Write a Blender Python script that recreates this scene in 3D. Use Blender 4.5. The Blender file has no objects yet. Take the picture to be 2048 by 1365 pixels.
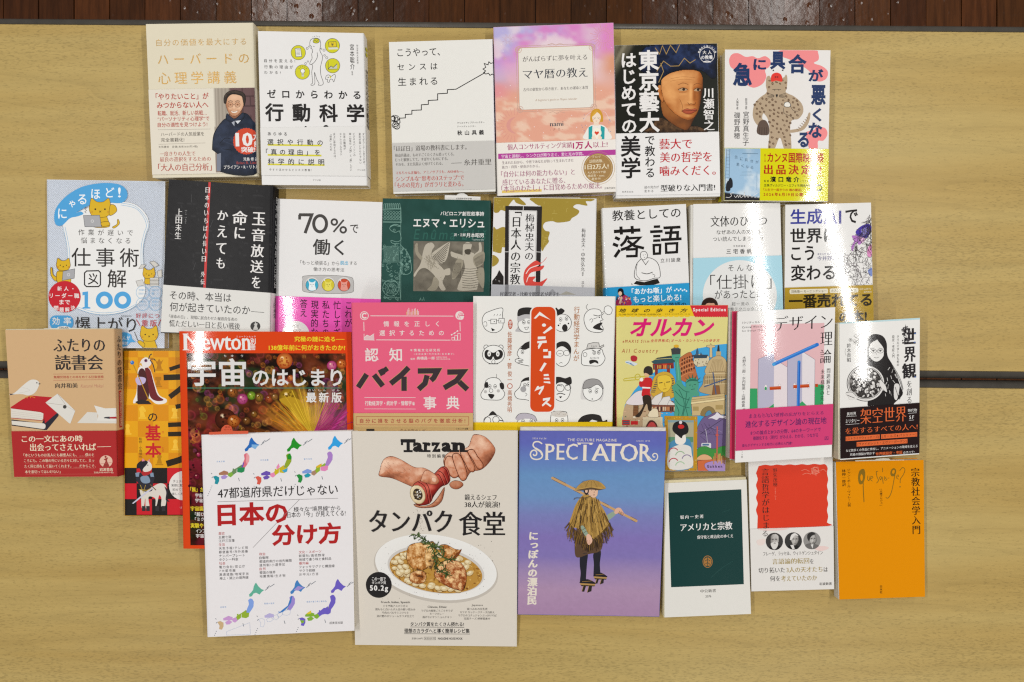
import bpy, bmesh, math, random
import numpy as np
from mathutils import Vector
from mathutils.geometry import tessellate_polygon

SC = bpy.context.scene
C = SC.collection
random.seed(7)
RNG = np.random.RandomState(11)

# ---------------------------------------------------------------- camera, light, exposure
CAM_H = 0.84            # camera height above the table tops (m)
PX = 0.62e-3            # metres on the table per measured photo pixel
CX, CY = 1024.0, 682.5
cam = bpy.data.cameras.new('camera')
cam_o = bpy.data.objects.new('camera', cam)
C.objects.link(cam_o)
cam_o.location = (0, 0, CAM_H)
cam.sensor_width = 36.0
cam.lens = 36.0 * CAM_H / (2048 * PX)
cam.clip_start, cam.clip_end = 0.05, 60
SC.camera = cam_o

world = bpy.data.worlds.new('World')
SC.world = world
world.use_nodes = True
bgn = world.node_tree.nodes['Background']
bgn.inputs['Color'].default_value = (1.0, 0.985, 0.955, 1)
bgn.inputs['Strength'].default_value = 0.165

def tube(x, y, power, ln=1.2):
    la = bpy.data.lights.new('ceiling_and_fill_tube', 'AREA')
    la.shape = 'RECTANGLE'
    la.size, la.size_y = 0.028, ln
    la.energy = power
    la.color = (1.0, 0.985, 0.945)
    o = bpy.data.objects.new('ceiling_and_fill_tube', la)
    C.objects.link(o)
    o.location = (x, y, 2.0)
    return o

for x, y, pw in ((-1.20, 0.36, 20.2), (1.24, 0.36, 23.4), (-1.34, 2.45, 17), (1.60, 2.45, 19), (-1.20, -1.9, 16.5), (1.24, -1.9, 18)):  # pair at negative y is unseen, added as fill; the rest fit reflections
    tube(x, y, pw)

SC.cycles.use_denoising = False
SC.cycles.filter_width = 1.25
SC.view_settings.view_transform = 'Standard'
SC.view_settings.look = 'None'
SC.view_settings.gamma = 1
SC.view_settings.exposure = 0.0
SC.view_settings.use_curve_mapping = False

# ---------------------------------------------------------------- helpers
def lin(h):
    h = h.lstrip('#')
    v = [int(h[i:i + 2], 16) / 255 for i in (0, 2, 4)]
    return np.array([x / 12.92 if x <= 0.04045 else ((x + 0.055) / 1.055) ** 2.4 for x in v])

def mapz(px, py, z):
    """photo-pixel measure at height z above the tables -> metres (photo taken straight down)"""
    k = PX * (CAM_H - z) / CAM_H
    return (px - CX) * k, -(py - CY) * k

def nd(m, t, **kw):
    n = m.node_tree.nodes.new(t)
    for k, v in kw.items():
        setattr(n, k, v)
    return n

def mat(name):
    m = bpy.data.materials.new(name)
    m.use_nodes = True
    return m, m.node_tree.nodes['Principled BSDF'], m.node_tree.links

def print_mat(name, rough, spec=0.5, metal=0.0, bump=0.02, bscale=900, coat=0.0, wav=0.0):
    """printed paper: ink colours come from the mesh attribute 'ink'"""
    m, b, L = mat(name)
    a = nd(m, 'ShaderNodeAttribute', attribute_name='ink')
    tc = nd(m, 'ShaderNodeTexCoord')
    n1 = nd(m, 'ShaderNodeTexNoise')
    n1.inputs['Scale'].default_value = 220
    n1.inputs['Detail'].default_value = 4
    L.new(tc.outputs['Object'], n1.inputs['Vector'])
    mr = nd(m, 'ShaderNodeMapRange')
    mr.inputs['To Min'].default_value = 0.978
    mr.inputs['To Max'].default_value = 1.022
    L.new(n1.outputs['Fac'], mr.inputs['Value'])
    mx = nd(m, 'ShaderNodeVectorMath', operation='SCALE')
    L.new(a.outputs['Color'], mx.inputs[0])
    L.new(mr.outputs['Result'], mx.inputs['Scale'])
    L.new(mx.outputs['Vector'], b.inputs['Base Color'])
    b.inputs['Roughness'].default_value = rough
    b.inputs['Specular IOR Level'].default_value = spec
    b.inputs['Metallic'].default_value = metal
    if coat:
        b.inputs['Coat Weight'].default_value = coat
        b.inputs['Coat Roughness'].default_value = 0.07
    n2 = nd(m, 'ShaderNodeTexNoise')
    n2.inputs['Scale'].default_value = bscale
    n2.inputs['Detail'].default_value = 3
    L.new(tc.outputs['Object'], n2.inputs['Vector'])
    bp = nd(m, 'ShaderNodeBump')
    bp.inputs['Strength'].default_value = bump
    bp.inputs['Distance'].default_value = 0.001
    L.new(n2.outputs['Fac'], bp.inputs['Height'])
    out = bp
    if wav:
        n3 = nd(m, 'ShaderNodeTexNoise')
        n3.inputs['Scale'].default_value = 28
        n3.inputs['Detail'].default_value = 2
        L.new(tc.outputs['Object'], n3.inputs['Vector'])
        b2 = nd(m, 'ShaderNodeBump')
        b2.inputs['Strength'].default_value = wav
        b2.inputs['Distance'].default_value = 0.004
        L.new(n3.outputs['Fac'], b2.inputs['Height'])
        L.new(bp.outputs['Normal'], b2.inputs['Normal'])
        out = b2
    L.new(out.outputs['Normal'], b.inputs['Normal'])
    if coat:
        L.new(out.outputs['Normal'], b.inputs['Coat Normal'])
    return m

MATS = {
    'gloss': print_mat('laminated_print', 0.06, 0.19, bump=0.0004, wav=0.014),
    'satin': print_mat('satin_print', 0.42, 0.13, bump=0.03, wav=0.06),
    'matte': print_mat('matte_print', 0.6, 0.15, bump=0.06),
    'foil': print_mat('foil_print', 0.38, 0.6, metal=0.55, bump=0.05),
}

def pages_mat():
    m, b, L = mat('page_edges')
    tc = nd(m, 'ShaderNodeTexCoord')
    mp = nd(m, 'ShaderNodeMapping')
    mp.inputs['Scale'].default_value = (30, 30, 5200)
    n = nd(m, 'ShaderNodeTexNoise')
    n.inputs['Scale'].default_value = 1.0
    a = nd(m, 'ShaderNodeAttribute', attribute_name='ink')
    L.new(tc.outputs['Object'], mp.inputs['Vector'])
    L.new(mp.outputs['Vector'], n.inputs['Vector'])
    mr = nd(m, 'ShaderNodeMapRange')
    mr.inputs['To Min'].default_value = 0.72
    mr.inputs['To Max'].default_value = 1.12
    L.new(n.outputs['Fac'], mr.inputs['Value'])
    mx = nd(m, 'ShaderNodeVectorMath', operation='SCALE')
    L.new(a.outputs['Color'], mx.inputs[0])
    L.new(mr.outputs['Result'], mx.inputs['Scale'])
    L.new(mx.outputs['Vector'], b.inputs['Base Color'])
    b.inputs['Roughness'].default_value = 0.8
    b.inputs['Specular IOR Level'].default_value = 0.2
    return m
MATS['pages'] = pages_mat()

def link(name, me, parent=None):
    o = bpy.data.objects.new(name, me)
    C.objects.link(o)
    if parent is not None:
        o.parent = parent
    return o

def empty(name, loc, label, cat, group=None):
    o = bpy.data.objects.new(name, None)
    o.empty_display_size = 0.02
    C.objects.link(o)
    o.location = loc
    o['label'] = label
    o['category'] = cat
    if group:
        o['group'] = group
    return o

def mesh_np(name, co, tris, cols, material, normals=None):
    me = bpy.data.meshes.new(name)
    me.from_pydata([tuple(v) for v in co], [], [tuple(f) for f in tris])
    at = me.attributes.new('ink', 'FLOAT_COLOR', 'POINT')
    cc = np.ones((len(co), 4), np.float32)
    cc[:, :3] = cols
    at.data.foreach_set('color', cc.ravel())
    me.materials.append(material)
    if normals is not None:
        me.polygons.foreach_set('use_smooth', [True] * len(me.polygons))
        me.normals_split_custom_set_from_vertices([tuple(n) for n in normals])
    me.update()
    return me

# value noise for printed watercolour / photo prints
_G = np.random.RandomState(5).rand(256, 256)
def vnoise(x, y):
    xi, yi = np.floor(x).astype(int), np.floor(y).astype(int)
    fx, fy = x - xi, y - yi
    fx, fy = fx * fx * (3 - 2 * fx), fy * fy * (3 - 2 * fy)
    g = lambda a, b: _G[a % 256, b % 256]
    return (g(xi, yi) * (1 - fx) + g(xi + 1, yi) * fx) * (1 - fy) + (g(xi, yi + 1) * (1 - fx) + g(xi + 1, yi + 1) * fx) * fy
def fbm(x, y, o=4):
    s, a, k = 0, 0.5, 1
    for i in range(o):
        s = s + a * vnoise(x * k + 17.3 * i, y * k + 9.1 * i)
        a, k = a / 2, k * 2.03
    return s / (1 - 0.5 ** o)
def mixc(a, b, f):
    f = np.clip(f, 0, 1)[..., None]
    return np.asarray(a) * (1 - f) + np.asarray(b) * f
def ss(e0, e1, x):
    q = np.clip((x - e0) / (e1 - e0), 0, 1)
    return q * q * (3 - 2 * q)

# ---------------------------------------------------------------- lettering
_gc = {}
def glyphs(body, wt=0.0, sf=0, sh=0.0):
    """outline letters -> (points, triangles); wt moves the outline, sf makes uprights thick and bars thin"""
    key = (body, wt, sf, sh)
    if key in _gc:
        return _gc[key]
    cu = bpy.data.curves.new('lettering', 'FONT')
    cu.body = body
    cu.size = 1
    cu.resolution_u = 2
    ob = bpy.data.objects.new('lettering', cu)
    me = ob.to_mesh()
    bm = bmesh.new()
    bm.from_mesh(me)
    bmesh.ops.remove_doubles(bm, verts=bm.verts, dist=1e-5)
    bmesh.ops.triangulate(bm, faces=bm.faces)
    bm.verts.index_update()
    P = np.array([(v.co.x, v.co.y) for v in bm.verts]).reshape(-1, 2)
    F = np.array([[v.index for v in f.verts] for f in bm.faces], int).reshape(-1, 3)
    bm.free()
    ob.to_mesh_clear()
    bpy.data.objects.remove(ob)
    bpy.data.curves.remove(cu)
    if len(P):
        a, b, c = P[F[:, 0]], P[F[:, 1]], P[F[:, 2]]
        ar = (b[:, 0] - a[:, 0]) * (c[:, 1] - a[:, 1]) - (b[:, 1] - a[:, 1]) * (c[:, 0] - a[:, 0])
        F[ar < 0] = F[ar < 0][:, ::-1]
        wx, wy = (wt + 0.012, wt - 0.0105) if sf else (wt, wt)
        if wx or wy:
            ed = {}
            for f in F:
                for i in range(3):
                    e = (f[i], f[(i + 1) % 3])
                    if (e[1], e[0]) in ed:
                        del ed[(e[1], e[0])]
                    else:
                        ed[e] = 1
            N = {}
            for (i, j) in ed:
                d = P[j] - P[i]
                q = np.hypot(*d)
                if q < 1e-9:
                    continue
                n = np.array([d[1], -d[0]]) / q
                N.setdefault(i, []).append(n)
                N.setdefault(j, []).append(n)
            Q = P.copy()
            for i, ns in N.items():
                s = np.sum(ns, axis=0)
                d = s.dot(s) / 2
                if d < 0.35:
                    d = 0.35
                m = s / max(d, 1e-3) if len(ns) == 2 else s / len(ns)
                q = np.hypot(*m)
                if q > 1.6:
                    m = m * 1.6 / q
                Q[i] = P[i] + m * (wx, wy)
            P = Q
        if sh:
            P = P.copy()
            P[:, 0] += sh * P[:, 1]
    _gc[key] = (P, F)
    return P, F

# ---------------------------------------------------------------- one book
VW = [0, 0, 1.0]
B = None
def view(x, y, s):
    VW[:] = [x, y, s]
def pt(x, y):
    return np.array([VW[0] + x / VW[2], VW[1] + y / VW[2]])

class Book:
    def __init__(s, name, label, cat, corners, t, cover, base=(0, 0, 0, 0), lift=(0, 0, 0, 0), spine='R', finish='satin',
                 bow=0.6, page='#d9cfb8', jut=(-.8, -.8, -.8, -.8), group='books laid out on the tables', spine_col=None, roll=3.0, edge=None):
        global B
        B = s
        s.q = np.array([pt(*c) for c in corners])       # TL TR BR BL
        s.t, s.base, s.lift, s.spine, s.finish, s.bow, s.roll = t, base, lift, spine, finish, bow, roll
        s.cover, s.page, s.jut = cover, page, jut
        s.spine_col = spine_col or cover
        s.edge = edge
        tl, tr, br, bl = s.q
        s.wmm = np.hypot(*(tr - tl)) * 0.6
        s.hmm = np.hypot(*(bl - tl)) * 0.6
        s.ex = (tr - tl + br - bl); s.ex = s.ex / np.hypot(*s.ex)
        s.ey = (bl - tl + br - tr); s.ey = s.ey / np.hypot(*s.ey)
        us = list(np.linspace(0, 1, 11))
        if spine == 'R':
            us += [1 - k * roll / s.wmm for k in (0.05, .18, .4, .7, 1, 1.5)]
        if spine == 'L':
            us += [k * roll / s.wmm for k in (0.05, .18, .4, .7, 1, 1.5)]
        s.us = np.array(sorted(us))
        m = s.q.mean(0)
        x, y = mapz(m[0], m[1], 0)
        s.root = empty(name, (x, y, min(base) * 1e-3), label, cat, group)
        s.org = np.array([x, y, min(base) * 1e-3])
        s.parts = {}
        s.order = []
        s.cur = None
        s.k = 0
        s.bx = []
        s.band = None
        s.extra = []
    # ---- surface
    def uv(s, P):
        tl, tr, br, bl = s.q
        u = np.full(len(P), .5); v = np.full(len(P), .5)
        for i in range(6):
            X = (tl[None] * ((1 - u) * (1 - v))[:, None] + tr[None] * (u * (1 - v))[:, None] + br[None] * (u * v)[:, None] + bl[None] * ((1 - u) * v)[:, None])
            du = (tr - tl)[None] * (1 - v)[:, None] + (br - bl)[None] * v[:, None]
            dv = (bl - tl)[None] * (1 - u)[:, None] + (br - tr)[None] * u[:, None]
            e = P - X
            det = du[:, 0] * dv[:, 1] - du[:, 1] * dv[:, 0]
            u = u + (e[:, 0] * dv[:, 1] - e[:, 1] * dv[:, 0]) / det
            v = v + (du[:, 0] * e[:, 1] - du[:, 1] * e[:, 0]) / det
        return u, v
    def xy(s, u, v):
        tl, tr, br, bl = s.q
        return (tl[None] * ((1 - u) * (1 - v))[:, None] + tr[None] * (u * (1 - v))[:, None] + br[None] * (u * v)[:, None] + bl[None] * ((1 - u) * v)[:, None])
    def bil(s, c, u, v):
        return c[0] * (1 - u) * (1 - v) + c[1] * u * (1 - v) + c[2] * u * v + c[3] * (1 - u) * v
    def z(s, u, v):
        uc = np.clip(u, 0, 1)
        z = s.bil(s.base, u, v) + s.t + s.bil(s.lift, u, v) + s.bow * 4 * uc * (1 - uc)
        if s.spine in 'LR':
            d = (1 - uc if s.spine == 'R' else uc) * s.wmm
            k = np.clip(1 - d / s.roll, 0, 1)
            z = z - 1.6 * (1 - np.sqrt(np.clip(1 - k * k, 0, 1)))
        return z * 1e-3
    def world(s, u, v, dz=0.0):
        P = s.xy(u, v)
        z = s.z(u, v)
        x, y = mapz(P[:, 0], P[:, 1], z)
        return np.stack([x, y, z + dz], 1)
    def normal(s, u, v):
        e = 0.004
        a = s.world(u + e, v) - s.world(u - e, v)
        b = s.world(u, v - e) - s.world(u, v + e)
        n = np.cross(a, b)
        return n / np.linalg.norm(n, axis=1)[:, None]
    # ---- drawing
    def add(s, P, F, col):
        if len(P) == 0 or len(F) == 0:
            return
        P = np.asarray(P, float)
        lo, hi = P.min(0), P.max(0)
        k = 1
        if s.bx:
            A = np.array(s.bx)
            h = (A[:, 0] < hi[0]) & (A[:, 2] > lo[0]) & (A[:, 1] < hi[1]) & (A[:, 3] > lo[1])
            if h.any():
                k = int(A[h, 4].max()) + 1
        s.bx.append((lo[0], lo[1], hi[0], hi[1], k))
        s.k = max(s.k, k)
        if isinstance(col, str):
            col = np.repeat(lin(col)[None], len(P), 0)
        s.cur['P'].append(np.asarray(P, float)); s.cur['F'].append(np.asarray(F, int)); s.cur['C'].append(col)
        s.cur['K'].append(np.full(len(P), float(k)))

def part(name, on='cover', finish=None, new=0):
    key = (on, name, len(B.order) if new else 0)
    if key not in B.parts:
        B.parts[key] = dict(P=[], F=[], C=[], K=[], on=on, name=name, finish=finish)
        B.order.append(key)
    B.cur = B.parts[key]

def loc(x, y, dx, dy):
    return pt(x, y) + B.ex * dx / VW[2] + B.ey * dy / VW[2]

def fit(P, x, y, w, h):
    lo, hi = P.min(0), P.max(0)
    sz = np.maximum(hi - lo, 1e-6)
    q = (P - lo) / sz
    o = pt(x, y)
    return o[None] + B.ex[None] * (q[:, :1] * w / VW[2]) + B.ey[None] * ((1 - q[:, 1:]) * h / VW[2])

def t(body, x, y, w, h, col, wt=0.0, sf=0, sh=0.0):
    P, F = glyphs(body, wt, sf, sh)
    if not len(P):
        return
    nat = np.ptp(P[:, 0]) / max(np.ptp(P[:, 1]), .02)
    if len(body) > 1 and w / h > nat * 1.10 and np.ptp(P[:, 1]) > .4:
        # letter-spaced line: keep the letter shapes, spread them
        H = np.ptp(P[:, 1])
        need = w / h * H
        adv, gl = [], []
        for ch_ in body:
            p_, f_ = glyphs(ch_, wt, sf, sh)
            adv.append(1.0 if ord(ch_) > 0x2e80 else (p_[:, 0].max() + .07 if len(p_) else .3))
            gl.append((p_, f_))
        ext = (need - np.ptp(P[:, 0])) / (len(body) - 1)
        st = 1.0
        if ext > .75:
            st = 1 + (ext - .75) * .8; ext = .75
        PP, FF, k, cx_ = [], [], 0, 0.0
        for (p_, f_), a_ in zip(gl, adv):
            if len(p_):
                PP.append(p_ + (cx_, 0)); FF.append(f_ + k); k += len(p_)
            cx_ += a_ + ext
        P, F = np.concatenate(PP), np.concatenate(FF)
    B.add(fit(P, x, y, w, h), F, col)

ROT = 'ー―—-()「」『』…〜=[]'
SMALL = 'っゃゅょァィゥェォッャュョ'
def vt(body, x, y, w, h, col, wt=0.0, sf=0):
    n = len(body)
    ch = h / n
    PP, FF, k = [], [], 0
    for i, cc in enumerate(body):
        if cc in ' 　':
            continue
        P, F = glyphs(cc, wt, sf)
        if not len(P):
            continue
        P = P.copy()
        if ord(cc) < 128:
            P[:, 0] += .5 - (P[:, 0].min() + P[:, 0].max()) / 2
        if cc in ROT:
            q = P - (.5, .38)
            P = np.stack([q[:, 1], -q[:, 0]], 1) + (.5, .38)
            if cc in 'ー': P[:, 0] += 0
        if cc in '、。':
            P = P + (.55, .55)
        if cc in SMALL:
            P = P + (.1, .1)
        X = x + P[:, 0] * w
        Y = y + i * ch + (0.88 - P[:, 1]) * ch
        PP.append(np.stack([X - x, Y - y], 1)); FF.append(F + k); k += len(P)
    if not PP:
        return
    D = np.concatenate(PP)
    o = pt(x, y)
    B.add(o[None] + B.ex[None] * D[:, :1] / VW[2] + B.ey[None] * D[:, 1:] / VW[2], np.concatenate(FF), col)

def tess(P):
    return np.array(tessellate_polygon([[Vector((a, b, 0)) for a, b in P]]), int).reshape(-1, 3)

def smooth(pts, closed=True, n=5):
    pts = np.asarray(pts, float)
    N = len(pts)
    out = []
    for i in range(N if closed else N - 1):
        if closed:
            a, b, c_, d = pts[(i - 1) % N], pts[i], pts[(i + 1) % N], pts[(i + 2) % N]
        else:
            a, b, c_, d = pts[max(i - 1, 0)], pts[i], pts[i + 1], pts[min(i + 2, N - 1)]
        for j in range(n):
            q = j / n
            out.append(.5 * ((2 * b) + (c_ - a) * q + (2 * a - 5 * b + 4 * c_ - d) * q * q + (3 * b - a - 3 * c_ + d) * q ** 3))
    if not closed:
        out.append(pts[-1])
    return np.array(out)

def topx(A):
    A = np.asarray(A, float)
    return np.stack([VW[0] + A[:, 0] / VW[2], VW[1] + A[:, 1] / VW[2]], 1)

def p(pts, col, sm=0):
    if sm:
        pts = smooth(pts)
    B.add(topx(pts), tess(np.asarray(pts, float)), col)

def ribbon(A, wd, closed):
    A = np.asarray(A, float)
    N = len(A)
    d = np.roll(A, -1, 0) - A
    if not closed:
        d[-1] = d[-2]
    d = d / np.maximum(np.hypot(d[:, 0], d[:, 1]), 1e-9)[:, None]
    n = np.stack([-d[:, 1], d[:, 0]], 1)
    pn = np.roll(n, 1, 0)
    if not closed:
        pn[0] = n[0]
    m = n + pn
    den = np.maximum((m * m).sum(1) / 2, .35)
    m = m / den[:, None]
    V = np.concatenate([A + m * wd / 2, A - m * wd / 2])
    F = []
    for i in range(N if closed else N - 1):
        j = (i + 1) % N
        F += [(i, j, N + j), (i, N + j, N + i)]
    return V, np.array(F)

def l(pts, wd, col, sm=0, closed=0):
    A = smooth(pts, bool(closed)) if sm else np.asarray(pts, float)
    V, F = ribbon(A, wd, closed)
    B.add(topx(V), F, col)

def c(x, y, rx, col, ry=None, rot=0, w=None, c2=None, a0=0, a1=360, n=28):
    ry = ry or rx
    full = abs(a1 - a0) >= 360
    a = np.radians(np.linspace(a0, a1, n + 1))
    if full:
        a = a[:-1]
    X, Y = np.cos(a) * rx, np.sin(a) * ry
    cr, sr = math.cos(math.radians(rot)), math.sin(math.radians(rot))
    A = np.stack([x + X * cr - Y * sr, y + X * sr + Y * cr], 1)
    if w:
        V, F = ribbon(A, w, full)
        B.add(topx(V), F, col)
        return
    V = np.concatenate([[[x, y]], A])
    N = len(A)
    F = [(0, 1 + i, 1 + (i + 1) % N) for i in range(N if full else N - 1)]
    if c2:
        col = np.concatenate([lin(col)[None], np.repeat(lin(c2)[None], N, 0)])
    B.add(topx(V), np.array(F), col)

def ramp(tt, cols):
    lo, mid, hi = [lin(q) for q in cols]
    tt = np.clip(tt, 0, 1)[:, None]
    return np.where(tt < .5, lo + (mid - lo) * tt * 2, mid + (hi - mid) * (tt * 2 - 1))

def sh(pts, cols, rad=30, step=5, nz=.25, ns=.06, L=(-.55, -.75), gs=(), bias=0.0, sm=1, edge=None, fine=0.0):
    """a photo-like printed shape: rounded tones inside an outline, plus soft light and dark spots gs = (x, y, sx, sy, amount)"""
    A = smooth(pts) if sm else np.asarray(pts, float)
    p(A, edge or cols[0])
    lo, hi = A.min(0), A.max(0)
    X, Y = np.meshgrid(np.arange(lo[0], hi[0] + step, step), np.arange(lo[1], hi[1] + step, step))
    nx, ny = X.shape[1] - 1, X.shape[0] - 1
    Q = np.stack([X.ravel(), Y.ravel()], 1)
    S, E = A, np.roll(A, -1, 0)
    ins = np.zeros(len(Q), bool)
    best = np.full(len(Q), 1e9); near = np.zeros_like(Q)
    for a, b in zip(S, E):
        c_ = ((a[1] > Q[:, 1]) != (b[1] > Q[:, 1]))
        if abs(b[1] - a[1]) > 1e-9:
            ins ^= c_ & (Q[:, 0] < (b[0] - a[0]) * (Q[:, 1] - a[1]) / (b[1] - a[1]) + a[0])
        d = b - a
        q = np.clip(((Q - a) @ d) / max(d @ d, 1e-9), 0, 1)
        n_ = a + q[:, None] * d
        dd = np.hypot(*(Q - n_).T)
        m_ = dd < best
        best[m_] = dd[m_]; near[m_] = n_[m_]
    hgt = np.clip(best / rad, 0, 1)
    n = (near - Q) / np.maximum(best, 1e-6)[:, None]
    sl = (1 - hgt)
    tt = .30 + .34 * np.sqrt(np.clip(1 - sl * sl, 0, 1)) + .30 * sl * (n @ np.array(L)) + bias
    tt = tt + nz * (fbm(Q[:, 0] * ns, Q[:, 1] * ns, 4) - .5)
    if fine:
        tt = tt + fine * (vnoise(Q[:, 0] * .31, Q[:, 1] * .31) - .5)
    for (gx, gy, sx, sy, am) in gs:
        tt = tt + am * np.exp(-((Q[:, 0] - gx) / sx) ** 2 - ((Q[:, 1] - gy) / sy) ** 2)
    col = ramp(tt, cols)
    G = grid(nx, ny)
    G = G[ins[G].all(1)]
    if len(G):
        B.add(topx(Q), G, col)

def ln2(pts, wd, col, fill, sm=1):
    p(pts, fill, sm)
    l(pts, wd, col, sm, 1)

def r(x, y, w, h, col, rad=0, line=None):
    if rad:
        A = []
        for (cx, cy, a) in ((w - rad, rad, -90), (w - rad, h - rad, 0), (rad, h - rad, 90), (rad, rad, 180)):
            for k in range(7):
                q = math.radians(a + k * 15)
                A.append((cx + rad * math.cos(q), cy + rad * math.sin(q)))
    else:
        A = [(0, 0), (w, 0), (w, h), (0, h)]
    if line:
        V, F = ribbon(A, line, True)
    else:
        V = np.array(A, float); F = tess(V)
    o = pt(x, y)
    V = np.asarray(V)
    B.add(o[None] + B.ex[None] * V[:, :1] / VW[2] + B.ey[None] * V[:, 1:] / VW[2], F, col)

def grid(nx, ny):
    i, j = np.meshgrid(np.arange(nx), np.arange(ny))
    a = (j * (nx + 1) + i).ravel()
    return np.concatenate([np.stack([a, a + 1, a + nx + 2], 1), np.stack([a, a + nx + 2, a + nx + 1], 1)])

def fld(x, y, w, h, nx, ny, f):
    """a printed picture: colours f(u, v) on a fine grid"""
    u, v = np.meshgrid(np.linspace(0, 1, nx + 1), np.linspace(0, 1, ny + 1))
    u, v = u.ravel(), v.ravel()
    o = pt(x, y)
    P = o[None] + B.ex[None] * (u * w / VW[2])[:, None] + B.ey[None] * (v * h / VW[2])[:, None]
    B.add(P, grid(nx, ny), np.clip(f(u, v), 0.003, 1))

def fullfld(nx, ny, f, v0=0, v1=1):
    u, v = np.meshgrid(np.linspace(0, 1, nx + 1), np.linspace(v0, v1, ny + 1))
    u, v = u.ravel(), v.ravel()
    B.add(B.xy(u, v), grid(nx, ny), np.clip(f(u, (v - v0) / (v1 - v0)), 0.003, 1))

def obi(yl0, yr0, yl1, yr1, col, finish=None, u0=0, u1=1):
    """paper belly band round the book between two heights (left and right edge of the cover)"""
    tl, tr, br, bl = B.q
    def vv(yc, a, b):
        yy = VW[1] + yc / VW[2]
        return (yy - a[1]) / (b[1] - a[1])
    B.band = (vv(yl0, tl, bl), vv(yr0, tr, br), min(vv(yl1, tl, bl), 1.0), min(vv(yr1, tr, br), 1.0), col, finish)

def spine_t(body, v0, v1, col, wt=0, sf=0, d0=.15, d1=.85):
    B.extra.append((body, v0, v1, col, wt, sf, d0, d1))

def strip(s, vs, dz, th, col, finish, name, parent, wall=True, wall_col=None, v_edges=None):
    """a thin sheet over the cover (and down the spine), with real thickness"""
    us = s.us
    n = len(us)
    if v_edges is None:
        va, vb = np.zeros(n), np.ones(n)
    else:
        a, b, c_, d = v_edges
        va = a + (b - a) * us
        vb = c_ + (d - c_) * us
    m = 5
    V, F, CC = [], [], []
    rows = []
    for k in range(m):
        v = va + (vb - va) * k / (m - 1)
        rows.append(s.world(us, v, dz))
    top = np.concatenate(rows)
    bot = top - np.array([0, 0, th])
    V = np.concatenate([top, bot])
    G = []
    off = m * n
    g = grid(n - 1, m - 1)
    for f in g:
        G.append((f[0], f[2], f[1])); G.append((off + f[0], off + f[1], off + f[2]))
    def q(a, b):
        G.extend([(a, off + a, off + b), (a, off + b, b)])
    for i in range(n - 1):
        q(i + 1, i); q((m - 1) * n + i, (m - 1) * n + i + 1)
    for k in range(m - 1):
        q(k * n, (k + 1) * n); q((k + 1) * n + n - 1, k * n + n - 1)
    V = list(map(tuple, V))
    cols = [lin(col)] * len(V)
    nrm = np.concatenate([s.normal(us, va + (vb - va) * k / (m - 1)) for k in range(m)])
    nr = [tuple(x) for x in nrm] + [tuple(-x) for x in nrm]
    if wall and s.spine in 'LR':
        ue = 1.0 if s.spine == 'R' else 0.0
        sg = 1 if s.spine == 'R' else -1
        i0 = n - 1 if s.spine == 'R' else 0
        out = sg * (0.0002 + dz)
        for layer in (0, 1):
            st = len(V)
            for k in range(m):
                v = (va + (vb - va) * k / (m - 1))[i0]
                w = s.world(np.array([ue]), np.array([v]), dz)[0]
                zb = s.bil(s.base, ue, v) * 1e-3 + 0.0003
                o2 = out if layer == 0 else out * .2
                for zz in (w[2], w[2] * .5 + zb * .5, zb):
                    V.append((w[0] + o2 * (0.3 if zz == w[2] else 1), w[1], zz)); cols.append(lin(wall_col or col)); nr.append((sg, 0, .35 if zz == w[2] else 0))
            for k in range(m - 1):
                for j in range(2):
                    a = st + k * 3 + j
                    b_ = a + 3
                    if (sg > 0) == (layer == 0):
                        G.extend([(a, b_ + 1, a + 1), (a, b_, b_ + 1)])
                    else:
                        G.extend([(a, a + 1, b_ + 1), (a, b_ + 1, b_)])
    me = mesh_np(name, np.array(V) - s.org, G, np.array(cols), MATS[finish], nr)
    return link(name, me, parent)

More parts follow.
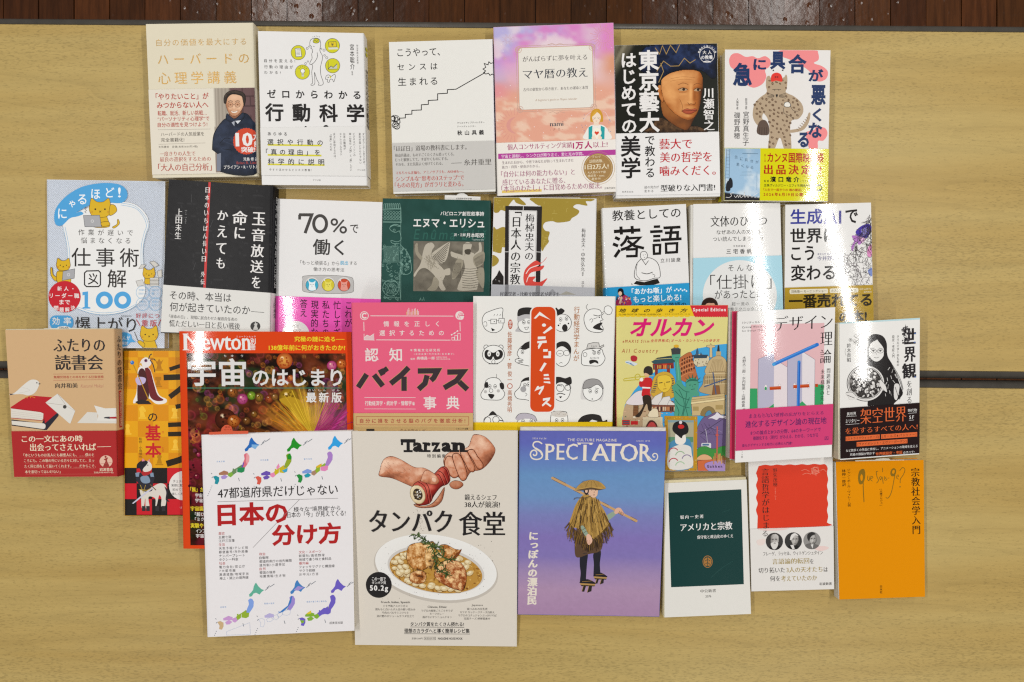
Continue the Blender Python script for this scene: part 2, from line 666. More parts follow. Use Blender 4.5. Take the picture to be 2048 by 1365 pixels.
def finish():
    s = B
    org = s.org
    # pages
    us = s.us
    n = len(us)
    jl, jr, jt, jb = s.jut
    ju = np.interp(us, [0, 1], [-jl / s.wmm, 1 + jr / s.wmm])
    V = []
    for v in (-jt / s.hmm, 1 + jb / s.hmm):
        zt = s.z(us, np.full(n, v)) - 0.00045
        w = s.xy(ju, np.full(n, v))
        x, y = mapz(w[:, 0], w[:, 1], zt)
        if s.spine in 'LR':
            zt = np.minimum(zt, zt[n // 2] + 9)
        zb = s.bil(s.base, us, v) * 1e-3 + 0.0004
        V += list(zip(x, y, zt)) + list(zip(x, y, zb))
    G = []
    A, Bb, A2, B2 = 0, n, 2 * n, 3 * n
    for i in range(n - 1):
        for (a, b) in ((A, A2), (B2, Bb), (Bb, A), (A2, B2)):
            G += [(a + i, b + i, b + i + 1), (a + i, b + i + 1, a + i + 1)]
    G += [(A, Bb, B2), (A, B2, A2)]
    e = n - 1
    G += [(A + e, B2 + e, Bb + e), (A + e, A2 + e, B2 + e)]
    me = mesh_np('page_block', np.array(V) - org, G, np.repeat(lin(s.page)[None], len(V), 0), MATS['pages'])
    link('page_block', me, s.root)
    # jacket: front, spine, back
    cov = strip(s, None, 0.0, 0.0003, s.cover, s.finish, 'cover', s.root, True, s.spine_col)
    ua = np.array([0., 1, 1, 0]); va = np.array([0., 0, 1, 1])
    w = s.world(ua, va); zb = s.bil(s.base, ua, va) * 1e-3
    w[:, 2] = zb + 0.00035
    bk = mesh_np('back_cover', np.concatenate([w, w - (0, 0, .0003)]) - org, [(3, 2, 1), (3, 1, 0), (4, 5, 6), (4, 6, 7)] + sum([[(i, (i + 1) % 4, 4 + (i + 1) % 4), (i, 4 + (i + 1) % 4, 4 + i)] for i in range(4)], []),
                 np.repeat(lin(s.spine_col)[None], 8, 0), MATS[s.finish])
    link('back_cover', bk, s.root)
    par = {'cover': cov}
    if s.band:
        a, b, c_, d, col, fi = s.band
        par['belly_band'] = strip(s, None, 0.0008, 0.00012, col, fi or s.finish, 'belly_band', s.root, True, None, (a, b, c_, d))
    for key in s.order:
        pr = s.parts[key]
        if not pr['P']:
            continue
        P = np.concatenate(pr['P']); K = np.concatenate(pr['K']); CO = np.concatenate(pr['C'])
        F, o = [], 0
        for q, f in zip(pr['P'], pr['F']):
            F.append(f + o); o += len(q)
        F = np.concatenate(F)
        u, v = s.uv(P)
        me = bpy.data.meshes.new('tmp')
        me.from_pydata([(a, b, k) for a, b, k in zip(u, v, K)], [], [tuple(map(int, f)) for f in F])
        at = me.attributes.new('ink', 'FLOAT_COLOR', 'POINT')
        cc = np.ones((len(P), 4), np.float32); cc[:, :3] = CO
        at.data.foreach_set('color', cc.ravel())
        bm = bmesh.new(); bm.from_mesh(me)
        bpy.data.meshes.remove(me)
        lo, hi = u.min(), u.max()
        for q in us[1:-1]:
            if lo < q < hi:
                bmesh.ops.bisect_plane(bm, geom=bm.verts[:] + bm.edges[:] + bm.faces[:], dist=1e-7, plane_co=(q, 0, 0), plane_no=(1, 0, 0))
        for co, no, out in (((0.002, 0, 0), (-1, 0, 0), lo < 0), ((.998, 0, 0), (1, 0, 0), hi > 1), ((0, .002, 0), (0, -1, 0), v.min() < 0), ((0, .998, 0), (0, 1, 0), v.max() > 1)):
            if out:
                bmesh.ops.bisect_plane(bm, geom=bm.verts[:] + bm.edges[:] + bm.faces[:], dist=1e-7, plane_co=co, plane_no=no, clear_outer=True)
        bmesh.ops.triangulate(bm, faces=[f for f in bm.faces if len(f.verts) > 3])
        bm.verts.index_update()
        lay = bm.verts.layers.float_color['ink']
        X = np.array([v_.co[:] for v_ in bm.verts]).reshape(-1, 3)
        cols = np.array([v_[lay][:3] for v_ in bm.verts]).reshape(-1, 3)
        F = np.array([[v_.index for v_ in f.verts] for f in bm.faces], int).reshape(-1, 3)
        bm.free()
        if not len(F):
            continue
        base = 0.00008 if pr['on'] == 'cover' else 0.00086
        step = min(12e-6, (0.00066 if pr['on'] == 'cover' and s.band else 0.0011) / max(s.k, 1))
        Wd = s.world(X[:, 0], X[:, 1], 0)
        Wd[:, 2] += base + X[:, 2] * step
        a, b, c_ = Wd[F[:, 0]], Wd[F[:, 1]], Wd[F[:, 2]]
        ar = (b[:, 0] - a[:, 0]) * (c_[:, 1] - a[:, 1]) - (b[:, 1] - a[:, 1]) * (c_[:, 0] - a[:, 0])
        F[ar < 0] = F[ar < 0][:, ::-1]
        fi = pr['finish'] or ((s.band[5] or s.finish) if pr['on'] == 'belly_band' else s.finish)
        me = mesh_np(pr['name'], Wd - org, F, cols, MATS[fi], s.normal(X[:, 0], X[:, 1]))
        link(pr['name'], me, par[pr['on']])
    # lettering on the spine wall
    VV, FF, CC, o = [], [], [], 0
    ue, sg = (1.0, 1) if s.spine == 'R' else (0.0, -1)
    for body, v0, v1, col, wt, sf, d0, d1 in s.extra:
        m = len(body)
        for i, chh in enumerate(body):
            P, F = glyphs(chh, wt, sf)
            if not len(P):
                continue
            if chh in ROT:
                q = P - (.5, .38); P = np.stack([q[:, 1], -q[:, 0]], 1) + (.5, .38)
            vv_ = v0 + (v1 - v0) * (i + .88 - P[:, 1]) / m
            fr = np.clip(P[:, 0], 0, 1)
            fr = fr if sg > 0 else 1 - fr
            w = s.world(np.full(len(P), ue), vv_)
            zb = s.bil(s.base, ue, vv_) * 1e-3
            dep = d0 + (d1 - d0) * fr
            z = w[:, 2] * (1 - dep) + zb * dep
            VV.append(np.stack([w[:, 0] + sg * (0.0012 if s.band else .00035), w[:, 1], z], 1))
            FF.append((F if sg > 0 else F[:, ::-1]) + o); o += len(P); CC.append(np.repeat(lin(col)[None], len(P), 0))
    if VV:
        me = mesh_np('spine_lettering', np.concatenate(VV) - org, np.concatenate(FF), np.concatenate(CC), MATS[s.finish])
        link('spine_lettering', me, cov)
    return s.root

def sheet(name, pts, z, col, parent, org, th=0.0003, finish='matte', top_cols=None):
    """small flat paper piece (order slip, endpaper) given by measured outline points and height"""
    A = topx(pts)
    zz = np.full(len(A), z) if np.isscalar(z) else np.asarray(z, float)
    x, y = mapz(A[:, 0], A[:, 1], zz)
    n = len(A)
    T = tess(np.stack([x, y], 1))
    V = np.concatenate([np.stack([x, y, zz], 1), np.stack([x, y, zz - th], 1)])
    F = []
    for f in T:
        a, b, c_ = V[f[0]], V[f[1]], V[f[2]]
        up = (b[0] - a[0]) * (c_[1] - a[1]) - (b[1] - a[1]) * (c_[0] - a[0]) > 0
        f = tuple(f) if up else tuple(f[::-1])
        F.append(f); F.append(tuple(q + n for q in f[::-1]))
    for i in range(n):
        j = (i + 1) % n
        F += [(i, j, n + j), (i, n + j, n + i)]
    me = mesh_np(name, V - org, F, np.repeat(lin(col)[None], 2 * n, 0), MATS[finish])
    o = link(name, me, parent)
    return o

def slip_text(body, x, y, w, h, z, col, parent, org):
    P, F = glyphs(body, 0.01)
    q = fit(P, x, y, w, h)
    X, Y = mapz(q[:, 0], q[:, 1], z)
    o = link('printed_text', mesh_np('printed_text', np.stack([X, Y, np.full(len(X), z + .0001)], 1) - org, F, np.repeat(lin(col)[None], len(P), 0), MATS['matte']), parent)
    return o

# ---------------------------------------------------------------- floor and tables
FLOOR_Z = -0.72
def build_floor():
    m, b, L = mat('dark_varnished_planks')
    a = nd(m, 'ShaderNodeAttribute', attribute_name='ink')
    tc = nd(m, 'ShaderNodeTexCoord')
    mp = nd(m, 'ShaderNodeMapping'); mp.inputs['Scale'].default_value = (60, 5, 1)
    L.new(tc.outputs['Object'], mp.inputs['Vector'])
    n = nd(m, 'ShaderNodeTexNoise'); n.inputs['Scale'].default_value = 1.6; n.inputs['Detail'].default_value = 7; n.inputs['Roughness'].default_value = .7
    L.new(mp.outputs['Vector'], n.inputs['Vector'])
    mr = nd(m, 'ShaderNodeMapRange'); mr.inputs['From Min'].default_value = .3; mr.inputs['From Max'].default_value = .7
    mr.inputs['To Min'].default_value = .55; mr.inputs['To Max'].default_value = 1.45
    L.new(n.outputs['Fac'], mr.inputs['Value'])
    mx = nd(m, 'ShaderNodeVectorMath', operation='SCALE')
    L.new(a.outputs['Color'], mx.inputs[0]); L.new(mr.outputs['Result'], mx.inputs['Scale'])
    L.new(mx.outputs['Vector'], b.inputs['Base Color'])
    n2 = nd(m, 'ShaderNodeTexNoise'); n2.inputs['Scale'].default_value = 45; n2.inputs['Detail'].default_value = 5
    L.new(tc.outputs['Object'], n2.inputs['Vector'])
    v = nd(m, 'ShaderNodeTexVoronoi'); v.inputs['Scale'].default_value = 38
    L.new(tc.outputs['Object'], v.inputs['Vector'])
    r2 = nd(m, 'ShaderNodeMapRange'); r2.inputs['From Min'].default_value = .0; r2.inputs['From Max'].default_value = .22; r2.inputs['To Min'].default_value = 0.0
    L.new(v.outputs['Distance'], r2.inputs['Value'])
    ad = nd(m, 'ShaderNodeMath', operation='ADD')
    L.new(n2.outputs['Fac'], ad.inputs[0]); L.new(r2.outputs['Result'], ad.inputs[1])
    bp = nd(m, 'ShaderNodeBump'); bp.inputs['Strength'].default_value = .35; bp.inputs['Distance'].default_value = .002
    L.new(ad.outputs['Value'], bp.inputs['Height']); L.new(bp.outputs['Normal'], b.inputs['Normal'])
    b.inputs['Roughness'].default_value = .2
    b.inputs['Specular IOR Level'].default_value = .36
    V, F, CC = [], [], []
    w = 71 * PX * (CAM_H - FLOOR_Z) / CAM_H
    x0 = (6 - CX) * PX * (CAM_H - FLOOR_Z) / CAM_H - 14 * w
    rr = random.Random(3)
    ends = [(-1.6, -0.3), (-0.29, 3.2)]
    for i in range(54):
        for (ya, yb) in ends:
            k = len(V)
            a, bb = x0 + i * w + .0008, x0 + (i + 1) * w - .0008
            z = FLOOR_Z + rr.uniform(-.0008, .0008); tl = rr.uniform(-.0011, .0011)
            for (x, y, zz) in ((a, ya, z - tl), (bb, ya, z + tl), (bb, yb, z + tl), (a, yb, z - tl)):
                V.append((x, y, zz))
            for q in range(4):
                x, y, zz = V[k + q]; V.append((x, y, FLOOR_Z - .02))
            F += [(k, k + 1, k + 2, k + 3)] + [(k + q, k + 4 + q, k + 4 + (q + 1) % 4, k + (q + 1) % 4) for q in range(4)]
            f = rr.uniform(.7, 1.35)
            CC += [lin('#4c2a13') * f * np.array([1, rr.uniform(.93, 1.05), rr.uniform(.85, 1.05)])] * 8
    k = len(V)
    V += [(-3, -1.7, FLOOR_Z - .012), (3, -1.7, FLOOR_Z - .012), (3, 3.3, FLOOR_Z - .012), (-3, 3.3, FLOOR_Z - .012)]
    F.append((k, k + 1, k + 2, k + 3)); CC += [lin('#120a07')] * 4
    o = link('floor', mesh_np('floor', V, F, np.array(CC), m))
    o['kind'] = 'structure'
build_floor()

def beech():
    m, b, L = mat('beech_laminate')
    tc = nd(m, 'ShaderNodeTexCoord')
    def noise(sx, sy, sc, det, rough=.55, dist=0.0):
        mp = nd(m, 'ShaderNodeMapping'); mp.inputs['Scale'].default_value = (sx, sy, 1)
        L.new(tc.outputs['Object'], mp.inputs['Vector'])
        n = nd(m, 'ShaderNodeTexNoise'); n.inputs['Scale'].default_value = sc; n.inputs['Detail'].default_value = det
        n.inputs['Roughness'].default_value = rough; n.inputs['Distortion'].default_value = dist
        L.new(mp.outputs['Vector'], n.inputs['Vector'])
        return n
    big = noise(1.1, 9, 1.5, 3, .5, .8)
    fine = noise(18, 170, 2, 5, .6)
    fl = noise(190, 760, 1, 2, .5)
    fpatch = noise(2.5, 14, 1, 3, .5)
    con = noise(.7, 8.5, 1, 3, .55, .4)
    cr = nd(m, 'ShaderNodeValToRGB')
    cr.color_ramp.elements[0].position = .30; cr.color_ramp.elements[0].color = (*(np.array([.428, .289, .090])), 1)
    cr.color_ramp.elements[1].position = .72; cr.color_ramp.elements[1].color = (*(np.array([.487, .361, .134])), 1)
    L.new(big.outputs['Fac'], cr.inputs['Fac'])
    wv = nd(m, 'ShaderNodeTexWave', wave_type='BANDS', bands_direction='Y')
    mp = nd(m, 'ShaderNodeMapping'); mp.inputs['Scale'].default_value = (.55, 5, 1); mp.inputs['Rotation'].default_value = (0, 0, .05)
    L.new(tc.outputs['Object'], mp.inputs['Vector']); L.new(mp.outputs['Vector'], wv.inputs['Vector'])
    wv.inputs['Scale'].default_value = 2.2; wv.inputs['Distortion'].default_value = 7; wv.inputs['Detail'].default_value = 3; wv.inputs['Detail Scale'].default_value = .8
    def mul(fac_out, f0, f1, t0, t1, prev):
        mr = nd(m, 'ShaderNodeMapRange')
        for k_, v_ in (('From Min', f0), ('From Max', f1), ('To Min', t0), ('To Max', t1)):
            mr.inputs[k_].default_value = v_
        L.new(fac_out, mr.inputs['Value'])
        s_ = nd(m, 'ShaderNodeVectorMath', operation='SCALE')
        L.new(prev, s_.inputs[0]); L.new(mr.outputs['Result'], s_.inputs['Scale'])
        return s_.outputs['Vector']
    o = mul(wv.outputs['Fac'], 0, 1, .975, 1.025, cr.outputs['Color'])
    o = mul(fine.outputs['Fac'], .3, .7, .95, 1.05, o)
    fm = nd(m, 'ShaderNodeMath', operation='MULTIPLY_ADD')
    L.new(fpatch.outputs['Fac'], fm.inputs[0]); fm.inputs[1].default_value = -.34; L.new(fl.outputs['Fac'], fm.inputs[2])
    o = mul(fm.outputs['Value'], .16, .27, .80, 1.01, o)
    cm = nd(m, 'ShaderNodeMath', operation='MULTIPLY'); L.new(con.outputs['Fac'], cm.inputs[0]); cm.inputs[1].default_value = 15
    cf = nd(m, 'ShaderNodeMath', operation='FRACT'); L.new(cm.outputs['Value'], cf.inputs[0])
    o = mul(cf.outputs['Value'], 0, .22, .925, 1.0, o)
    L.new(o, b.inputs['Base Color'])
    b.inputs['Roughness'].default_value = .42
    b.inputs['Specular IOR Level'].default_value = .2
    bp = nd(m, 'ShaderNodeBump'); bp.inputs['Strength'].default_value = .08; bp.inputs['Distance'].default_value = .0006
    L.new(fine.outputs['Fac'], bp.inputs['Height']); L.new(bp.outputs['Normal'], b.inputs['Normal'])
    return m
BEECH = beech()
def trim_mat():
    m, b, L = mat('grey_plastic_edging')
    tc = nd(m, 'ShaderNodeTexCoord')
    n = nd(m, 'ShaderNodeTexNoise'); n.inputs['Scale'].default_value = 60; n.inputs['Detail'].default_value = 4
    L.new(tc.outputs['Object'], n.inputs['Vector'])
    cr = nd(m, 'ShaderNodeValToRGB')
    cr.color_ramp.elements[0].color = (*lin('#3f3b36'), 1); cr.color_ramp.elements[1].color = (*lin('#57524b'), 1)
    L.new(n.outputs['Fac'], cr.inputs['Fac']); L.new(cr.outputs['Color'], b.inputs['Base Color'])
    b.inputs['Roughness'].default_value = .38
    return m
TRIM = trim_mat()

def table(yl_top, yr_top, yl_bot, yr_bot, label, trim_top, trim_bot):
    """table top between two long edges given at photo x=0 and x=2048 (wood edge to wood edge), rounded edging strips outside"""
    def edge(yl, yr, x):
        return yl + (yr - yl) * x / 2048
    xs = (-420, 2470)
    P = [(xs[0], edge(yl_top, yr_top, xs[0])), (xs[1], edge(yl_top, yr_top, xs[1])), (xs[1], edge(yl_bot, yr_bot, xs[1])), (xs[0], edge(yl_bot, yr_bot, xs[0]))]
    W = [mapz(a, b_, 0) for a, b_ in P]
    cx, cy = sum(w[0] for w in W) / 4, sum(w[1] for w in W) / 4
    root = empty('table', (cx, cy, -.72), label, 'table', 'tables pushed together')
    def solid(name, poly, z0, z1, mt):
        n = len(poly)
        V = [(x - cx, y - cy, z1 + .72) for x, y in poly] + [(x - cx, y - cy, z0 + .72) for x, y in poly]
        F = [tuple(range(n))[::-1], tuple(range(n, 2 * n))] + [(i, (i + 1) % n, n + (i + 1) % n, n + i) for i in range(n)]
        me = bpy.data.meshes.new(name); me.from_pydata(V, [], F); me.materials.append(mt)
        bm = bmesh.new(); bm.from_mesh(me); bmesh.ops.recalc_face_normals(bm, faces=bm.faces); bm.to_mesh(me); bm.free()
        return link(name, me, root)
    solid('tabletop', W, -.027, 0, BEECH)
    def strip_(a, b_, sg):
        # rounded profile swept along the long edge
        d = np.array([b_[0] - a[0], b_[1] - a[1]]); d /= np.hypot(*d)
        nn = np.array([-d[1], d[0]]) * sg
        prof = [(.0001, .0005), (.0012, .0013), (.0030, .0012), (.0060, .0002), (.0082, -.0025), (.0094, -.007), (.0098, -.0135), (.0094, -.020), (.0075, -.026), (.0035, -.0285), (.0001, -.0285)]
        V, F = [], []
        for e in (a, b_):
            for (q, z) in prof:
                V.append((e[0] + nn[0] * q - cx, e[1] + nn[1] * q - cy, z + .72))
        m_ = len(prof)
        for i in range(m_):
            j = (i + 1) % m_
            F.append((i, j, m_ + j, m_ + i))
        F += [tuple(range(m_)), tuple(range(m_, 2 * m_))]
        me = bpy.data.meshes.new('edge_trim'); me.from_pydata(V, [], F); me.materials.append(TRIM)
        bm = bmesh.new(); bm.from_mesh(me); bmesh.ops.recalc_face_normals(bm, faces=bm.faces); bm.to_mesh(me); bm.free()
        for q in me.polygons:
            q.use_smooth = len(q.vertices) == 4
        link('edge_trim', me, root)
    if trim_top:
        strip_(W[0], W[1], 1)
    if trim_bot:
        strip_(W[3], W[2], -1)
    return root
table(49, 65.5, 722.5, 743.5, 'beech topped table beside the dark plank floor, under the upper rows of books', True, True)
table(757, 778, 1620, 1640, 'beech topped table under the large magazines and the green, red and yellow small books', True, False)

K, W = '#1f1c1c', '#e9e6e4'
# ================================================================ top row
# ---- cream book with gold lettering
view(270, 20, 3.592)
Book('paperback_book', 'cream book with gold lettering and a band showing a man in a navy jumper', 'book',
     [(78, 103), (850, 93), (880, 1196), (127, 1208)], 20, '#dfd6bf', spine='R', finish='satin', bow=1.2, roll=5)
part('title_lettering', finish='foil')
G_ = '#b58f4c'
t('自分の価値を最大にする', 152, 212, 645, 50, G_, -.004)
t('ハーバードの', 162, 318, 655, 76, G_, .004)
t('心理学講義', 165, 447, 562, 90, G_, .004)
obi(576, 560, 1186, 1172, '#e2dacb')
part('portrait_photo', 'belly_band')
def f(u, v):
    br = mixc(lin('#6a4f50'), lin('#4a3537'), ((v * 9) % 1 > .88) | (((u * 3 + (np.floor(v * 9) % 2) * .5) % 1) > .94))
    col = mixc(lin('#b9aea0'), lin('#9b9083'), np.abs(np.sin(u * 40)))
    o = mixc(col, br, ss(.36, .38, u))
    o = mixc(o, lin('#8b7b72'), ss(.55, .9, v) * ss(.3, .1, u))
    return mixc(lin('#e2dacb'), o, ss(0, .05, u + .06 * (v > .45)))
fld(562, 566, 322, 604, 40, 60, f)
sh([(556, 1000), (566, 900), (610, 822), (664, 776), (790, 742), (850, 800), (884, 860), (893, 1168), (620, 1168), (610, 1060), (560, 1010)], ('#0c0f18', '#1a2132', '#333d55'), 60, 7, .5, .03, gs=((700, 930, 90, 18, .22), (650, 1000, 60, 14, .2), (640, 880, 20, 60, .15), (720, 1000, 60, 12, -.2)))
sh([(690, 700), (760, 700), (768, 760), (735, 800), (680, 770)], ('#5a3626', '#8a5a42', '#a8755a'), 30, 6)
sh([(662, 746), (690, 768), (722, 782), (776, 740), (792, 772), (736, 818), (660, 796)], ('#0d111b', '#1d2436', '#39435a'), 20, 6)
sh([(650, 640), (655, 606), (700, 588), (760, 602), (784, 648), (778, 705), (747, 752), (715, 768), (680, 750), (657, 700)], ('#6a3d2a', '#bf8764', '#e9bf9e'), 34, 4, .12, L=(.5, -.6), bias=.17,
   gs=((688, 682, 17, 11, -.30), (740, 682, 17, 11, -.28), (714, 700, 7, 16, .28), (712, 716, 14, 5, -.18), (684, 712, 13, 10, .18), (748, 710, 13, 10, .2), (714, 632, 40, 16, .18), (714, 746, 26, 8, -.16), (660, 705, 12, 40, -.2), (690, 728, 8, 12, -.15), (744, 726, 8, 12, -.15)))
sh([(640, 668), (644, 618), (680, 586), (740, 582), (788, 604), (798, 650), (787, 694), (776, 652), (764, 622), (702, 610), (668, 636), (657, 676)], ('#15100e', '#2c2420', '#5a4b40'), 16, 5, .5, .12)
for x in (688, 739):
    c(x, 684, 18, '#4a3024', w=2.2)
    c(x, 685, 6, '#2a1a14', ry=3)
    l([(x - 16, 662), (x, 656), (x + 16, 661)], 4, '#4a3024', 1)
l([(706, 684), (720, 684)], 2.2, '#4a3024')
p([(692, 728), (715, 734), (740, 725), (728, 741), (704, 742)], '#efe4d8', 1); l([(690, 727), (715, 734), (742, 724)], 2, '#7a3f30', 1)
p([(696, 812), (718, 800), (716, 838)], '#a9adb8'); p([(722, 800), (764, 796), (740, 822)], '#d5d8de')
l([(606, 905), (650, 950), (720, 975)], 4, '#343e55', 1); l([(690, 930), (650, 924), (612, 960)], 4, '#0a0d15', 1); l([(630, 1000), (700, 1010)], 4, '#0a0d15', 1)
p([(590, 1040), (620, 1030), (618, 1160), (590, 1160)], '#7d8291')
part('red_badge', 'belly_band')
a_ = np.radians(np.arange(0, 360, 6)); k_ = 92 + 5 * (np.arange(60) % 2)
p(np.stack([802 + np.cos(a_) * k_, 946 + np.sin(a_) * k_], 1), '#d0492c')
t('10', 722, 885, 124, 100, W, .03, 1); t('万', 850, 900, 42, 38, W, .03); t('部', 856, 945, 38, 42, W, .03); t('突破!', 764, 986, 102, 42, W, .03)
part('printed_text', 'belly_band')
R_ = '#b4392c'
t('「やりたいこと」が', 150, 602, 380, 48, R_, .014); t('みつからない人へ', 158, 664, 370, 48, R_, .014)
t('転職、就活、新しい挑戦…', 165, 728, 352, 36, R_, .006); t('“パーソナリティ心理学”で', 165, 770, 370, 34, R_, .006); t('自分の適性を見つけよう!', 165, 812, 356, 34, R_, .006)
l([(168, 864), (545, 858)], 2, '#9a8f83'); l([(172, 968), (508, 958)], 2, '#9a8f83')
t('ハーバードの人気授業を', 188, 882, 310, 30, '#5a5148'); t('完全書籍化!', 188, 922, 168, 30, '#5a5148'); t('大和書房　定価(本体1600円+税)', 172, 979, 280, 19, '#5a5148')
t('一度きりの人生で', 180, 1020, 255, 34, '#b65a4c', 0, 1); t('最良の選択をするための', 180, 1060, 366, 34, '#b65a4c', 0, 1); t('「大人の自己分析」', 168, 1108, 385, 54, '#b65a4c', .004, 1)
t('児島 修 訳', 780, 1062, 106, 25, W, .01); t('Brian R. Little', 732, 1092, 155, 19, '#b3453a'); t('ブライアン・R・リトル', 640, 1118, 250, 28, W, .012)
finish()

# ---- white book with yellow circles and line figure
Book('paperback_book', 'white book with yellow circle icons around a line drawn walking figure', 'book',
     [(883, 153), (1643, 168), (1668, 1263), (912, 1258)], 20, '#e8e6e5', spine='R', finish='satin', bow=1.0, roll=4)
part('figure_illustration')
D_, Y_ = '#4b4a48', '#d3cf2c'
for x, y, q in ((1173, 308, 52), (1418, 258, 52), (1420, 402, 52), (1203, 448, 52)):
    c(x, y, q, Y_); c(x, y, q, '#55524a', w=3)
p([(1150, 278), (1190, 276), (1198, 336), (1156, 338)], '#e6e6e2'); l([(1150, 278), (1190, 276), (1198, 336), (1156, 338)], 3, D_, 0, 1)
for k in range(5):
    l([(1160, 288 + k * 9), (1186, 287 + k * 9)], 2, D_)
p([(1390, 232), (1444, 228), (1448, 266), (1394, 268)], '#e0c92f'); l([(1390, 232), (1444, 228), (1448, 266), (1394, 268)], 3, D_, 0, 1)
p([(1388, 272), (1454, 270), (1462, 284), (1392, 286)], '#d9d9d4'); t('¥', 1408, 236, 20, 24, D_)
p([(1390, 425), (1408, 405), (1424, 416), (1452, 390), (1452, 426)], '#c9c9b9'); l([(1388, 372), (1388, 428), (1460, 426)], 3, D_); l([(1390, 424), (1408, 404), (1424, 415), (1452, 388)], 4, D_)
c(1205, 440, 16, '#f0f0ea'); c(1205, 440, 16, D_, w=3); r(1197, 456, 17, 24, '#c9c9c2'); l([(1197, 464), (1214, 463)], 2, D_)
for k in range(5):
    q = math.radians(-150 + k * 30); l([(1205 + 26 * math.cos(q), 438 + 26 * math.sin(q)), (1205 + 34 * math.cos(q), 438 + 34 * math.sin(q))], 3, D_)
for x, y, q in ((1237, 278, 7), (1252, 264, 5), (1226, 386, 7), (1242, 372, 5), (1338, 280, 5), (1358, 290, 8), (1362, 328, 6), (1378, 345, 8)):
    c(x, y, q, D_, w=2.5)
p([(1280, 222), (1296, 206), (1318, 212), (1324, 230), (1306, 240), (1284, 236)], '#c9c62a', 1); l([(1280, 222), (1296, 206), (1318, 212), (1324, 230), (1306, 240), (1284, 236)], 3, D_, 1, 1)
l([(1286, 226), (1296, 218), (1304, 230), (1314, 220)], 2.5, D_, 1)
for k in range(5):
    l([(1278 + k * 12, 198 - 3 * (2 - abs(k - 2))), (1278 + k * 12, 192 - 3 * (2 - abs(k - 2)))], 3, D_)
l([(1275, 300), (1272, 282), (1262, 276), (1268, 266), (1256, 250), (1262, 218), (1292, 204), (1326, 214), (1334, 250), (1328, 286), (1332, 304), (1348, 340), (1336, 395), (1332, 420), (1336, 470), (1352, 520), (1346, 540), (1318, 542), (1322, 528), (1306, 500), (1290, 450), (1292, 500), (1290, 534), (1270, 544), (1264, 536), (1276, 522), (1270, 450), (1276, 410), (1270, 392), (1256, 392), (1260, 372), (1272, 350), (1270, 318), (1276, 304)], 3, D_, 1, 1)
l([(1308, 306), (1310, 340), (1290, 375), (1266, 395)], 3, D_, 1); l([(1280, 262), (1290, 266)], 3, D_)
l([(1370, 500), (1374, 476), (1392, 468), (1410, 478), (1432, 464), (1440, 476), (1432, 510), (1426, 518), (1418, 500), (1400, 502), (1396, 520), (1382, 518), (1384, 500)], 3, D_, 1, 1); c(1388, 486, 4, D_); p([(1400, 474), (1410, 480), (1404, 494), (1398, 486)], Y_)
part('title_lettering')
t('ゼロからわかる', 948, 572, 672, 62, K, .022); t('行動科学', 932, 668, 714, 136, '#242121', .03)
part('printed_text')
t('自分を変える!', 928, 353, 222, 25, '#4b4845', .004); t('行動の理由が', 928, 397, 208, 25, '#4b4845', .004); t('わかる!', 928, 439, 118, 22, '#4b4845', .004)
vt('宮本聡介', 1541, 245, 34, 186, '#3c3936', .006); vt('明治学院大学教授', 1590, 250, 13, 140, '#6c6966'); vt('監修', 1555, 440, 12, 32, '#6c6966')
t('ナツメ社', 1278, 1217, 56, 13, '#4b4845')
c(1226, 845, 9, K); c(1372, 848, 20, K)
obi(850, 838, 1190, 1196, '#e5e3e1')
part('printed_text', 'belly_band')
for y in (966, 1038, 1106):
    r(955, y, 386 + 22 * (y > 1100), 12, '#d8cf38')
t('あらゆる', 955, 880, 138, 25, K, .01); t('選択や行動の', 952, 929, 398, 44, K, .01); t('「真の理由」を', 942, 1000, 388, 44, K, .01); t('科学的に説明', 956, 1068, 404, 46, K, .01)
t('今すぐ活かせるビジネス教養!', 965, 1141, 304, 17, '#4b4845'); t('ナツメ社', 1598, 1146, 58, 13, '#4b4845')
for s_, x, h in (('ダラダラしてしまうのは、', 1633, 240), ('意志が弱いからじゃない', 1607, 225), ('ビジネスパーソンの', 1565, 170), ('第一印象は「人柄」と「服」しだい', 1538, 275), ('日本の職場が', 1496, 125), ('ストレスフルなワケ', 1469, 165), ('炎上に参加するのは、', 1424, 196), ('「快楽」のため', 1398, 130)):
    vt(s_, x, 885, 17, h, '#3c3936')
spine_t('ゼロからわかる行動科学', .22, .62, K, .02)
spine_t('●●', .07, .14, '#cfcb30')
finish()

# ---- white book with staircase line drawing
view(750, 20, 3.592)
Book('paperback_book', 'white book with a black hand drawn staircase line and a grey band', 'book',
     [(100, 232), (845, 211), (868, 1305), (133, 1322)], 15, '#e8e6e1', spine='R', finish='satin', bow=.8)
part('staircase_drawing')
l([(128, 842), (158, 836), (180, 810), (176, 779), (218, 777), (218, 752), (265, 750), (265, 723), (333, 720), (333, 683), (383, 680), (383, 652), (450, 648), (450, 604), (520, 600), (520, 574), (582, 571), (790, 452)], 6, K)
rr = random.Random(4)
for k in range(11):
    c(142 + rr.uniform(-20, 18), 812 + rr.uniform(-38, 38), rr.uniform(12, 24), K, w=3.5)
l([(850, 380), (832, 386), (818, 374), (812, 396), (785, 386), (796, 414), (776, 426), (795, 440), (780, 452), (796, 462), (816, 456), (826, 472), (842, 462), (852, 468)], 5.5, K)
part('title_lettering')
t('こうやって、', 160, 279, 306, 58, K, .004); t('センスは', 160, 390, 288, 46, K, .004); t('生まれる', 165, 488, 282, 58, K, .004)
part('printed_text')
t('クリエイティブディレクター', 590, 806, 196, 14, K); t('アートディレクター', 590, 833, 136, 13, K); t('秋山具義', 590, 867, 192, 36, K, .02)
obi(960, 942, 1306, 1288, '#c9c6c2')
part('printed_text', 'belly_band')
g_ = '#57524e'
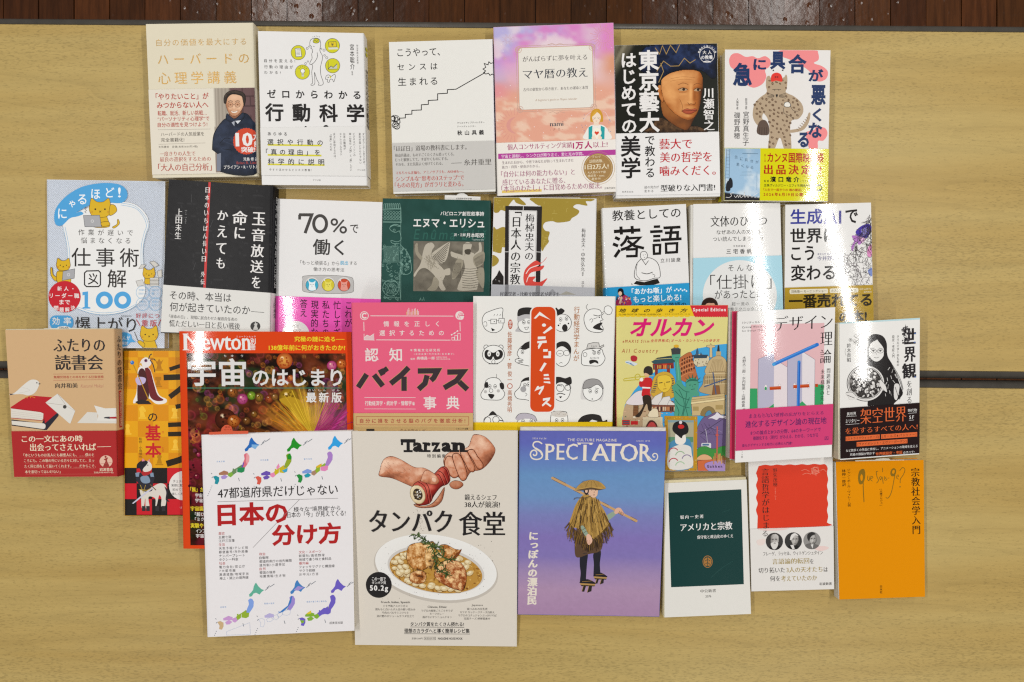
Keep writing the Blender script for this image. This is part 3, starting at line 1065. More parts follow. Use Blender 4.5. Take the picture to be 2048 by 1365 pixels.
t('「ほぼ日」道場の教科書にします。', 136, 980, 522, 40, g_, 0, 1); t('秋山具義は、ものすごくたくさん拾ってくる。', 145, 1036, 424, 24, g_, 0, 1); t('じっと観察してて、すばやくものにする。', 147, 1068, 378, 24, g_, 0, 1); t('それを、また気前よく分けてくれる。', 149, 1101, 338, 24, g_, 0, 1)
l([(548, 1104), (624, 1101)], 3, g_); t('糸井重里', 638, 1076, 198, 44, g_, 0, 1)
t('マルちゃん正麺も、アミノサプリも、AKB48も―。', 150, 1162, 486, 23, '#bb4137', 0, 1); t('シンプルな“思考の3ステップ”で', 150, 1200, 490, 36, '#bb4137', 0, 1); t('「ものの見方」がガラリと変わる。', 143, 1243, 492, 40, '#bb4137', 0, 1)
finish()

# ---- pink watercolour book
Book('paperback_book', 'pink and lilac watercolour book with a cream title plate and a fair haired woman', 'book',
     [(850, 125), (1713, 93), (1735, 1308), (880, 1338)], 18, '#dcb0c4', spine='L', finish='satin', bow=1.2, roll=6, spine_col='#c9bfe0')
part('watercolour_print')
def f(u, v):
    n1, n2, n3 = fbm(u * 4, v * 5), fbm(u * 3 + 9, v * 4 + 3), fbm(u * 9 + 5, v * 22)
    o = mixc(lin('#dcb4cf'), lin('#b9b0de'), ss(.42, .62, n1 + .22 * ss(.25, 0, u)))
    o = mixc(o, lin('#d886c6'), ss(.46, .62, n2) * ss(.45, .15, v))
    o = mixc(o, lin('#e9d9dd'), ss(.5, .66, fbm(u * 5 + 31, v * 6)) * .7)
    o = mixc(o, lin('#dd88c4'), ss(.80, .95, u) * ss(.34, .2, v))
    o = mixc(o, lin('#e3a68f'), ss(.26, .6, v + .25 * (n1 - .5)))
    o = mixc(o, lin('#dc9a78'), ss(.80, 1, u) * ss(.18, .3, v) * ss(.5, .36, v))
    o = mixc(o, lin('#e2929a'), ss(.2, 0, u) * ss(.42, .5, v) * ss(.62, .54, v) * .9)
    o = mixc(o, lin('#eccbb4'), ss(.45, .62, n3) * ss(.55, .62, v) * .8)
    return o
fullfld(60, 76, f, 0, .73)
for k in range(24):
    q = math.radians(k * 15); l([(1640 + 48 * math.cos(q), 195 + 48 * math.sin(q)), (1640 + (74 + 24 * (k % 2)) * math.cos(q), 195 + (74 + 24 * (k % 2)) * math.sin(q))], 3.5, '#d99ba4')
c(1640, 195, 44, '#d99ba4', w=3); c(1640, 195, 30, '#dda3ad', w=2)
for k in range(16):
    q = math.radians(k * 22.5); l([(955 + 12 * math.cos(q), 215 + 12 * math.sin(q)), (955 + (30 + 14 * (k % 2)) * math.cos(q), 215 + (30 + 14 * (k % 2)) * math.sin(q))], 2.5, '#c9a8b8')
for k in range(8):
    q = math.radians(k * 45); l([(932, 350), (932 + 20 * math.cos(q), 350 + 20 * math.sin(q))], 2, '#d3a6b6')
p([(1008, 770), (962, 790), (944, 830), (962, 872), (1010, 890), (980, 862), (972, 828), (982, 796)], '#db9a90', 1)
for k in range(15):
    q = math.radians(75 + k * 14); l([(1000 + 75 * math.cos(q), 830 - 75 * math.sin(q)), (1000 + 122 * math.cos(q), 830 - 122 * math.sin(q))], 2.5, '#d9938a')
for k in range(60):
    c(rr.uniform(870, 1700), rr.uniform(110, 930), rr.uniform(1.2, 3.6), '#f4e6e6', n=8)
part('title_plate')
r(1025, 272, 540, 452, '#c9a08c', 26); r(1030, 277, 530, 442, '#e7e2d9', 26)
r(1014, 262, 562, 472, '#c9a797', 30, 3)
for x, y in ((1030, 288), (1560, 270), (1042, 716), (1572, 700)):
    c(x, y, 22, '#cda899', w=4); c(x, y, 9, '#cda899', w=3)
for x, y in ((1300, 252), (1306, 742)):
    l([(x - 60, y), (x - 25, y - 9), (x, y + 3), (x + 25, y - 9), (x + 60, y)], 3, '#c9a797', 1)
t('がんばらずに夢を叶える', 1060, 336, 464, 40, '#4f4849', -.002, 1); t('マヤ暦の教え', 1062, 430, 465, 70, '#2d3340', -.002, 1)
t('古代の叡智から導き出す、あなたの運命と本質', 1065, 563, 466, 24, '#5a5253', 0, 1); t("A beginner's guide to Mayan calendar", 1150, 642, 302, 20, '#b59a85', 0, 0, .25)
part('woman_illustration')
l([(1500, 800), (1520, 760), (1560, 730)], 2, '#e8dde6', 1); l([(1690, 800), (1660, 745), (1640, 730)], 2, '#e8dde6', 1)
p([(1506, 930), (1512, 880), (1545, 832), (1590, 826), (1640, 830), (1676, 870), (1692, 930)], '#ece8e2', 1)
p([(1572, 790), (1606, 790), (1608, 832), (1570, 832)], '#eed8c4')
p([(1547, 800), (1550, 745), (1575, 714), (1612, 716), (1634, 750), (1638, 800), (1620, 806), (1560, 806)], '#d09a34', 1)
p([(1562, 760), (1590, 735), (1620, 760), (1616, 800), (1592, 816), (1566, 800)], '#f0dcc8', 1)
p([(1556, 770), (1578, 728), (1600, 726), (1580, 752)], '#d9a640', 1)
for x in (1578, 1606):
    l([(x - 7, 776), (x, 780), (x + 7, 776)], 3, '#5a4636', 1)
l([(1586, 800), (1597, 800)], 3, '#c8473c'); c(1568, 790, 5, '#e9b9a5'); c(1615, 790, 5, '#e9b9a5')
p([(1534, 845), (1562, 832), (1560, 930), (1534, 930)], '#2ba0a4'); p([(1622, 832), (1650, 845), (1648, 930), (1618, 930)], '#2ba0a4')
c(1593, 884, 34, '#f3eede'); p([(1593, 902), (1576, 884), (1582, 872), (1593, 878), (1604, 872), (1610, 884)], '#d8452f')
p([(1556, 916), (1578, 898), (1590, 930), (1558, 930)], '#f0dcc8'); p([(1630, 916), (1608, 898), (1598, 930), (1628, 930)], '#f0dcc8')
for k in range(14):
    c(rr.choice([1490, 1505, 1692, 1680]) + rr.uniform(-6, 6), rr.uniform(730, 890), 2.6, '#5a7fb0', n=8)
part('printed_text')
t('nami', 1257, 806, 96, 32, '#3a4250', .004, 1); t('-ナミ-', 1258, 852, 92, 18, '#8a5a50')
obi(958, 932, 1340, 1310, '#ece6df')
part('printed_text', 'belly_band')
P_ = '#ad5378'
t('個人コンサルティング実績', 950, 968, 466, 42, P_, 0, 1); t('1万人', 1420, 950, 140, 54, '#b3266a', .03); t('以上!', 1566, 950, 104, 42, P_, 0, 1)
r(885, 1036, 850, 38, '#b5429a'); t('宇宙と調和し、シンクロが降り注ぐ、愛と光の学問。', 908, 1043, 590, 26, '#f3e3ee', .004, 1)
t('生まれた日から、今世であなたが持って生まれてきた', 912, 1090, 514, 22, '#7b6a70', 0, 1); t('能力・資質・使命がわかる。', 912, 1122, 270, 22, '#7b6a70', 0, 1)
r(912, 1300, 285, 18, '#e3c368')
P_ = '#a4617e'
t('「自分には何の能力もない」と', 905, 1162, 530, 44, P_, 0, 1); t('感じているあなたに贈る、', 915, 1220, 452, 44, P_, 0, 1); t('「本当のわたし」に目覚めるための魔法。', 908, 1266, 722, 46, P_, 0, 1); t('日本文芸社', 1650, 1276, 76, 15, K)
part('gold_seal', 'belly_band')
c(1603, 1138, 106, '#a58150'); c(1603, 1138, 97, '#cdb17c', w=3); c(1603, 1138, 118, '#b9995f', w=2)
E2 = '#efe3c6'
t('ブログ', 1560, 1050, 60, 17, E2); t('訪問者数、', 1538, 1078, 102, 24, E2, 0, 1); t('1日2万人!', 1505, 1112, 172, 38, E2, .016, 1); t('大人気のマヤ暦', 1526, 1162, 130, 18, E2); t('鑑定家・nami、', 1530, 1186, 122, 18, E2); t('最新作!', 1556, 1208, 66, 17, E2)
finish()

# ---- black art book with a painted man in a dark blue hat
view(1210, 60, 3.592)
Book('paperback_book', 'black and white book with a painted head in a dark blue hat', 'book',
     [(68, 112), (806, 98), (827, 1197), (76, 1212)], 19, '#e6e4e3', spine='L', finish='satin', bow=.8)
part('painted_portrait')
def f(u, v):
    o = mixc(lin('#23241b'), lin('#161713'), fbm(u * 5, v * 6))
    d = np.abs(u * 1.0 + v * .55 - .12)
    st = fbm(u * 30 + v * 14, v * 2) 
    o = mixc(o, mixc(lin('#8f8772'), lin('#4c4636'), st * 1.4 - .2), ss(.22, .1, u + v * .55))
    return o
fld(69, 113, 738, 632, 70, 50, f)
FL_ = ('#3a1a0a', '#b0652c', '#e8a868')
sh([(300, 742), (330, 690), (390, 628), (470, 664), (560, 694), (660, 690), (720, 742)], ('#140d09', '#3a281a', '#6a4d33'), 50, 6, .9, .05, fine=.3)
sh([(418, 490), (412, 600), (450, 650), (520, 700), (590, 722), (630, 660), (650, 560)], ('#3a1c0d', '#8d5226', '#b5763c'), 60, 5, .12, gs=((560, 650, 70, 34, -.35),))
sh([(385, 398), (377, 440), (392, 492), (416, 524), (434, 470), (424, 406)], FL_, 18, 4, .1, gs=((404, 450, 10, 30, -.25),))
sh([(402, 376), (430, 326), (560, 288), (660, 294), (698, 330), (704, 400), (694, 470), (680, 556), (654, 616), (612, 650), (560, 640), (490, 594), (432, 524), (408, 450)], FL_, 74, 4, .14, .05, L=(-.75, -.35), bias=.13,
   gs=((520, 345, 70, 34, .20), (480, 470, 36, 60, .16), (556, 432, 44, 17, -.26), (668, 430, 26, 16, -.26), (616, 450, 11, 62, .26), (642, 470, 14, 60, -.30), (618, 522, 26, 12, .14), (612, 540, 34, 8, -.26), (690, 480, 26, 110, -.28), (524, 530, 16, 50, -.14), (600, 622, 40, 16, .16), (600, 606, 34, 7, -.2), (450, 560, 50, 60, -.2), (560, 462, 34, 10, .12), (590, 378, 50, 8, -.10), (580, 640, 60, 16, -.2)))
for (x, y, w_) in ((560, 430, 32), (664, 432, 25)):
    p([(x - w_, y + 4), (x, y - 11), (x + w_, y + 2), (x, y + 11)], '#b99a78', 1); c(x + 5, y - 1, 10, '#2f1c12'); l([(x - w_ - 4, y + 1), (x, y - 13), (x + w_ + 3, y)], 4, '#4a2611', 1); l([(x - w_ - 4, y - 33), (x, y - 47), (x + w_ + 6, y - 36)], 3.5, '#7a4521', 1); l([(x - w_ + 4, y + 19), (x, y + 24), (x + w_ - 4, y + 16)], 2, '#8a5028', 1)
l([(594, 522), (604, 536), (616, 532), (642, 536), (652, 522)], 3.5, '#5e2f15', 1)
sh([(552, 584), (588, 566), (616, 572), (648, 566), (660, 580), (620, 604), (580, 604)], ('#5a2416', '#a1462c', '#c8684a'), 12, 3, .1); l([(550, 584), (600, 582), (660, 578)], 3.5, '#4a1d10', 1)
l([(536, 500), (556, 548), (550, 590)], 2.5, '#8a5026', 1); l([(470, 352), (560, 338), (650, 346)], 2, '#9c5c2c', 1); l([(468, 370), (560, 356), (640, 362)], 1.6, '#9c5c2c', 1)
part('hat_print')
sh([(330, 112), (780, 108), (798, 250), (802, 330), (770, 352), (700, 300), (600, 285), (500, 300), (420, 345), (370, 410), (330, 380), (350, 330), (260, 300), (250, 200)], ('#080b14', '#131c33', '#2c3c66'), 60, 7, .9, .03, fine=.15)
for q in ([(360, 130), (392, 175), (412, 115), (440, 175), (470, 112), (510, 165), (536, 108)], [(372, 300), (420, 225), (470, 262), (530, 260), (570, 205), (610, 240), (650, 215)], [(385, 380), (420, 300), (400, 240)]):
    l(q, 5, '#a88a52')
part('title_lettering')
vt('東京藝大', 238, 146, 148, 594, W, .03); vt('はじめての', 108, 160, 118, 590, W, .025)
part('author_lettering'); vt('川瀬智之', 704, 415, 80, 312, W, .016, 1)
part('emblem_print')
c(733, 182, 54, W, w=3); vt('大人', 704, 150, 1, 1, W); t('大人', 700, 150, 66, 28, W, .02); t('の教養', 690, 184, 84, 30, W, .02); l([(706, 232), (733, 226), (760, 232)], 7, W, 1)
for k in range(9):
    q = math.radians(200 + k * 17.5); t('基礎から身につく。'[k], 733 + 63 * math.cos(q) - 7, 182 + 63 * math.sin(q) - 7, 14, 14, W, .02)
obi(748, 736, 1192, 1178, '#e9e7e6')
part('printed_text', 'belly_band')
vt('で教わる', 282, 756, 76, 312, K, .012); vt('美学', 108, 762, 148, 312, K, .022)
t('藝大で', 388, 786, 236, 76, '#bd1f2a', .006, 1); t('美の哲学を', 392, 882, 374, 74, '#bd1f2a', .006, 1); t('噛みくだく。', 392, 980, 402, 72, '#bd1f2a', .006, 1)
t('絵の見方が', 282, 1123, 104, 20, '#4a4745'); t('変わる', 282, 1151, 64, 19, '#4a4745'); t('型破りな入門書!', 398, 1115, 392, 50, K, .008, 1); t('世界文化社', 122, 1160, 80, 13, '#4a4745')
finish()

# ---- white book with a leopard in a red cap
Book('paperback_book', 'white book with a leopard in a red cap and a yellow band', 'book',
     [(862, 142), (1620, 147), (1598, 1237), (855, 1229)], 19, '#e5e1de', base=(0, 0, 0, 0), lift=(-.8, .8, .8, -.8), spine='N', finish='satin', bow=.5, page='#d8cda9')
part('leopard_illustration')
Q_ = '#ee8b8d'
p([(892, 215), (915, 175), (960, 170), (1010, 195), (1060, 190), (1100, 205), (1150, 190), (1188, 220), (1180, 265), (1150, 290), (1158, 340), (1130, 390), (1070, 416), (1020, 395), (990, 350), (960, 300), (905, 270)], Q_, 1)
p([(1262, 148), (1500, 148), (1530, 165), (1534, 215), (1500, 240), (1560, 262), (1600, 300), (1590, 350), (1545, 372), (1500, 355), (1470, 300), (1400, 250), (1330, 215), (1270, 190)], Q_, 1)
p([(1440, 740), (1500, 720), (1520, 700), (1580, 706), (1598, 750), (1570, 795), (1530, 800), (1525, 855), (1470, 855), (1455, 800)], Q_, 1)
LB = '#b39d82'
p([(1335, 720), (1400, 706), (1440, 660), (1462, 600), (1476, 604), (1462, 670), (1420, 722), (1340, 740)], LB, 1)
p([(1160, 345), (1180, 330), (1200, 350), (1280, 345), (1300, 322), (1310, 350), (1306, 420), (1300, 450), (1360, 480), (1412, 530), (1424, 590), (1390, 640), (1345, 650), (1330, 700), (1338, 860), (1290, 860), (1256, 775), (1215, 860), (1172, 860), (1180, 760), (1176, 660), (1140, 600), (1130, 640), (1160, 660), (1140, 700), (1090, 680), (1062, 620), (1072, 540), (1110, 490), (1160, 450), (1156, 400)], LB, 1)
sp = []
for k in range(2600):
    x, y = rr.uniform(1066, 1420), rr.uniform(352, 850)
    ok = (1162 < x < 1304 and 352 < y < 480) or (((x - 1242) / 172) ** 2 + ((y - 560) / 100) ** 2 < 1) or (1180 < x < 1332 and 600 < y < 845)
    if 1180 < x < 1300 and 395 < y < 500: ok = False
    if y > 770 and abs(x - 1256) < (y - 760) * .5: ok = False
    if 1128 < x < 1176 and 590 < y: ok = False
    if 1276 < x < 1350 and 510 < y < 590: ok = False
    if ok and all((x - a_) ** 2 + (y - b_) ** 2 > 27 ** 2 for a_, b_ in sp):
        sp.append((x, y))
        c(x, y, rr.uniform(8, 12), '#6d5541', ry=rr.uniform(6, 9), rot=rr.uniform(0, 90), n=9); c(x + 1, y, rr.uniform(2, 4), '#9a8268', n=7)
p([(1194, 372), (1198, 325), (1232, 308), (1266, 325), (1272, 372), (1232, 366)], '#e0392f', 1); t('M', 1220, 335, 24, 12, K, .02)
for s_ in (1, -1):
    for k in range(4):
        l([(1233 + s_ * 18, 470 + k * 4), (1233 + s_ * 66, 456 + k * 12)], 3, '#3a3029')
p([(1226, 466), (1242, 466), (1234, 488)], K, 1); l([(1202, 430), (1232, 428), (1264, 430)], 3, K); l([(1218, 430), (1220, 440)], 3, K); l([(1248, 430), (1249, 440)], 3, K)
p([(1202, 297), (1209, 285), (1217, 297)], K); p([(1269, 296), (1276, 284), (1284, 296)], K)
p([(1090, 720), (1110, 660), (1150, 650), (1176, 690), (1176, 750), (1140, 758), (1100, 750)], '#5d4b41', 1)
for k in range(4):
    l([(1112 + k * 16, 700), (1108 + k * 18, 752)], 3, '#3a2e27')
ln2([(1288, 550), (1292, 524), (1320, 520), (1334, 545), (1318, 556)], 4, K, '#e8e3da'); l([(1280, 560), (1288, 600), (1330, 620), (1352, 640)], 3, '#4a3d33', 1); l([(1330, 545), (1352, 580), (1388, 586)], 3, '#4a3d33', 1)
for k in range(7):
    l([(1375 + k * 12, 712 - k * 14), (1392 + k * 11, 724 - k * 14)], 4, '#8a735c')
part('title_lettering')
N_ = '#1e3460'
for ch_, x, y, w_, h in (('急', 920, 236, 138, 168), ('に', 1066, 210, 92, 80), ('具', 1186, 156, 112, 130), ('合', 1316, 174, 134, 140), ('が', 1462, 282, 108, 90), ('悪', 1480, 396, 108, 145), ('く', 1490, 562, 68, 98), ('な', 1460, 666, 102, 112), ('る', 1384, 736, 82, 110)):
    t(ch_, x, y, w_, h, N_, .04)
part('printed_text')
vt('哲学者', 1006, 490, 18, 84, K); vt('宮野真生子', 990, 584, 48, 250, K); vt('人類学者', 943, 490, 17, 84, K); vt('磯野真穂', 927, 590, 46, 196, K)
obi(850, 858, 1226, 1232, '#d9d316', 'gloss')
part('film_poster', 'belly_band')
def f(u, v):
    o = mixc(lin('#9fc0dc'), lin('#d3e0ea'), ss(.45, .68, fbm(u * 3 + 2, v * 3)))
    o = mixc(o, lin('#86a9c6'), ss(.3, 0, v) * .5)
    return mixc(o, lin('#2b2a2d'), ss(.83, .86, v - .10 * u))
fld(857, 853, 257, 372, 40, 56, f)
for k in range(2):
    l([(895 - 22 * k, 858), (860 + 28 * (1 - k), 1160)], 3, '#5c6f80')
for k in range(12):
    l([(870 - k * 1.0, 870 + k * 24), (896 - k * .6, 872 + k * 24)], 2, '#6a7c8c')
for x, y in ((900, 1072), (884, 1095)):
    c(x, y, 8, '#2a2c31'); p([(x - 12, y + 6), (x + 12, y + 6), (x + 14, y + 60), (x - 16, y + 62)], '#2a2c31', 1)
for ch_, x, y in (('急', 930, 905), ('に', 968, 918), ('具', 1002, 926), ('合', 1042, 934), ('が', 1080, 940), ('悪', 942, 958), ('く', 976, 968), ('な', 1010, 975), ('る', 1042, 980)):
    t(ch_, x, y, 22, 22, '#3e5468', 0, 1)
for k in range(4):
    l([(985 - k * 6, 1018 + k * 10), (1050 + k * 4, 1020 + k * 10)], 2, '#8aa6bd')
l([(985, 890), (1097, 892)], 5, '#6d8aa2'); l([(1090, 1020), (1088, 1150)], 3, '#8aa6bd')
l([(925, 1172), (900, 1178), (908, 1192), (890, 1206), (866, 1204)], 3, W, 1)
l([(925, 1192), (938, 1206), (950, 1190), (958, 1206), (968, 1188), (975, 1206), (996, 1190), (1000, 1165), (1002, 1204), (1020, 1190), (1026, 1206), (1040, 1188), (1052, 1204), (1070, 1190), (1100, 1170)], 3, W, 1)
t('6.19', 1072, 1196, 34, 14, W)
part('printed_text', 'belly_band')
R_ = '#b3261d'
vt('第79回', 1141, 895, 14, 56, R_); t('カンヌ国際映画祭', 1165, 882, 406, 74, R_, .022); t('出品決定!!', 1140, 968, 412, 72, R_, .02, 1)
t('(コンペティション部門)', 1420, 1048, 146, 14, R_); t('監督', 1140, 1080, 36, 15, K); t('濱口竜介', 1185, 1054, 210, 42, K, .03); t('(『ドライブ・マイ・カー』)', 1402, 1082, 158, 16, K)
t('主演:ヴィルジニー・エフィラ/岡本多緒', 1140, 1108, 338, 20, K, .012); t('「人生で一度きりの 魂の邂逅」', 1136, 1140, 276, 20, R_, .012); t('2026年6月19日公開', 1138, 1170, 280, 26, R_, .024)
c(1533, 1136, 25, '#26241c'); p([(1512, 1132), (1545, 1124), (1552, 1140), (1520, 1150)], '#d9d316', 1); t('晶文社・ケア', 1490, 1182, 72, 14, K)
B0 = B
finish()
view(1210, 60, 3.592)
sheet('back_flap', [(826, 1195), (862, 1195), (862, 1236), (812, 1236)], .004, '#d6d01c', B.root, B.org)
# ================================================================ second row
def cat(x, y, s, col='#d9b023', lines='#5b4212', body=True):
    """simple round cartoon cat, head centred at x, y"""
    if body:
        ln2([(x - 38 * s, y + 95 * s), (x - 42 * s, y + 55 * s), (x - 25 * s, y + 25 * s), (x + 25 * s, y + 25 * s), (x + 46 * s, y + 60 * s), (x + 48 * s, y + 95 * s)], 3, lines, col)
    ln2([(x - 60 * s, y + 5 * s), (x - 58 * s, y - 30 * s), (x - 48 * s, y - 66 * s), (x - 18 * s, y - 46 * s), (x + 18 * s, y - 46 * s), (x + 48 * s, y - 66 * s), (x + 58 * s, y - 30 * s), (x + 60 * s, y + 5 * s), (x + 35 * s, y + 38 * s), (x - 35 * s, y + 38 * s)], 3, lines, col)
    for q in (-1, 1):
        c(x + q * 27 * s, y - 4 * s, 5 * s, '#2a2010', n=10)
        for k in (0, 1):
            l([(x + q * 40 * s, y + (8 + 8 * k) * s), (x + q * 56 * s, y + (6 + 10 * k) * s)], 2.5, '#b5552a')
    l([(x - 6 * s, y + 4 * s), (x + 6 * s, y + 14 * s)], 3, '#2a2010'); l([(x + 6 * s, y + 4 * s), (x - 6 * s, y + 14 * s)], 3, '#2a2010')

def laptop(A):
    ln2(A, 3, '#5b5b5e', '#a9a9ad', 0)
    m_ = np.mean(A, 0); c(m_[0], m_[1], 9, '#e0e0e0', w=3)

view(70, 340, 3.592)
Book('paperback_book', 'pale blue book with yellow cartoon cats using laptops', 'book',
     [(85, 70), (935, 83), (930, 1282), (95, 1280)], 11, '#d6dbe4', spine='L', finish='satin', bow=.6, page='#d8ccb0')
part('cover_pattern')
for k in range(0, 150):
    x = -1150 + k * 16
    l([(max(x, 88), 75 + max(0, 88 - x)), (min(x + 1200, 930), 75 + min(x + 1200, 930) - x)], 3, '#c3ccdb') if x < 925 else None
p([(205, 420), (230, 350), (400, 270), (600, 235), (720, 250), (800, 320), (822, 400), (800, 470), (782, 560), (782, 640), (790, 800), (790, 900), (720, 980), (620, 1025), (480, 1040), (340, 1010), (260, 940), (240, 800), (238, 640), (225, 500)], '#e9e8e7', 1)
for q in (0, 14):
    l([(205 + q, 410), (225 + q, 500), (238 + q, 580), (240 + q, 640)], 3, '#7fb2d8', 1)
    l([(620, 240 + q), (720, 262 + q), (790 - q, 330), (818 - q, 400), (800 - q, 460), (780 - q, 560), (780 - q, 690)], 3, '#7fb2d8', 1)
    l([(310, 1000 - q), (420, 1034 - q), (520, 1042 - q), (640, 1022 - q), (730, 980 - q)], 3, '#7fb2d8', 1)
part('speech_balloon')
p([(142, 340), (160, 270), (230, 190), (340, 125), (480, 98), (600, 105), (655, 140), (668, 190), (640, 232), (590, 242), (480, 232), (390, 258), (300, 310), (330, 300), (352, 318), (310, 336), (255, 350), (200, 400), (155, 395)], '#4fa2da', 1)
for ch_, x, y, s_ in (('に', 170, 280, 62), ('ゃ', 248, 222, 46), ('る', 312, 178, 62), ('ほ', 408, 140, 64), ('ど', 512, 128, 62), ('!', 600, 128, 20)):
    t(ch_, x, y, s_, 72 if ch_ != 'ゃ' else 50, '#eef2f6', .012)
part('cat_drawing')
cat(472, 290, 1.28)
ln2([(540, 330), (590, 300), (580, 260), (545, 255)], 3, '#5b4212', '#d9b023'); ln2([(575, 420), (610, 390), (604, 360), (595, 362), (592, 392), (560, 412)], 3, '#5b4212', '#d9b023')
laptop([(352, 330), (468, 328), (482, 412), (362, 410)])
ln2([(480, 380), (530, 374), (540, 398), (490, 408)], 3, '#5b4212', '#d9b023')
l([(365, 268), (375, 276), (362, 284), (374, 294), (362, 302), (372, 312)], 3, K)
part('cat_drawing', new=1)
cat(208, 690, .82)
ln2([(150, 800), (120, 760), (116, 706), (128, 708), (134, 752), (165, 780)], 3, '#5b4212', '#d9b023'); ln2([(160, 740), (190, 730), (250, 745), (262, 800), (240, 820), (170, 815)], 3, '#5b4212', '#d9b023')
laptop([(206, 730), (290, 712), (286, 780), (200, 796)])
part('cat_drawing', new=1)
cat(822, 752, .72)
for A in ([(748, 712), (768, 682), (800, 684), (780, 708)], [(826, 664), (858, 656), (894, 686), (862, 702)], [(880, 730), (912, 718), (916, 770), (890, 776)]):
    ln2(A, 2.5, '#77716a', '#cfcbc4', 0)
for k in range(6):
    ln2([(828, 836 - k * 10), (890, 836 - k * 10), (892, 827 - k * 10), (830, 827 - k * 10)], 2, '#6d675f', '#d8d5d0', 0)
ln2([(728, 800), (775, 790), (790, 830), (742, 838)], 2.5, '#77716a', '#d2d0cd', 0)
part('cat_drawing', new=1)
cat(822, 1188, 1.05)
l([(716, 1165), (746, 1240)], 3.5, '#4a3510'); ln2([(740, 1240), (756, 1226), (790, 1250), (780, 1276)], 3, '#5b4212', '#d9b023')
part('title_lettering')
D_ = '#3b3633'
t('作業が遅いで', 315, 428, 392, 44, D_); t('悩まなくなる', 333, 486, 355, 44, D_); t('仕事術', 265, 560, 485, 136, '#2f2b29', .004)
ln2([(375, 728), (460, 726), (474, 740), (474, 826), (460, 840), (374, 840), (360, 826), (360, 742)], 9, '#2f2b29', '#e9e8e7', 0)
l([(395, 750), (410, 775)], 9, '#2f2b29'); l([(420, 745), (430, 768)], 9, '#2f2b29'); l([(448, 755), (425, 800), (385, 822)], 9, '#2f2b29', 1); l([(392, 780), (440, 806), (456, 822)], 9, '#2f2b29', 1)
t('解', 524, 716, 136, 132, '#2f2b29', .006)
t('爆上がり', 290, 1055, 438, 110, '#2f2b29', .004)
B_ = '#4fa2da'
p([(345, 880), (385, 874), (385, 985), (402, 990), (402, 998), (345, 998), (345, 990), (360, 985), (360, 900), (345, 904)], B_)
for x in (502, 633):
    c(x, 937, 45, B_, ry=46, w=32, n=40)
r(108, 1046, 170, 100, B_, 44); t('効率', 126, 1058, 136, 56, W, .01)
part('red_badge')
c(217, 912, 116, '#c4212f', ry=113); t('新人・', 165, 838, 116, 32, W, .016); t('リーダー職', 110, 886, 212, 36, W, .016); t('まで', 180, 934, 76, 34, W, .016)
for k, ch_ in enumerate('問題解決'):
    t(ch_, 140 + k * 40, 972 + (6, 18, 16, 4)[k], 32, 32, W, .016)
part('printed_text')
R_ = '#bb4048'
t('好評につき', 728, 1030, 210, 36, R_); t('重版', 768, 1078, 108, 48, R_, .006); l([(730, 1076), (758, 1122)], 5, R_); l([(905, 1076), (886, 1122)], 5, R_)
for x, y, a_, b_ in ((776, 882, '明確に', '目指がない'), (868, 882, '段取りが', '悪い'), (776, 965, '作業に', '追われている'), (868, 965, '会議が', '進まない')):
    c(x, y, 46, '#8cbadd', w=3); t(a_, x - 26, y - 26, 52, 16, '#8cbadd'); t(b_, x - 28, y, 56, 16, '#8cbadd')
p([(620, 1180), (650, 1168), (690, 1185), (700, 1215), (724, 1238), (690, 1240), (660, 1265), (615, 1262)], B_, 1); t('んが', 632, 1192, 54, 30, W); t('解説!', 625, 1234, 46, 24, W)
t('KADOKAWA', 622, 1046, 74, 9, D_)
finish()

# ---- black book, white brush lettering
Book('paperback_book', 'black book with white lettering crossed by a thin red line', 'book',
     [(962, 68), (1712, 116), (1690, 1196), (905, 1172)], 21, '#201f20', spine='R', finish='satin', bow=1.0, spine_col='#1d1d22', roll=4)
part('cover_pattern')
def f(u, v):
    n_ = fbm(u * 30, v * 34)
    g = ((np.abs((u * 7 + .15 * np.sin(v * 11)) % 1 - .5) > .485) | (np.abs((v * 9 + .1 * np.sin(u * 9)) % 1 - .5) > .485)) * (fbm(u * 7 + 4, v * 7) > .5)
    return mixc(mixc(lin('#1d1c1e'), lin('#262527'), n_), lin('#39383a'), g * .55)
fullfld(90, 80, f, 0, .71)
l([(1246, 85), (1262, 86), (1226, 850), (1208, 849)], 0.01, '#cf4444')
p([(1247, 86), (1263, 87), (1227, 852), (1209, 850)], '#cc4141')
rr = random.Random(9)
for k in range(9):
    x, y = rr.uniform(960, 1650), rr.uniform(100, 800); l([(x, y), (x + rr.uniform(-30, 30), y + rr.uniform(10, 60))], 1.6, '#5c5b5d', 1) if 0 else l([(x, y), (x + rr.uniform(-30, 30), y + rr.uniform(10, 60))], 1.6, '#5c5b5d')
part('title_lettering')
for ch_, x, y in zip('玉音放送を', (1562, 1558, 1552, 1548, 1558), (304, 420, 534, 648, 765)):
    t(ch_, x, y, 96 if ch_ != 'を' else 64, 92 if ch_ != 'を' else 84, W, .012, 1)
for ch_, x, y, w_, h in (('命', 1418, 292, 112, 102), ('に', 1435, 412, 76, 82), ('か', 1312, 292, 78, 68), ('え', 1310, 398, 72, 86), ('て', 1302, 524, 74, 80), ('も', 1304, 632, 62, 76)):
    t(ch_, x, y, w_, h, W, .012, 1)
part('printed_text')
for k, ch_ in enumerate('日本のいちばん長い日　外伝'):
    t(ch_, 1226 - k * 3.0, 126 + k * 55, 30, 38, W, .004, 1) if ch_ != '　' else None
for ch_, y in zip('上田未生', (278, 336, 390, 446)):
    t(ch_, 1014 - (y - 278) * .05, y, 46, 50, W, .004, 1)
vt('Mio Ueda', 1074, 286, 22, 100, '#9a9a9a')
obi(826, 885, 1166, 1190, '#dfddd9')
part('printed_text', 'belly_band')
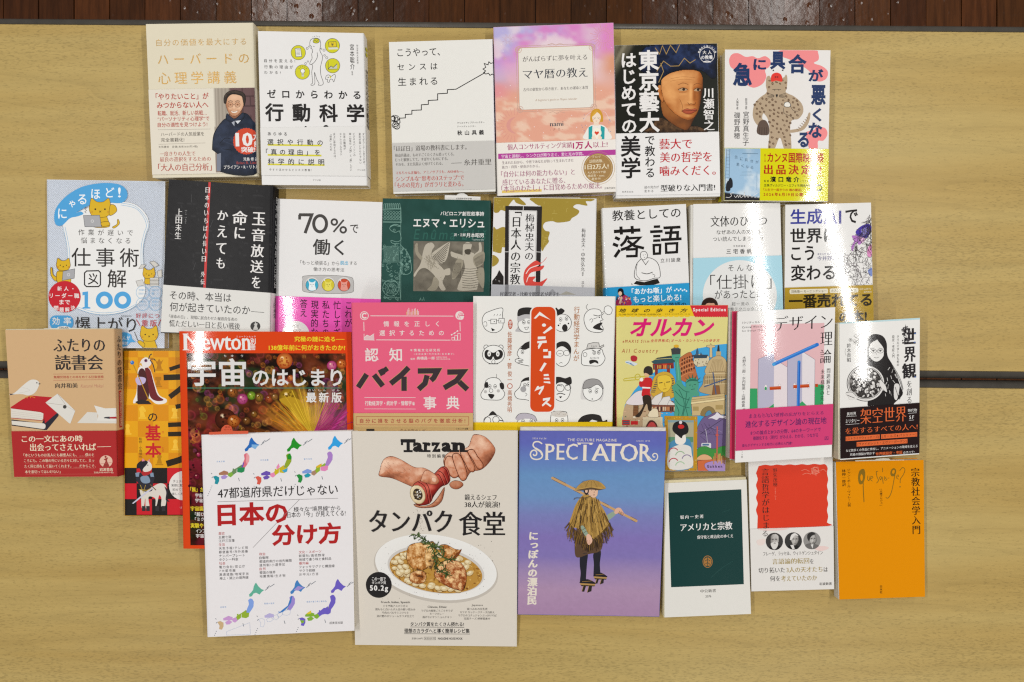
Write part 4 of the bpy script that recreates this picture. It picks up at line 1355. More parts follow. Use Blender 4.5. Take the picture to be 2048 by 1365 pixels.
t('その時、本当は', 972, 868, 442, 64, '#2b2929', .002); t('何が起きていたのか', 972, 950, 578, 66, '#2b2929', .002); l([(1554, 1018), (1648, 1026)], 3, K)
t('「運命の日」、現場に居合わせた報道責任者の', 966, 1040, 490, 26, '#4a4745', 0, 1); t('慌ただしい一日と長い戦後', 968, 1078, 510, 48, '#4a4745', 0, 1)
c(1585, 1124, 36, '#3b3a39', ry=33); p([(1570, 1150), (1580, 1118), (1574, 1108), (1600, 1104), (1596, 1124), (1604, 1148)], '#c9c7c3', 1); c(1586, 1100, 5, '#c9c7c3')
spine_t('日本のいちばん長い日外伝', .06, .68, '#c9c9c9', 0, 1, .3, .8)
spine_t('上田未生', .74, .88, '#333333', 0, 1, .3, .8)
finish()

# ---- white book with three coloured round animals, hot pink band
view(540, 370, 3.592)
Book('paperback_book', 'white book with three coloured round animal windows and a hot pink band', 'book',
     [(52, 100), (808, 125), (790, 1200), (37, 1185)], 14, '#e6e4e4', spine='L', finish='satin', bow=.3, lift=(-5, 1, 1, -6))
part('title_lettering')
for A in ([(208, 216), (300, 216), (252, 348)], ):
    l(A, 22, '#423e3c')
l([(213, 216), (213, 250)], 20, '#423e3c'); 
c(360, 280, 46, '#423e3c', ry=58, w=22, n=40)
c(462, 268, 20, '#423e3c', ry=20, w=14); c(526, 324, 20, '#423e3c', ry=20, w=14); l([(530, 252), (456, 340)], 13, '#423e3c')
t('で', 576, 285, 60, 62, '#423e3c', .01); t('働く', 308, 388, 226, 116, '#33302f', .014)
part('printed_text')
t('「もっと頑張る」から', 218, 542, 280, 32, '#55514f'); t('脱出', 505, 546, 56, 30, '#3fa9d0', .008); t('する', 572, 550, 52, 26, '#55514f'); t('働き方の思考法', 312, 592, 222, 28, '#55514f')
part('animal_illustration')
p([(250, 655), (420, 650), (570, 662), (598, 685), (600, 745), (580, 775), (420, 782), (255, 770), (234, 740), (236, 680)], '#bdbbba', 1); l([(250, 655), (420, 650), (570, 662), (598, 685), (600, 745), (580, 775), (420, 782), (255, 770), (234, 740), (236, 680)], 3, '#777372', 1, 1)
for x, col, an in ((302, '#36a6c6', '#e6eff2'), (418, '#cfc02c', '#e3d85a'), (532, '#c9472a', '#e79a8d')):
    c(x, 712, 48, '#dcd9d7', ry=48); c(x, 720, 45, col); c(x, 720, 45, '#55504c', w=3)
    p([(x - 22, 756), (x - 20, 715), (x - 26, 690), (x - 10, 700), (x + 10, 700), (x + 26, 690), (x + 20, 718), (x + 26, 756)], an, 1)
    c(x - 8, 716, 3, K, n=8); c(x + 8, 716, 3, K, n=8); l([(x - 4, 726), (x, 730), (x + 4, 726)], 2, K); l([(x - 30, 690), (x - 22, 682)], 5, '#f2f4f4')
obi(800, 822, 1190, 1204, '#e659b4', 'gloss')
part('printed_text', 'belly_band')
k2 = '#241c22'
vt('答え', 216, 820, 56, 132, k2, .006); vt('現実的な', 296, 828, 56, 264, k2, .006); vt('私たちの', 376, 830, 56, 264, k2, .006); vt('忙しすぎる', 456, 832, 56, 330, k2, .006); vt('これが', 538, 834, 56, 190, k2, .006)
c(186, 1080, 100, '#e4e1e0', ry=102); t('無理して', 132, 1006, 76, 17, K); t('100%より', 122, 1034, 98, 18, K)
finish()

# ---- dark green book with carved relief photo
Book('hardcover_book', 'dark green book with a carved stone relief photo and a pale outlined bearded head', 'book',
     [(810, 97), (1586, 113), (1585, 1235), (791, 1235)], 16, '#21463f', spine='R', finish='satin', bow=.4, spine_col='#16302b')
part('cover_pattern')
fullfld(60, 60, lambda u, v: mixc(lin('#1d413a'), lin('#28504a'), fbm(u * 14, v * 16)))
part('bearded_head_outline')
LN = '#7fa59a'
l([(812, 176), (940, 170), (942, 270), (812, 268)], 4, LN); l([(812, 184), (940, 178)], 2, LN); l([(812, 238), (940, 238)], 2, LN); l([(812, 262), (940, 262)], 2, LN)
for k in range(8):
    l([(818 + k * 15, 172), (818 + k * 15, 140), (828 + k * 15, 134), (832 + k * 15, 172)], 2.4, LN)
for i in range(3):
    for j in range(6):
        c(826 + j * 21, 200 + i * 22, 8, LN, w=2.4, n=12)
l([(940, 280), (934, 300), (890, 292), (860, 310), (872, 330), (900, 342), (930, 330)], 3, LN, 1); c(892, 326, 8, LN, w=2.5)
l([(862, 300), (900, 284), (936, 296)], 4, LN, 1); l([(930, 330), (942, 380), (936, 400), (910, 410), (870, 400), (880, 420), (930, 424)], 3, LN, 1)
rr = random.Random(21)
for k in range(70):
    x, y = rr.uniform(812, 935), rr.uniform(430, 830)
    c(x, y, rr.uniform(5, 12), LN, w=2, n=9, a0=rr.uniform(0, 180), a1=rr.uniform(200, 359))
for k in range(16):
    l([(815 + k * 7.5, 440), (820 + k * 7, 520), (812 + k * 7.8, 560)], 2, LN, 1)
l([(935, 430), (990, 490), (1012, 560), (1014, 620), (990, 642), (950, 640), (936, 610), (930, 700), (940, 830)], 3, LN, 1)
for k in range(60):
    q = rr.uniform(0, 1); y = 450 + 190 * q; x = 936 + rr.uniform(0, 40 + 36 * math.sin(q * 3)); c(x, y, rr.uniform(3, 7), LN, w=1.8, n=8)
c(868, 742, 58, LN, w=3); c(868, 742, 38, LN, w=2); 
for k in range(8):
    c(868 + 22 * math.cos(k * .785), 742 + 22 * math.sin(k * .785), 8, LN, w=2, n=10)
l([(812, 690), (935, 700)], 3, LN); l([(940, 160), (940, 830)], 2.5, LN); l([(815, 812), (935, 812)], 2.5, LN)
part('relief_photo')
fld(1032, 404, 505, 360, 90, 64, lambda u, v: mixc(lin('#837c6f'), lin('#5f594f'), fbm(u * 9, v * 9) * 1.2 - .1 + .35 * ss(.45, .55, u) * ss(.6, .5, u)))
S1, S2, S3 = '#b7afa0', '#98907f', '#4d473e'
p([(1100, 480), (1120, 430), (1160, 415), (1182, 440), (1165, 470), (1160, 520), (1200, 560), (1240, 600), (1262, 640), (1240, 700), (1262, 750), (1230, 756), (1200, 700), (1180, 650), (1120, 600), (1075, 610), (1040, 660), (1035, 640), (1080, 570)], S1, 1)
p([(1160, 500), (1220, 450), (1290, 410), (1290, 440), (1270, 530), (1230, 570), (1190, 550)], S1, 1)
for k in range(9):
    l([(1168 + k * 6, 520 + k * 6), (1290 - k * 5, 414 + k * 18)], 4, S3)
p([(1180, 660), (1160, 720), (1130, 755), (1190, 757), (1215, 700)], S2, 1); p([(1240, 620), (1290, 600), (1300, 640), (1262, 650)], S1, 1)
p([(1060, 420), (1040, 440), (1050, 500), (1085, 540), (1095, 520), (1066, 480)], S2, 1)
for k in range(26):
    l([(1110 + rr.uniform(0, 80), 480 + rr.uniform(0, 110))] * 1 + [(1120 + rr.uniform(0, 90), 500 + rr.uniform(0, 120))], 1.6, S2)
p([(1385, 470), (1390, 430), (1420, 412), (1450, 430), (1440, 480), (1470, 500), (1480, 580), (1500, 660), (1490, 740), (1470, 756), (1350, 756), (1370, 680), (1400, 600), (1385, 520)], S1, 1)
p([(1300, 480), (1330, 490), (1390, 510), (1392, 540), (1330, 525), (1300, 510)], S1, 1); p([(1470, 500), (1500, 470), (1500, 420), (1516, 420), (1520, 480), (1484, 530)], S1, 1)
p([(1330, 560), (1360, 530), (1390, 560), (1350, 650), (1312, 680), (1310, 640)], S2, 1); p([(1460, 520), (1535, 480), (1535, 560), (1480, 590)], S2, 1); p([(1480, 620), (1535, 600), (1535, 740), (1500, 700)], S2, 1)
for k in range(9):
    l([(1380, 600 + k * 17), (1440, 606 + k * 17), (1496, 596 + k * 17)], 3, S3, 1)
    l([(1330 + k * 6, 560), (1312 + k * 8, 668)], 2.5, S3) if k < 8 else None
    l([(1466 + k * 8, 530 - k * 4), (1484 + k * 6, 586 - k * 3)], 2.5, S3)
p([(1400, 468), (1440, 464), (1436, 500), (1404, 496)], S3, 1); l([(1396, 424), (1446, 424)], 4, S3)
l([(1295, 410), (1298, 760)], 3, '#6f685c')
for k in range(40):
    x, y = rr.uniform(1040, 1530), rr.uniform(410, 756); l([(x, y), (x + rr.uniform(-12, 12), y + rr.uniform(3, 14))], 1.6, S3)
part('title_lettering')
t('Enûma Eliš', 1032, 318, 525, 74, '#2f5f55', .004, 0, .2)
t('バビロニア創世叙事詩', 1224, 190, 314, 32, W, .016); t('エヌマ・エリシュ', 1030, 240, 510, 66, W, .02)
part('translator_lettering'); t('訳・注解', 1322, 348, 84, 22, W, .004, 1); t('月本昭男', 1410, 346, 126, 32, W, .012, 1); t('Tsukimoto Akio', 1454, 388, 82, 12, '#c9d2cf')
part('pale_marks'); l([(1074, 832), (1082, 812), (1086, 832)], 3, LN); l([(1096, 832), (1104, 808), (1108, 832)], 3, LN)
finish()
view(750, 20, 3.592)
# order slip of the green book (white, rounded tab)
view(540, 370, 3.592)
sl = sheet('order_slip', [(1254, 130), (1256, 74), (1340, 76), (1350, 66), (1372, 60), (1395, 62), (1412, 72), (1424, 82), (1512, 86), (1512, 130)], .013, '#e3e1de', B.root, B.org)
slip_text('ISBN978', 1340, 94, 110, 10, .013, '#6a6763', sl, B.org)

# ---- white book with gold clouds and flame
view(960, 370, 3.592)
Book('paperback_book', 'white book with gold leaf clouds and a red flame beside the framed title', 'book',
     [(100, 88), (838, 99), (818, 1150), (68, 1150)], 18, '#e4e2e1', spine='R', finish='satin', bow=1.0)
part('gold_clouds')
def cloud(A):
    p(A, '#a18a38', 1)
cloud([(98, 86), (260, 90), (300, 110), (330, 140), (310, 146), (260, 130), (240, 108), (200, 160), (190, 190), (150, 182), (130, 200), (98, 190)])
cloud([(385, 92), (790, 100), (800, 118), (760, 120), (770, 150), (700, 140), (670, 160), (712, 186), (700, 215), (660, 240), (640, 262), (560, 272), (520, 262), (470, 270), (452, 300), (470, 330), (500, 340), (490, 385), (494, 410), (470, 440), (440, 462), (440, 180), (420, 150), (390, 130)])
cloud([(95, 310), (120, 320), (160, 304), (184, 320), (186, 440), (160, 450), (150, 490), (100, 480), (92, 470)])
cloud([(82, 512), (110, 510), (136, 540), (120, 572), (84, 585)])
rr = random.Random(2)
for k in range(46):
    x, y = rr.choice([(rr.uniform(110, 180), rr.uniform(95, 180)), (rr.uniform(450, 640), rr.uniform(110, 250)), (rr.uniform(100, 180), rr.uniform(320, 470)), (rr.uniform(446, 480), rr.uniform(350, 440))])
    if rr.random() < .5: l([(x, y), (x + rr.uniform(8, 24), y)], 1.8, '#c8b667')
    else: l([(x, y), (x, y + rr.uniform(8, 24))], 1.8, '#c8b667')
part('title_frame')
p([(88, 690), (120, 650), (138, 612), (170, 660), (168, 790), (84, 790)], '#25211f')
for k in range(14):
    c(rr.uniform(100, 160), rr.uniform(680, 780), 2.4, '#d8d6d4', n=7)
p([(182, 152), (446, 156), (430, 800), (176, 800)], '#2b2727'); p([(208, 182), (410, 186), (398, 800), (204, 800)], '#e4e2e1')
l([(312, 152), (310, 186)], 4, '#e4e2e1'); l([(180, 482), (208, 482)], 4, '#e4e2e1'); l([(402, 482), (440, 484)], 4, '#e4e2e1')
r(214, 188, 192, 600, '#8a8684', 0, 2)
part('flame_print')
Q_ = '#d64a42'
p([(480, 520), (440, 560), (400, 545), (350, 580), (320, 620), (312, 680), (330, 730), (380, 752), (430, 745), (455, 715), (484, 672), (450, 690), (420, 700), (380, 690), (400, 660), (350, 660), (370, 630), (440, 612), (460, 580), (410, 590), (460, 548)], Q_, 1)
l([(330, 640), (360, 600), (420, 578)], 6, '#e8dedb', 1); l([(335, 700), (350, 660), (400, 640)], 5, '#e8dedb', 1)
part('title_lettering')
vt('梅棹忠夫の', 326, 206, 68, 340, K, .002, 1); vt('「日本人の宗教」', 226, 142, 78, 660, K, .006, 1)
part('printed_text')
vt('梅棹忠夫・中牧弘允', 730, 312, 30, 312, '#4b4846', 0, 1); vt('編著', 732, 625, 13, 32, '#6b6866'); vt('淡交社', 728, 690, 22, 78, '#6b6866', 0, 1)
obi(716, 740, 1150, 1150, '#b9bac0')
part('printed_text', 'belly_band')
p([(480, 790), (520, 748), (560, 790)], '#9c9da3'); p([(570, 790), (620, 765), (690, 790)], '#a6a39a')
p([(182, 718), (206, 718), (204, 800), (178, 800)], '#85858a'); p([(402, 724), (432, 725), (430, 800), (398, 800)], '#85858a')
t('民族学者・比較文明学者が考えた', 146, 768, 428, 38, '#4a4a4e', .004, 1)
finish()
# order slip between the pink watercolour book and this one
view(960, 370, 3.592)
sl = sheet('order_slip', [(104, 120), (106, 96), (300, 90), (720, 92), (722, 120)], .0155, '#dddad4', B.root, B.org)

# ---- white book, seated storyteller, blue band
Book('paperback_book', 'white book with a line drawn seated man in robes above a blue band', 'book',
     [(876, 168), (1480, 138), (1515, 1060), (910, 1090)], 16, '#e6e4e3', spine='L', finish='gloss', bow=.6, lift=(0, 0, 0, 0), spine_col='#dcd9d0')
part('title_lettering')
t('教養としての', 948, 185, 492, 76, '#2a2725', .006)
L_ = '#211e1d'
for A, w_ in (([(962, 336), (1152, 325)], 24), ([(1012, 300), (1016, 358)], 22), ([(1092, 296), (1096, 352)], 22), ([(970, 378), (1004, 394)], 22), ([(955, 425), (992, 440)], 22), ([(968, 520), (1004, 468)], 22),
              ([(1062, 366), (1040, 410), (1010, 440)], 20), ([(1050, 386), (1150, 380), (1110, 420), (1060, 452), (1012, 468)], 20), ([(1060, 402), (1110, 440), (1178, 456)], 20),
              ([(1048, 466), (1126, 462), (1124, 512), (1050, 514)], 18),
              ([(1248, 302), (1294, 300)], 18), ([(1222, 338), (1312, 334)], 20), ([(1244, 370), (1296, 368)], 18), ([(1244, 402), (1296, 400)], 18),
              ([(1318, 310), (1440, 304)], 20), ([(1376, 308), (1366, 388)], 20), ([(1328, 346), (1420, 342), (1418, 390)], 20), ([(1300, 396), (1448, 388)], 20)):
    l(A, w_, L_)
for A in ([(1248, 434), (1294, 432), (1292, 494), (1250, 496)], [(1336, 424), (1416, 420), (1414, 484), (1338, 488)]):
    l(A, 18, L_, 0, 1)
part('storyteller_drawing')
ln2([(1112, 668), (1118, 590), (1140, 550), (1170, 530), (1230, 528), (1280, 570), (1294, 660), (1250, 672), (1180, 690)], 4, '#3a3735', '#e9e7e6')
ln2([(1152, 505), (1160, 484), (1186, 480), (1202, 500), (1198, 525), (1176, 540), (1158, 530)], 4, '#3a3735', '#e9e7e6')
l([(1166, 540), (1190, 575), (1210, 545)], 4, '#3a3735'); l([(1160, 632), (1200, 640), (1240, 628)], 5, '#3a3735', 1); l([(1236, 640), (1256, 650), (1250, 664)], 3, '#3a3735', 1); l([(1130, 560), (1122, 640), (1150, 680)], 3, '#3a3735', 1)
p([(1104, 712), (1124, 690), (1180, 700), (1250, 680), (1276, 676), (1292, 706), (1240, 722), (1150, 722)], '#262321')
l([(1170, 504), (1176, 506)], 3, K); l([(1186, 502), (1192, 502)], 3, K); l([(1176, 522), (1186, 521)], 3, K); l([(1088, 710), (1094, 718)], 6, K)
part('printed_text')
t('立川談慶', 1296, 530, 144, 30, '#3a3735')
obi(740, 705, 1088, 1058, '#2e97cc')
part('manga_figure', 'belly_band')
p([(978, 865), (990, 812), (1030, 790), (1070, 812), (1084, 865)], '#a3305a', 1)
p([(1000, 800), (988, 770), (996, 748), (1020, 746), (1032, 770), (1024, 800)], '#1f1a1e', 1); c(1006, 782, 13, '#e6c0a5', ry=16); p([(985, 790), (978, 830), (990, 826)], '#1f1a1e')
p([(1024, 770), (1040, 790), (1030, 800)], '#1f1a1e')
for k in range(26):
    c(rr.uniform(990, 1076), rr.uniform(808, 862), rr.uniform(3, 7), rr.choice(['#d9486a', '#e08a3c', '#5b1f4c', '#3c5aa0', '#e9c0c8']), n=8)
p([(1012, 800), (1024, 812), (1008, 860), (996, 850)], '#e6c0a5')
part('printed_text', 'belly_band')
t('「あかね噺」が', 1088, 745, 290, 46, '#eef3f6', .016); t('もっと楽しめる!', 1100, 800, 344, 50, '#eef3f6', .016)
for k in range(7):
    c(1398 + k * 14, 760 - 10 * (k % 2) + (4 if k > 4 else 0), 6, '#e4eef4', n=10)
t('世界でわかる落語の', 1090, 860, 390, 40, '#16324a', .012)
finish()

# ---- white and light blue book
view(1360, 380, 3.592)
Book('paperback_book', 'glossy white book with a light blue lower half and a white circle', 'book',
     [(95, 103), (720, 92), (745, 1100), (92, 1110)], 16, '#e6e4e2', spine='N', finish='gloss', bow=.3, lift=(2, -3.2, -1.4, 2), page='#dedad2', jut=(3.2, -.8, -.8, -.8))
part('title_lettering')
t('文体のひみつ', 218, 190, 408, 76, '#2c2a29', 0, 1)
part('printed_text')
t('なぜあの人の文章は', 262, 288, 318, 34, '#3b3937'); t('つい読んでしまうのか?', 236, 338, 360, 34, '#3b3937'); t('文芸評論家', 382, 398, 88, 14, '#3b3937'); t('三宅香帆', 333, 426, 182, 36, '#2c2a29', .012)
obi(492, 472, 1108, 1098, '#a9d3e2')
part('band_print', 'belly_band')
c(428, 760, 266, '#e2e2e1', ry=254, n=60)
c(212, 830, 60, '#3c2a24', ry=56); p([(172, 850), (190, 810), (240, 812), (252, 860)], '#d8a98c', 1); p([(150, 830), (200, 780), (260, 810), (230, 815), (190, 818), (160, 860)], '#33231e', 1)
part('printed_text', 'belly_band')
t('そんな', 342, 540, 178, 46, '#3b3937', .002); t('「仕掛け」', 215, 612, 440, 106, '#33302f', -.006); t('があったとは!', 248, 722, 370, 62, '#33302f'); t('超一流の', 370, 808, 122, 26, '#3b3937'); t('文章テクニック', 330, 846, 200, 26, '#3b3937')
finish()

# ---- white book, network drawing, mustard band
Book('paperback_book', 'glossy white book with a purple ink and black web drawing and a mustard band', 'book',
     [(757, 108), (1372, 92), (1392, 1090), (748, 1100)], 16, '#e6e4e2', spine='N', finish='gloss', bow=.2, lift=(0, 1.3, 3, -1.5), page='#e0d6ba')
part('web_drawing')
rr = random.Random(17)
def blob(u, v):
    pass
for A, cl in (([(1262, 300), (1300, 262), (1350, 245), (1374, 262), (1374, 300), (1340, 345), (1300, 340), (1275, 330)], '#4a3aa0'), ([(1300, 290), (1340, 270), (1352, 300), (1320, 330)], '#8e86cf'), ([(1235, 330), (1290, 335), (1320, 360), (1290, 395), (1262, 380), (1240, 440), (1230, 410), (1250, 370)], '#b277c0'), ([(1290, 345), (1330, 350), (1310, 380)], '#e3b3d8'), ([(1345, 430), (1374, 390), (1380, 470), (1350, 480)], '#dc8fc0'), ([(1350, 580), (1378, 560), (1380, 620), (1360, 610)], '#7f8fc6')):
    p(A, cl, 1)
for k in range(330):
    v_ = rr.random()
    y = 210 + 470 * v_
    xl = 1330 - 175 * min(1, max(0, (v_ - .12) * 1.8)) + (30 * (v_ > .85))
    x = rr.uniform(xl, 1378)
    q = rr.uniform(0, 6.28); L0 = rr.uniform(18, 60)
    x2 = min(1380, x + L0 * math.cos(q)); y2 = min(688, y + L0 * math.sin(q))
    l([(x, y), ((x + x2) / 2 + rr.uniform(-6, 6), (y + y2) / 2 + rr.uniform(-6, 6)), (x2, y2)], rr.uniform(1.2, 3.0), rr.choice(['#3a3536', '#4c4546', '#6b5f66', '#2a2627']))
part('title_lettering')
K2 = '#262322'
t('生成', 792, 140, 232, 112, '#3a3f96', .02); l([(1042, 246), (1076, 152), (1088, 152), (1122, 246)], 17, '#3f3f8e'); l([(1058, 212), (1106, 210)], 14, '#3f3f8e'); l([(1150, 150), (1150, 244)], 17, '#45428e')
t('で', 1188, 142, 90, 100, K2, .022); t('世界は', 792, 278, 346, 108, K2, .02); t('こう', 798, 405, 166, 106, K2, .02); t('変わる', 795, 540, 318, 116, K2, .02)
part('printed_text')
t('東京大学 松尾研究室', 988, 456, 146, 13, '#5a5684'); t('今井翔太', 985, 476, 145, 34, '#5a5684')
obi(704, 684, 1098, 1088, '#b0902e')
part('printed_text', 'belly_band')
r(785, 716, 276, 34, '#e0d9c5', 10); r(1073, 710, 206, 32, '#e0d9c5', 10)
t('羽鳥慎一 モーニングショー', 796, 722, 254, 20, '#4a3d16', .006); t('カズレーザーと学ぶ。', 1084, 716, 186, 20, '#4a3d16', .006); t('ほか人気TV', 1288, 706, 82, 16, '#eee6cf'); t('続々紹介!', 1318, 728, 56, 13, '#eee6cf')
t('一番売れてる', 780, 752, 596, 100, '#2c2412', .03); t('の本!', 1140, 868, 200, 90, '#2c2412', .03)
finish()
# ================================================================ third row
# ---- tan book, white bird on red books
view(0, 640, 3.33)
Book('paperback_book', 'tan book with a white bird perched on drawn red and black books', 'book',
     [(35, 68), (764, 62), (787, 1046), (98, 1048)], 17, '#cfab80', base=(13, 13, 0, 0), spine='R', finish='matte', bow=.8, roll=4, page='#d6cdb4', jut=(-.8, -.8, 1.0, -.8))
part('title_lettering')
D_ = '#2e2b2e'
t('ふたりの', 352, 128, 346, 86, D_, .012, 1); t('読書会', 364, 234, 322, 102, D_, .012, 1)
part('printed_text')
l([(355, 362), (688, 358)], 2, '#b0584a'); l([(356, 403), (688, 399)], 2, '#b0584a')
t('無期受刑者との本をめぐる往復書簡', 357, 373, 332, 18, '#b03f36', .004, 1); t('向井和美', 366, 422, 152, 34, D_, .012, 1); t('Kazumi Mukai', 536, 430, 154, 22, '#c0876f', -.006, 0, .3)
part('bird_and_books_illustration')
p([(72, 582), (150, 530), (205, 505), (345, 516), (345, 560), (300, 670), (72, 606)], '#b8242c'); 
p([(345, 520), (392, 560), (390, 640), (310, 735), (78, 700), (76, 664), (280, 690)], '#2c2a34')
p([(74, 606), (72, 590), (270, 614), (290, 622), (288, 660), (276, 670), (74, 652)], '#dcd5cb'); l([(72, 588), (270, 613), (292, 622), (290, 668)], 5, '#a51f27'); l([(74, 654), (290, 672)], 4, '#a51f27')
p([(78, 672), (290, 690), (306, 698), (302, 722), (290, 728), (80, 698)], '#dcd5cb'); l([(78, 702), (300, 732)], 5, '#26242e')
p([(290, 620), (345, 545), (395, 590), (390, 630), (300, 690)], '#b8242c'); p([(300, 690), (390, 612), (390, 640), (312, 734)], '#2c2a34'); 
for y in (618, 630, 642, 654):
    l([(78, y - 8), (284, y + 16)], 1.2, '#bdb4a8')
l([(165, 520), (190, 508), (180, 524)], 4, '#d38a2c'); l([(195, 505), (235, 520)], 4, '#d38a2c'); l([(200, 505), (205, 522)], 4, '#d38a2c')
p([(64, 498), (100, 484), (150, 440), (195, 405), (225, 398), (252, 406), (262, 425), (250, 462), (225, 492), (190, 504), (150, 496), (110, 496), (80, 500)], '#ddd9d2', 1)
p([(64, 492), (100, 494), (70, 502)], '#3a3640'); p([(258, 420), (273, 427), (258, 432)], '#6b655f'); c(246, 420, 4.5, '#2a2626', n=10)
l([(150, 450), (200, 470), (120, 490)], 2, '#c9c3ba', 1)
p([(303, 552), (384, 492), (502, 606), (470, 690), (462, 690)], '#dcd8d1'); l([(304, 553), (440, 570), (385, 494)], 2, '#9a8c80'); l([(436, 572), (500, 606)], 2, '#c2bab0'); c(432, 580, 12, '#3a3936'); c(432, 580, 7, '#5a5956', w=2)
p([(514, 688), (582, 614), (650, 618), (650, 672), (780, 672), (780, 690)], '#d8d3cb'); p([(627, 570), (700, 590), (779, 588), (780, 672), (646, 672), (655, 640), (640, 600)], '#e0dcd5')
p([(718, 648), (780, 645), (780, 659), (722, 658)], '#a92630'); p([(697, 648), (730, 645), (732, 660), (700, 656)], '#3b3940'); p([(690, 652), (702, 648), (700, 658)], '#3b3940')
obi(742, 738, 1046, 1043, '#ac2a2b')
part('printed_text', 'belly_band')
E2 = '#ecdcc0'
t('この一文にあの時', 146, 770, 406, 46, E2, .012, 1); t('出会ってさえいれば', 202, 824, 440, 50, E2, .012, 1); l([(650, 846), (742, 843)], 3, E2)
for k, (s_, w_) in enumerate((('「本というものは善人にも極悪人にも、……僕のと', 470), ('ころにも、この塀の外にいる方々に対してと、まっ', 466), ('たく同じ顔をして届いてくれます。……だからこそ、', 474), ('本を裏切ってはいけない」', 236))):
    t(s_, 160 + 3 * k, 890 + 37 * k, w_, 22, E2, 0, 1); l([(165 + 3 * k, 918 + 37 * k), (630 + 3 * k, 915 + 37 * k)], 1.5, '#c9695c')
c(709, 942, 43, '#e2b9a4', ry=40); p([(690, 978), (706, 940), (694, 930), (722, 916), (716, 938), (730, 976)], '#9a3a33', 1); c(706, 912, 7, '#9a3a33'); l([(672, 958), (746, 950)], 2, '#b5665a')
t('岩波書店', 665, 986, 90, 20, E2, .012, 1); t('定価(本体1890円+税)', 628, 1010, 130, 14, E2)
spine_t('ふたりの読書会', .04, .415, '#2e2b2e', .006, 1, .12, .72)
spine_t('無期受刑者との本をめぐる往復書簡', .43, .66, '#e6cdb4', 0, 0, .3, .62)
finish()
sl = sheet('order_slip', [(292, 75), (292, 58), (380, 55), (390, 46), (430, 42), (455, 46), (466, 54), (560, 53), (560, 70)], .0295, '#e2e0da', B.root, B.org)
slip_text('ORDER', 392, 47, 66, 12, .0295, '#4a4744', sl, B.org)
view(0, 640, 3.33)
# spine label strip of the tan book
def spine_label():
    uu = np.array([1., 1.]); vv_ = np.array([.42, .67])
    w = B.world(uu, vv_)
    zb = np.array([B.bil(B.base, 1, a) for a in vv_]) * 1e-3
    V = []
    for i in range(2):
        V += [(w[i, 0] + .00055, w[i, 1], w[i, 2] * .72 + zb[i] * .28), (w[i, 0] + .00055, w[i, 1], w[i, 2] * .36 + zb[i] * .64)]
    cv = [o_ for o_ in B.root.children if o_.name.startswith('cover')][0]
    link('spine_label', mesh_np('spine_label', np.array(V) - B.org, [(0, 1, 3), (0, 3, 2)], np.repeat(lin('#b23b30')[None], 4, 0), MATS['matte']), cv)
spine_label()

# ---- yellow chess book
Book('paperback_book', 'yellow and red chequered chess book with a bird king and a centaur knight', 'book',
     [(822, 207), (1594, 207), (1604, 1308), (831, 1306)], 9, '#e2a013', spine='L', finish='satin', bow=.4)
part('chequer_print')
r(822, 210, 780, 776, '#e3a314')
for i in range(9):
    for j in range(8):
        x, y = 816 + i * 102, 250 + (j - 1) * 106
        if (i + j) % 2 == 0:
            y0 = max(y, 210); r(max(x, 824), y0, 102 if x > 824 else 94, min(y + 106, 985) - y0, '#d98e10')
def piece(x, y, col, kind):
    r(x - 26, y + 60, 52, 9, col); p([(x - 18, y + 58), (x - 9, y + 22), (x + 9, y + 22), (x + 18, y + 58)], col)
    if kind == 'p': c(x, y + 12, 15, col)
    if kind == 'r': r(x - 20, y, 40, 24, col); 
    if kind == 'q': p([(x - 28, y - 6), (x - 12, y + 10), (x, y - 12), (x + 12, y + 10), (x + 28, y - 6), (x + 14, y + 28), (x - 14, y + 28)], col)
    if kind == 'k': p([(x - 18, y + 24), (x - 22, y), (x, y - 16), (x + 22, y + 14), (x + 14, y + 26), (x, y + 14), (x + 12, y + 40), (x - 14, y + 50)], col, 1)
for x, y, col, k_ in ((845, 266, '#c8861a', 'r'), (1060, 270, '#b5770f', 'q'), (1054, 380, '#b5770f', 'r'), (845, 376, '#c8861a', 'p'), (950, 590, '#f0bf3a', 'k'), (1165, 588, '#f0c040', 'r'), (850, 696, '#f0bf3a', 'p'), (1168, 800, '#f0c040', 'p'), (1062, 900, '#b8800f', 'p')):
    piece(x, y, col, k_)
r(829, 986, 775, 322, '#211d1c')
for i in range(8):
    for j in range(3):
        if (i + j) % 2 == 1:
            r(max(808 + i * 102, 830), 986 + j * 104, 102 if i else 80, 104, '#c9202b')
part('bird_king_illustration')
p([(920, 330), (960, 310), (1000, 330), (1030, 420), (1060, 500), (1110, 530), (1100, 556), (1040, 560), (980, 520), (900, 556), (888, 540), (910, 480)], '#e9e4e0', 1)
p([(965, 320), (1000, 335), (1024, 420), (1050, 500), (1090, 534), (1040, 540), (1000, 510), (985, 420)], '#6d2126', 1)
p([(922, 350), (960, 330), (985, 420), (990, 520), (930, 545), (915, 520)], '#4a1e20', 1); p([(900, 548), (940, 530), (990, 540), (1010, 562), (920, 562)], '#2b2324')
p([(930, 300), (945, 265), (975, 250), (1005, 270), (1004, 300), (975, 320), (945, 315)], '#e4dfdc', 1)
p([(940, 285), (928, 298), (950, 312)], '#d9a92c'); c(972, 272, 11, '#7b4a6d'); c(972, 272, 5, '#1d1719'); p([(958, 250), (962, 236), (974, 246), (984, 232), (990, 252)], '#d8b52e')
for A in ([(990, 262), (1000, 236), (1012, 228)], [(1000, 268), (1020, 300), (1032, 350)], [(1002, 262), (1026, 262), (1034, 272)]):
    l(A, 6, '#22303a', 1)
p([(905, 390), (935, 380), (970, 390), (965, 420), (930, 436), (908, 420)], '#bfb2d8', 1)
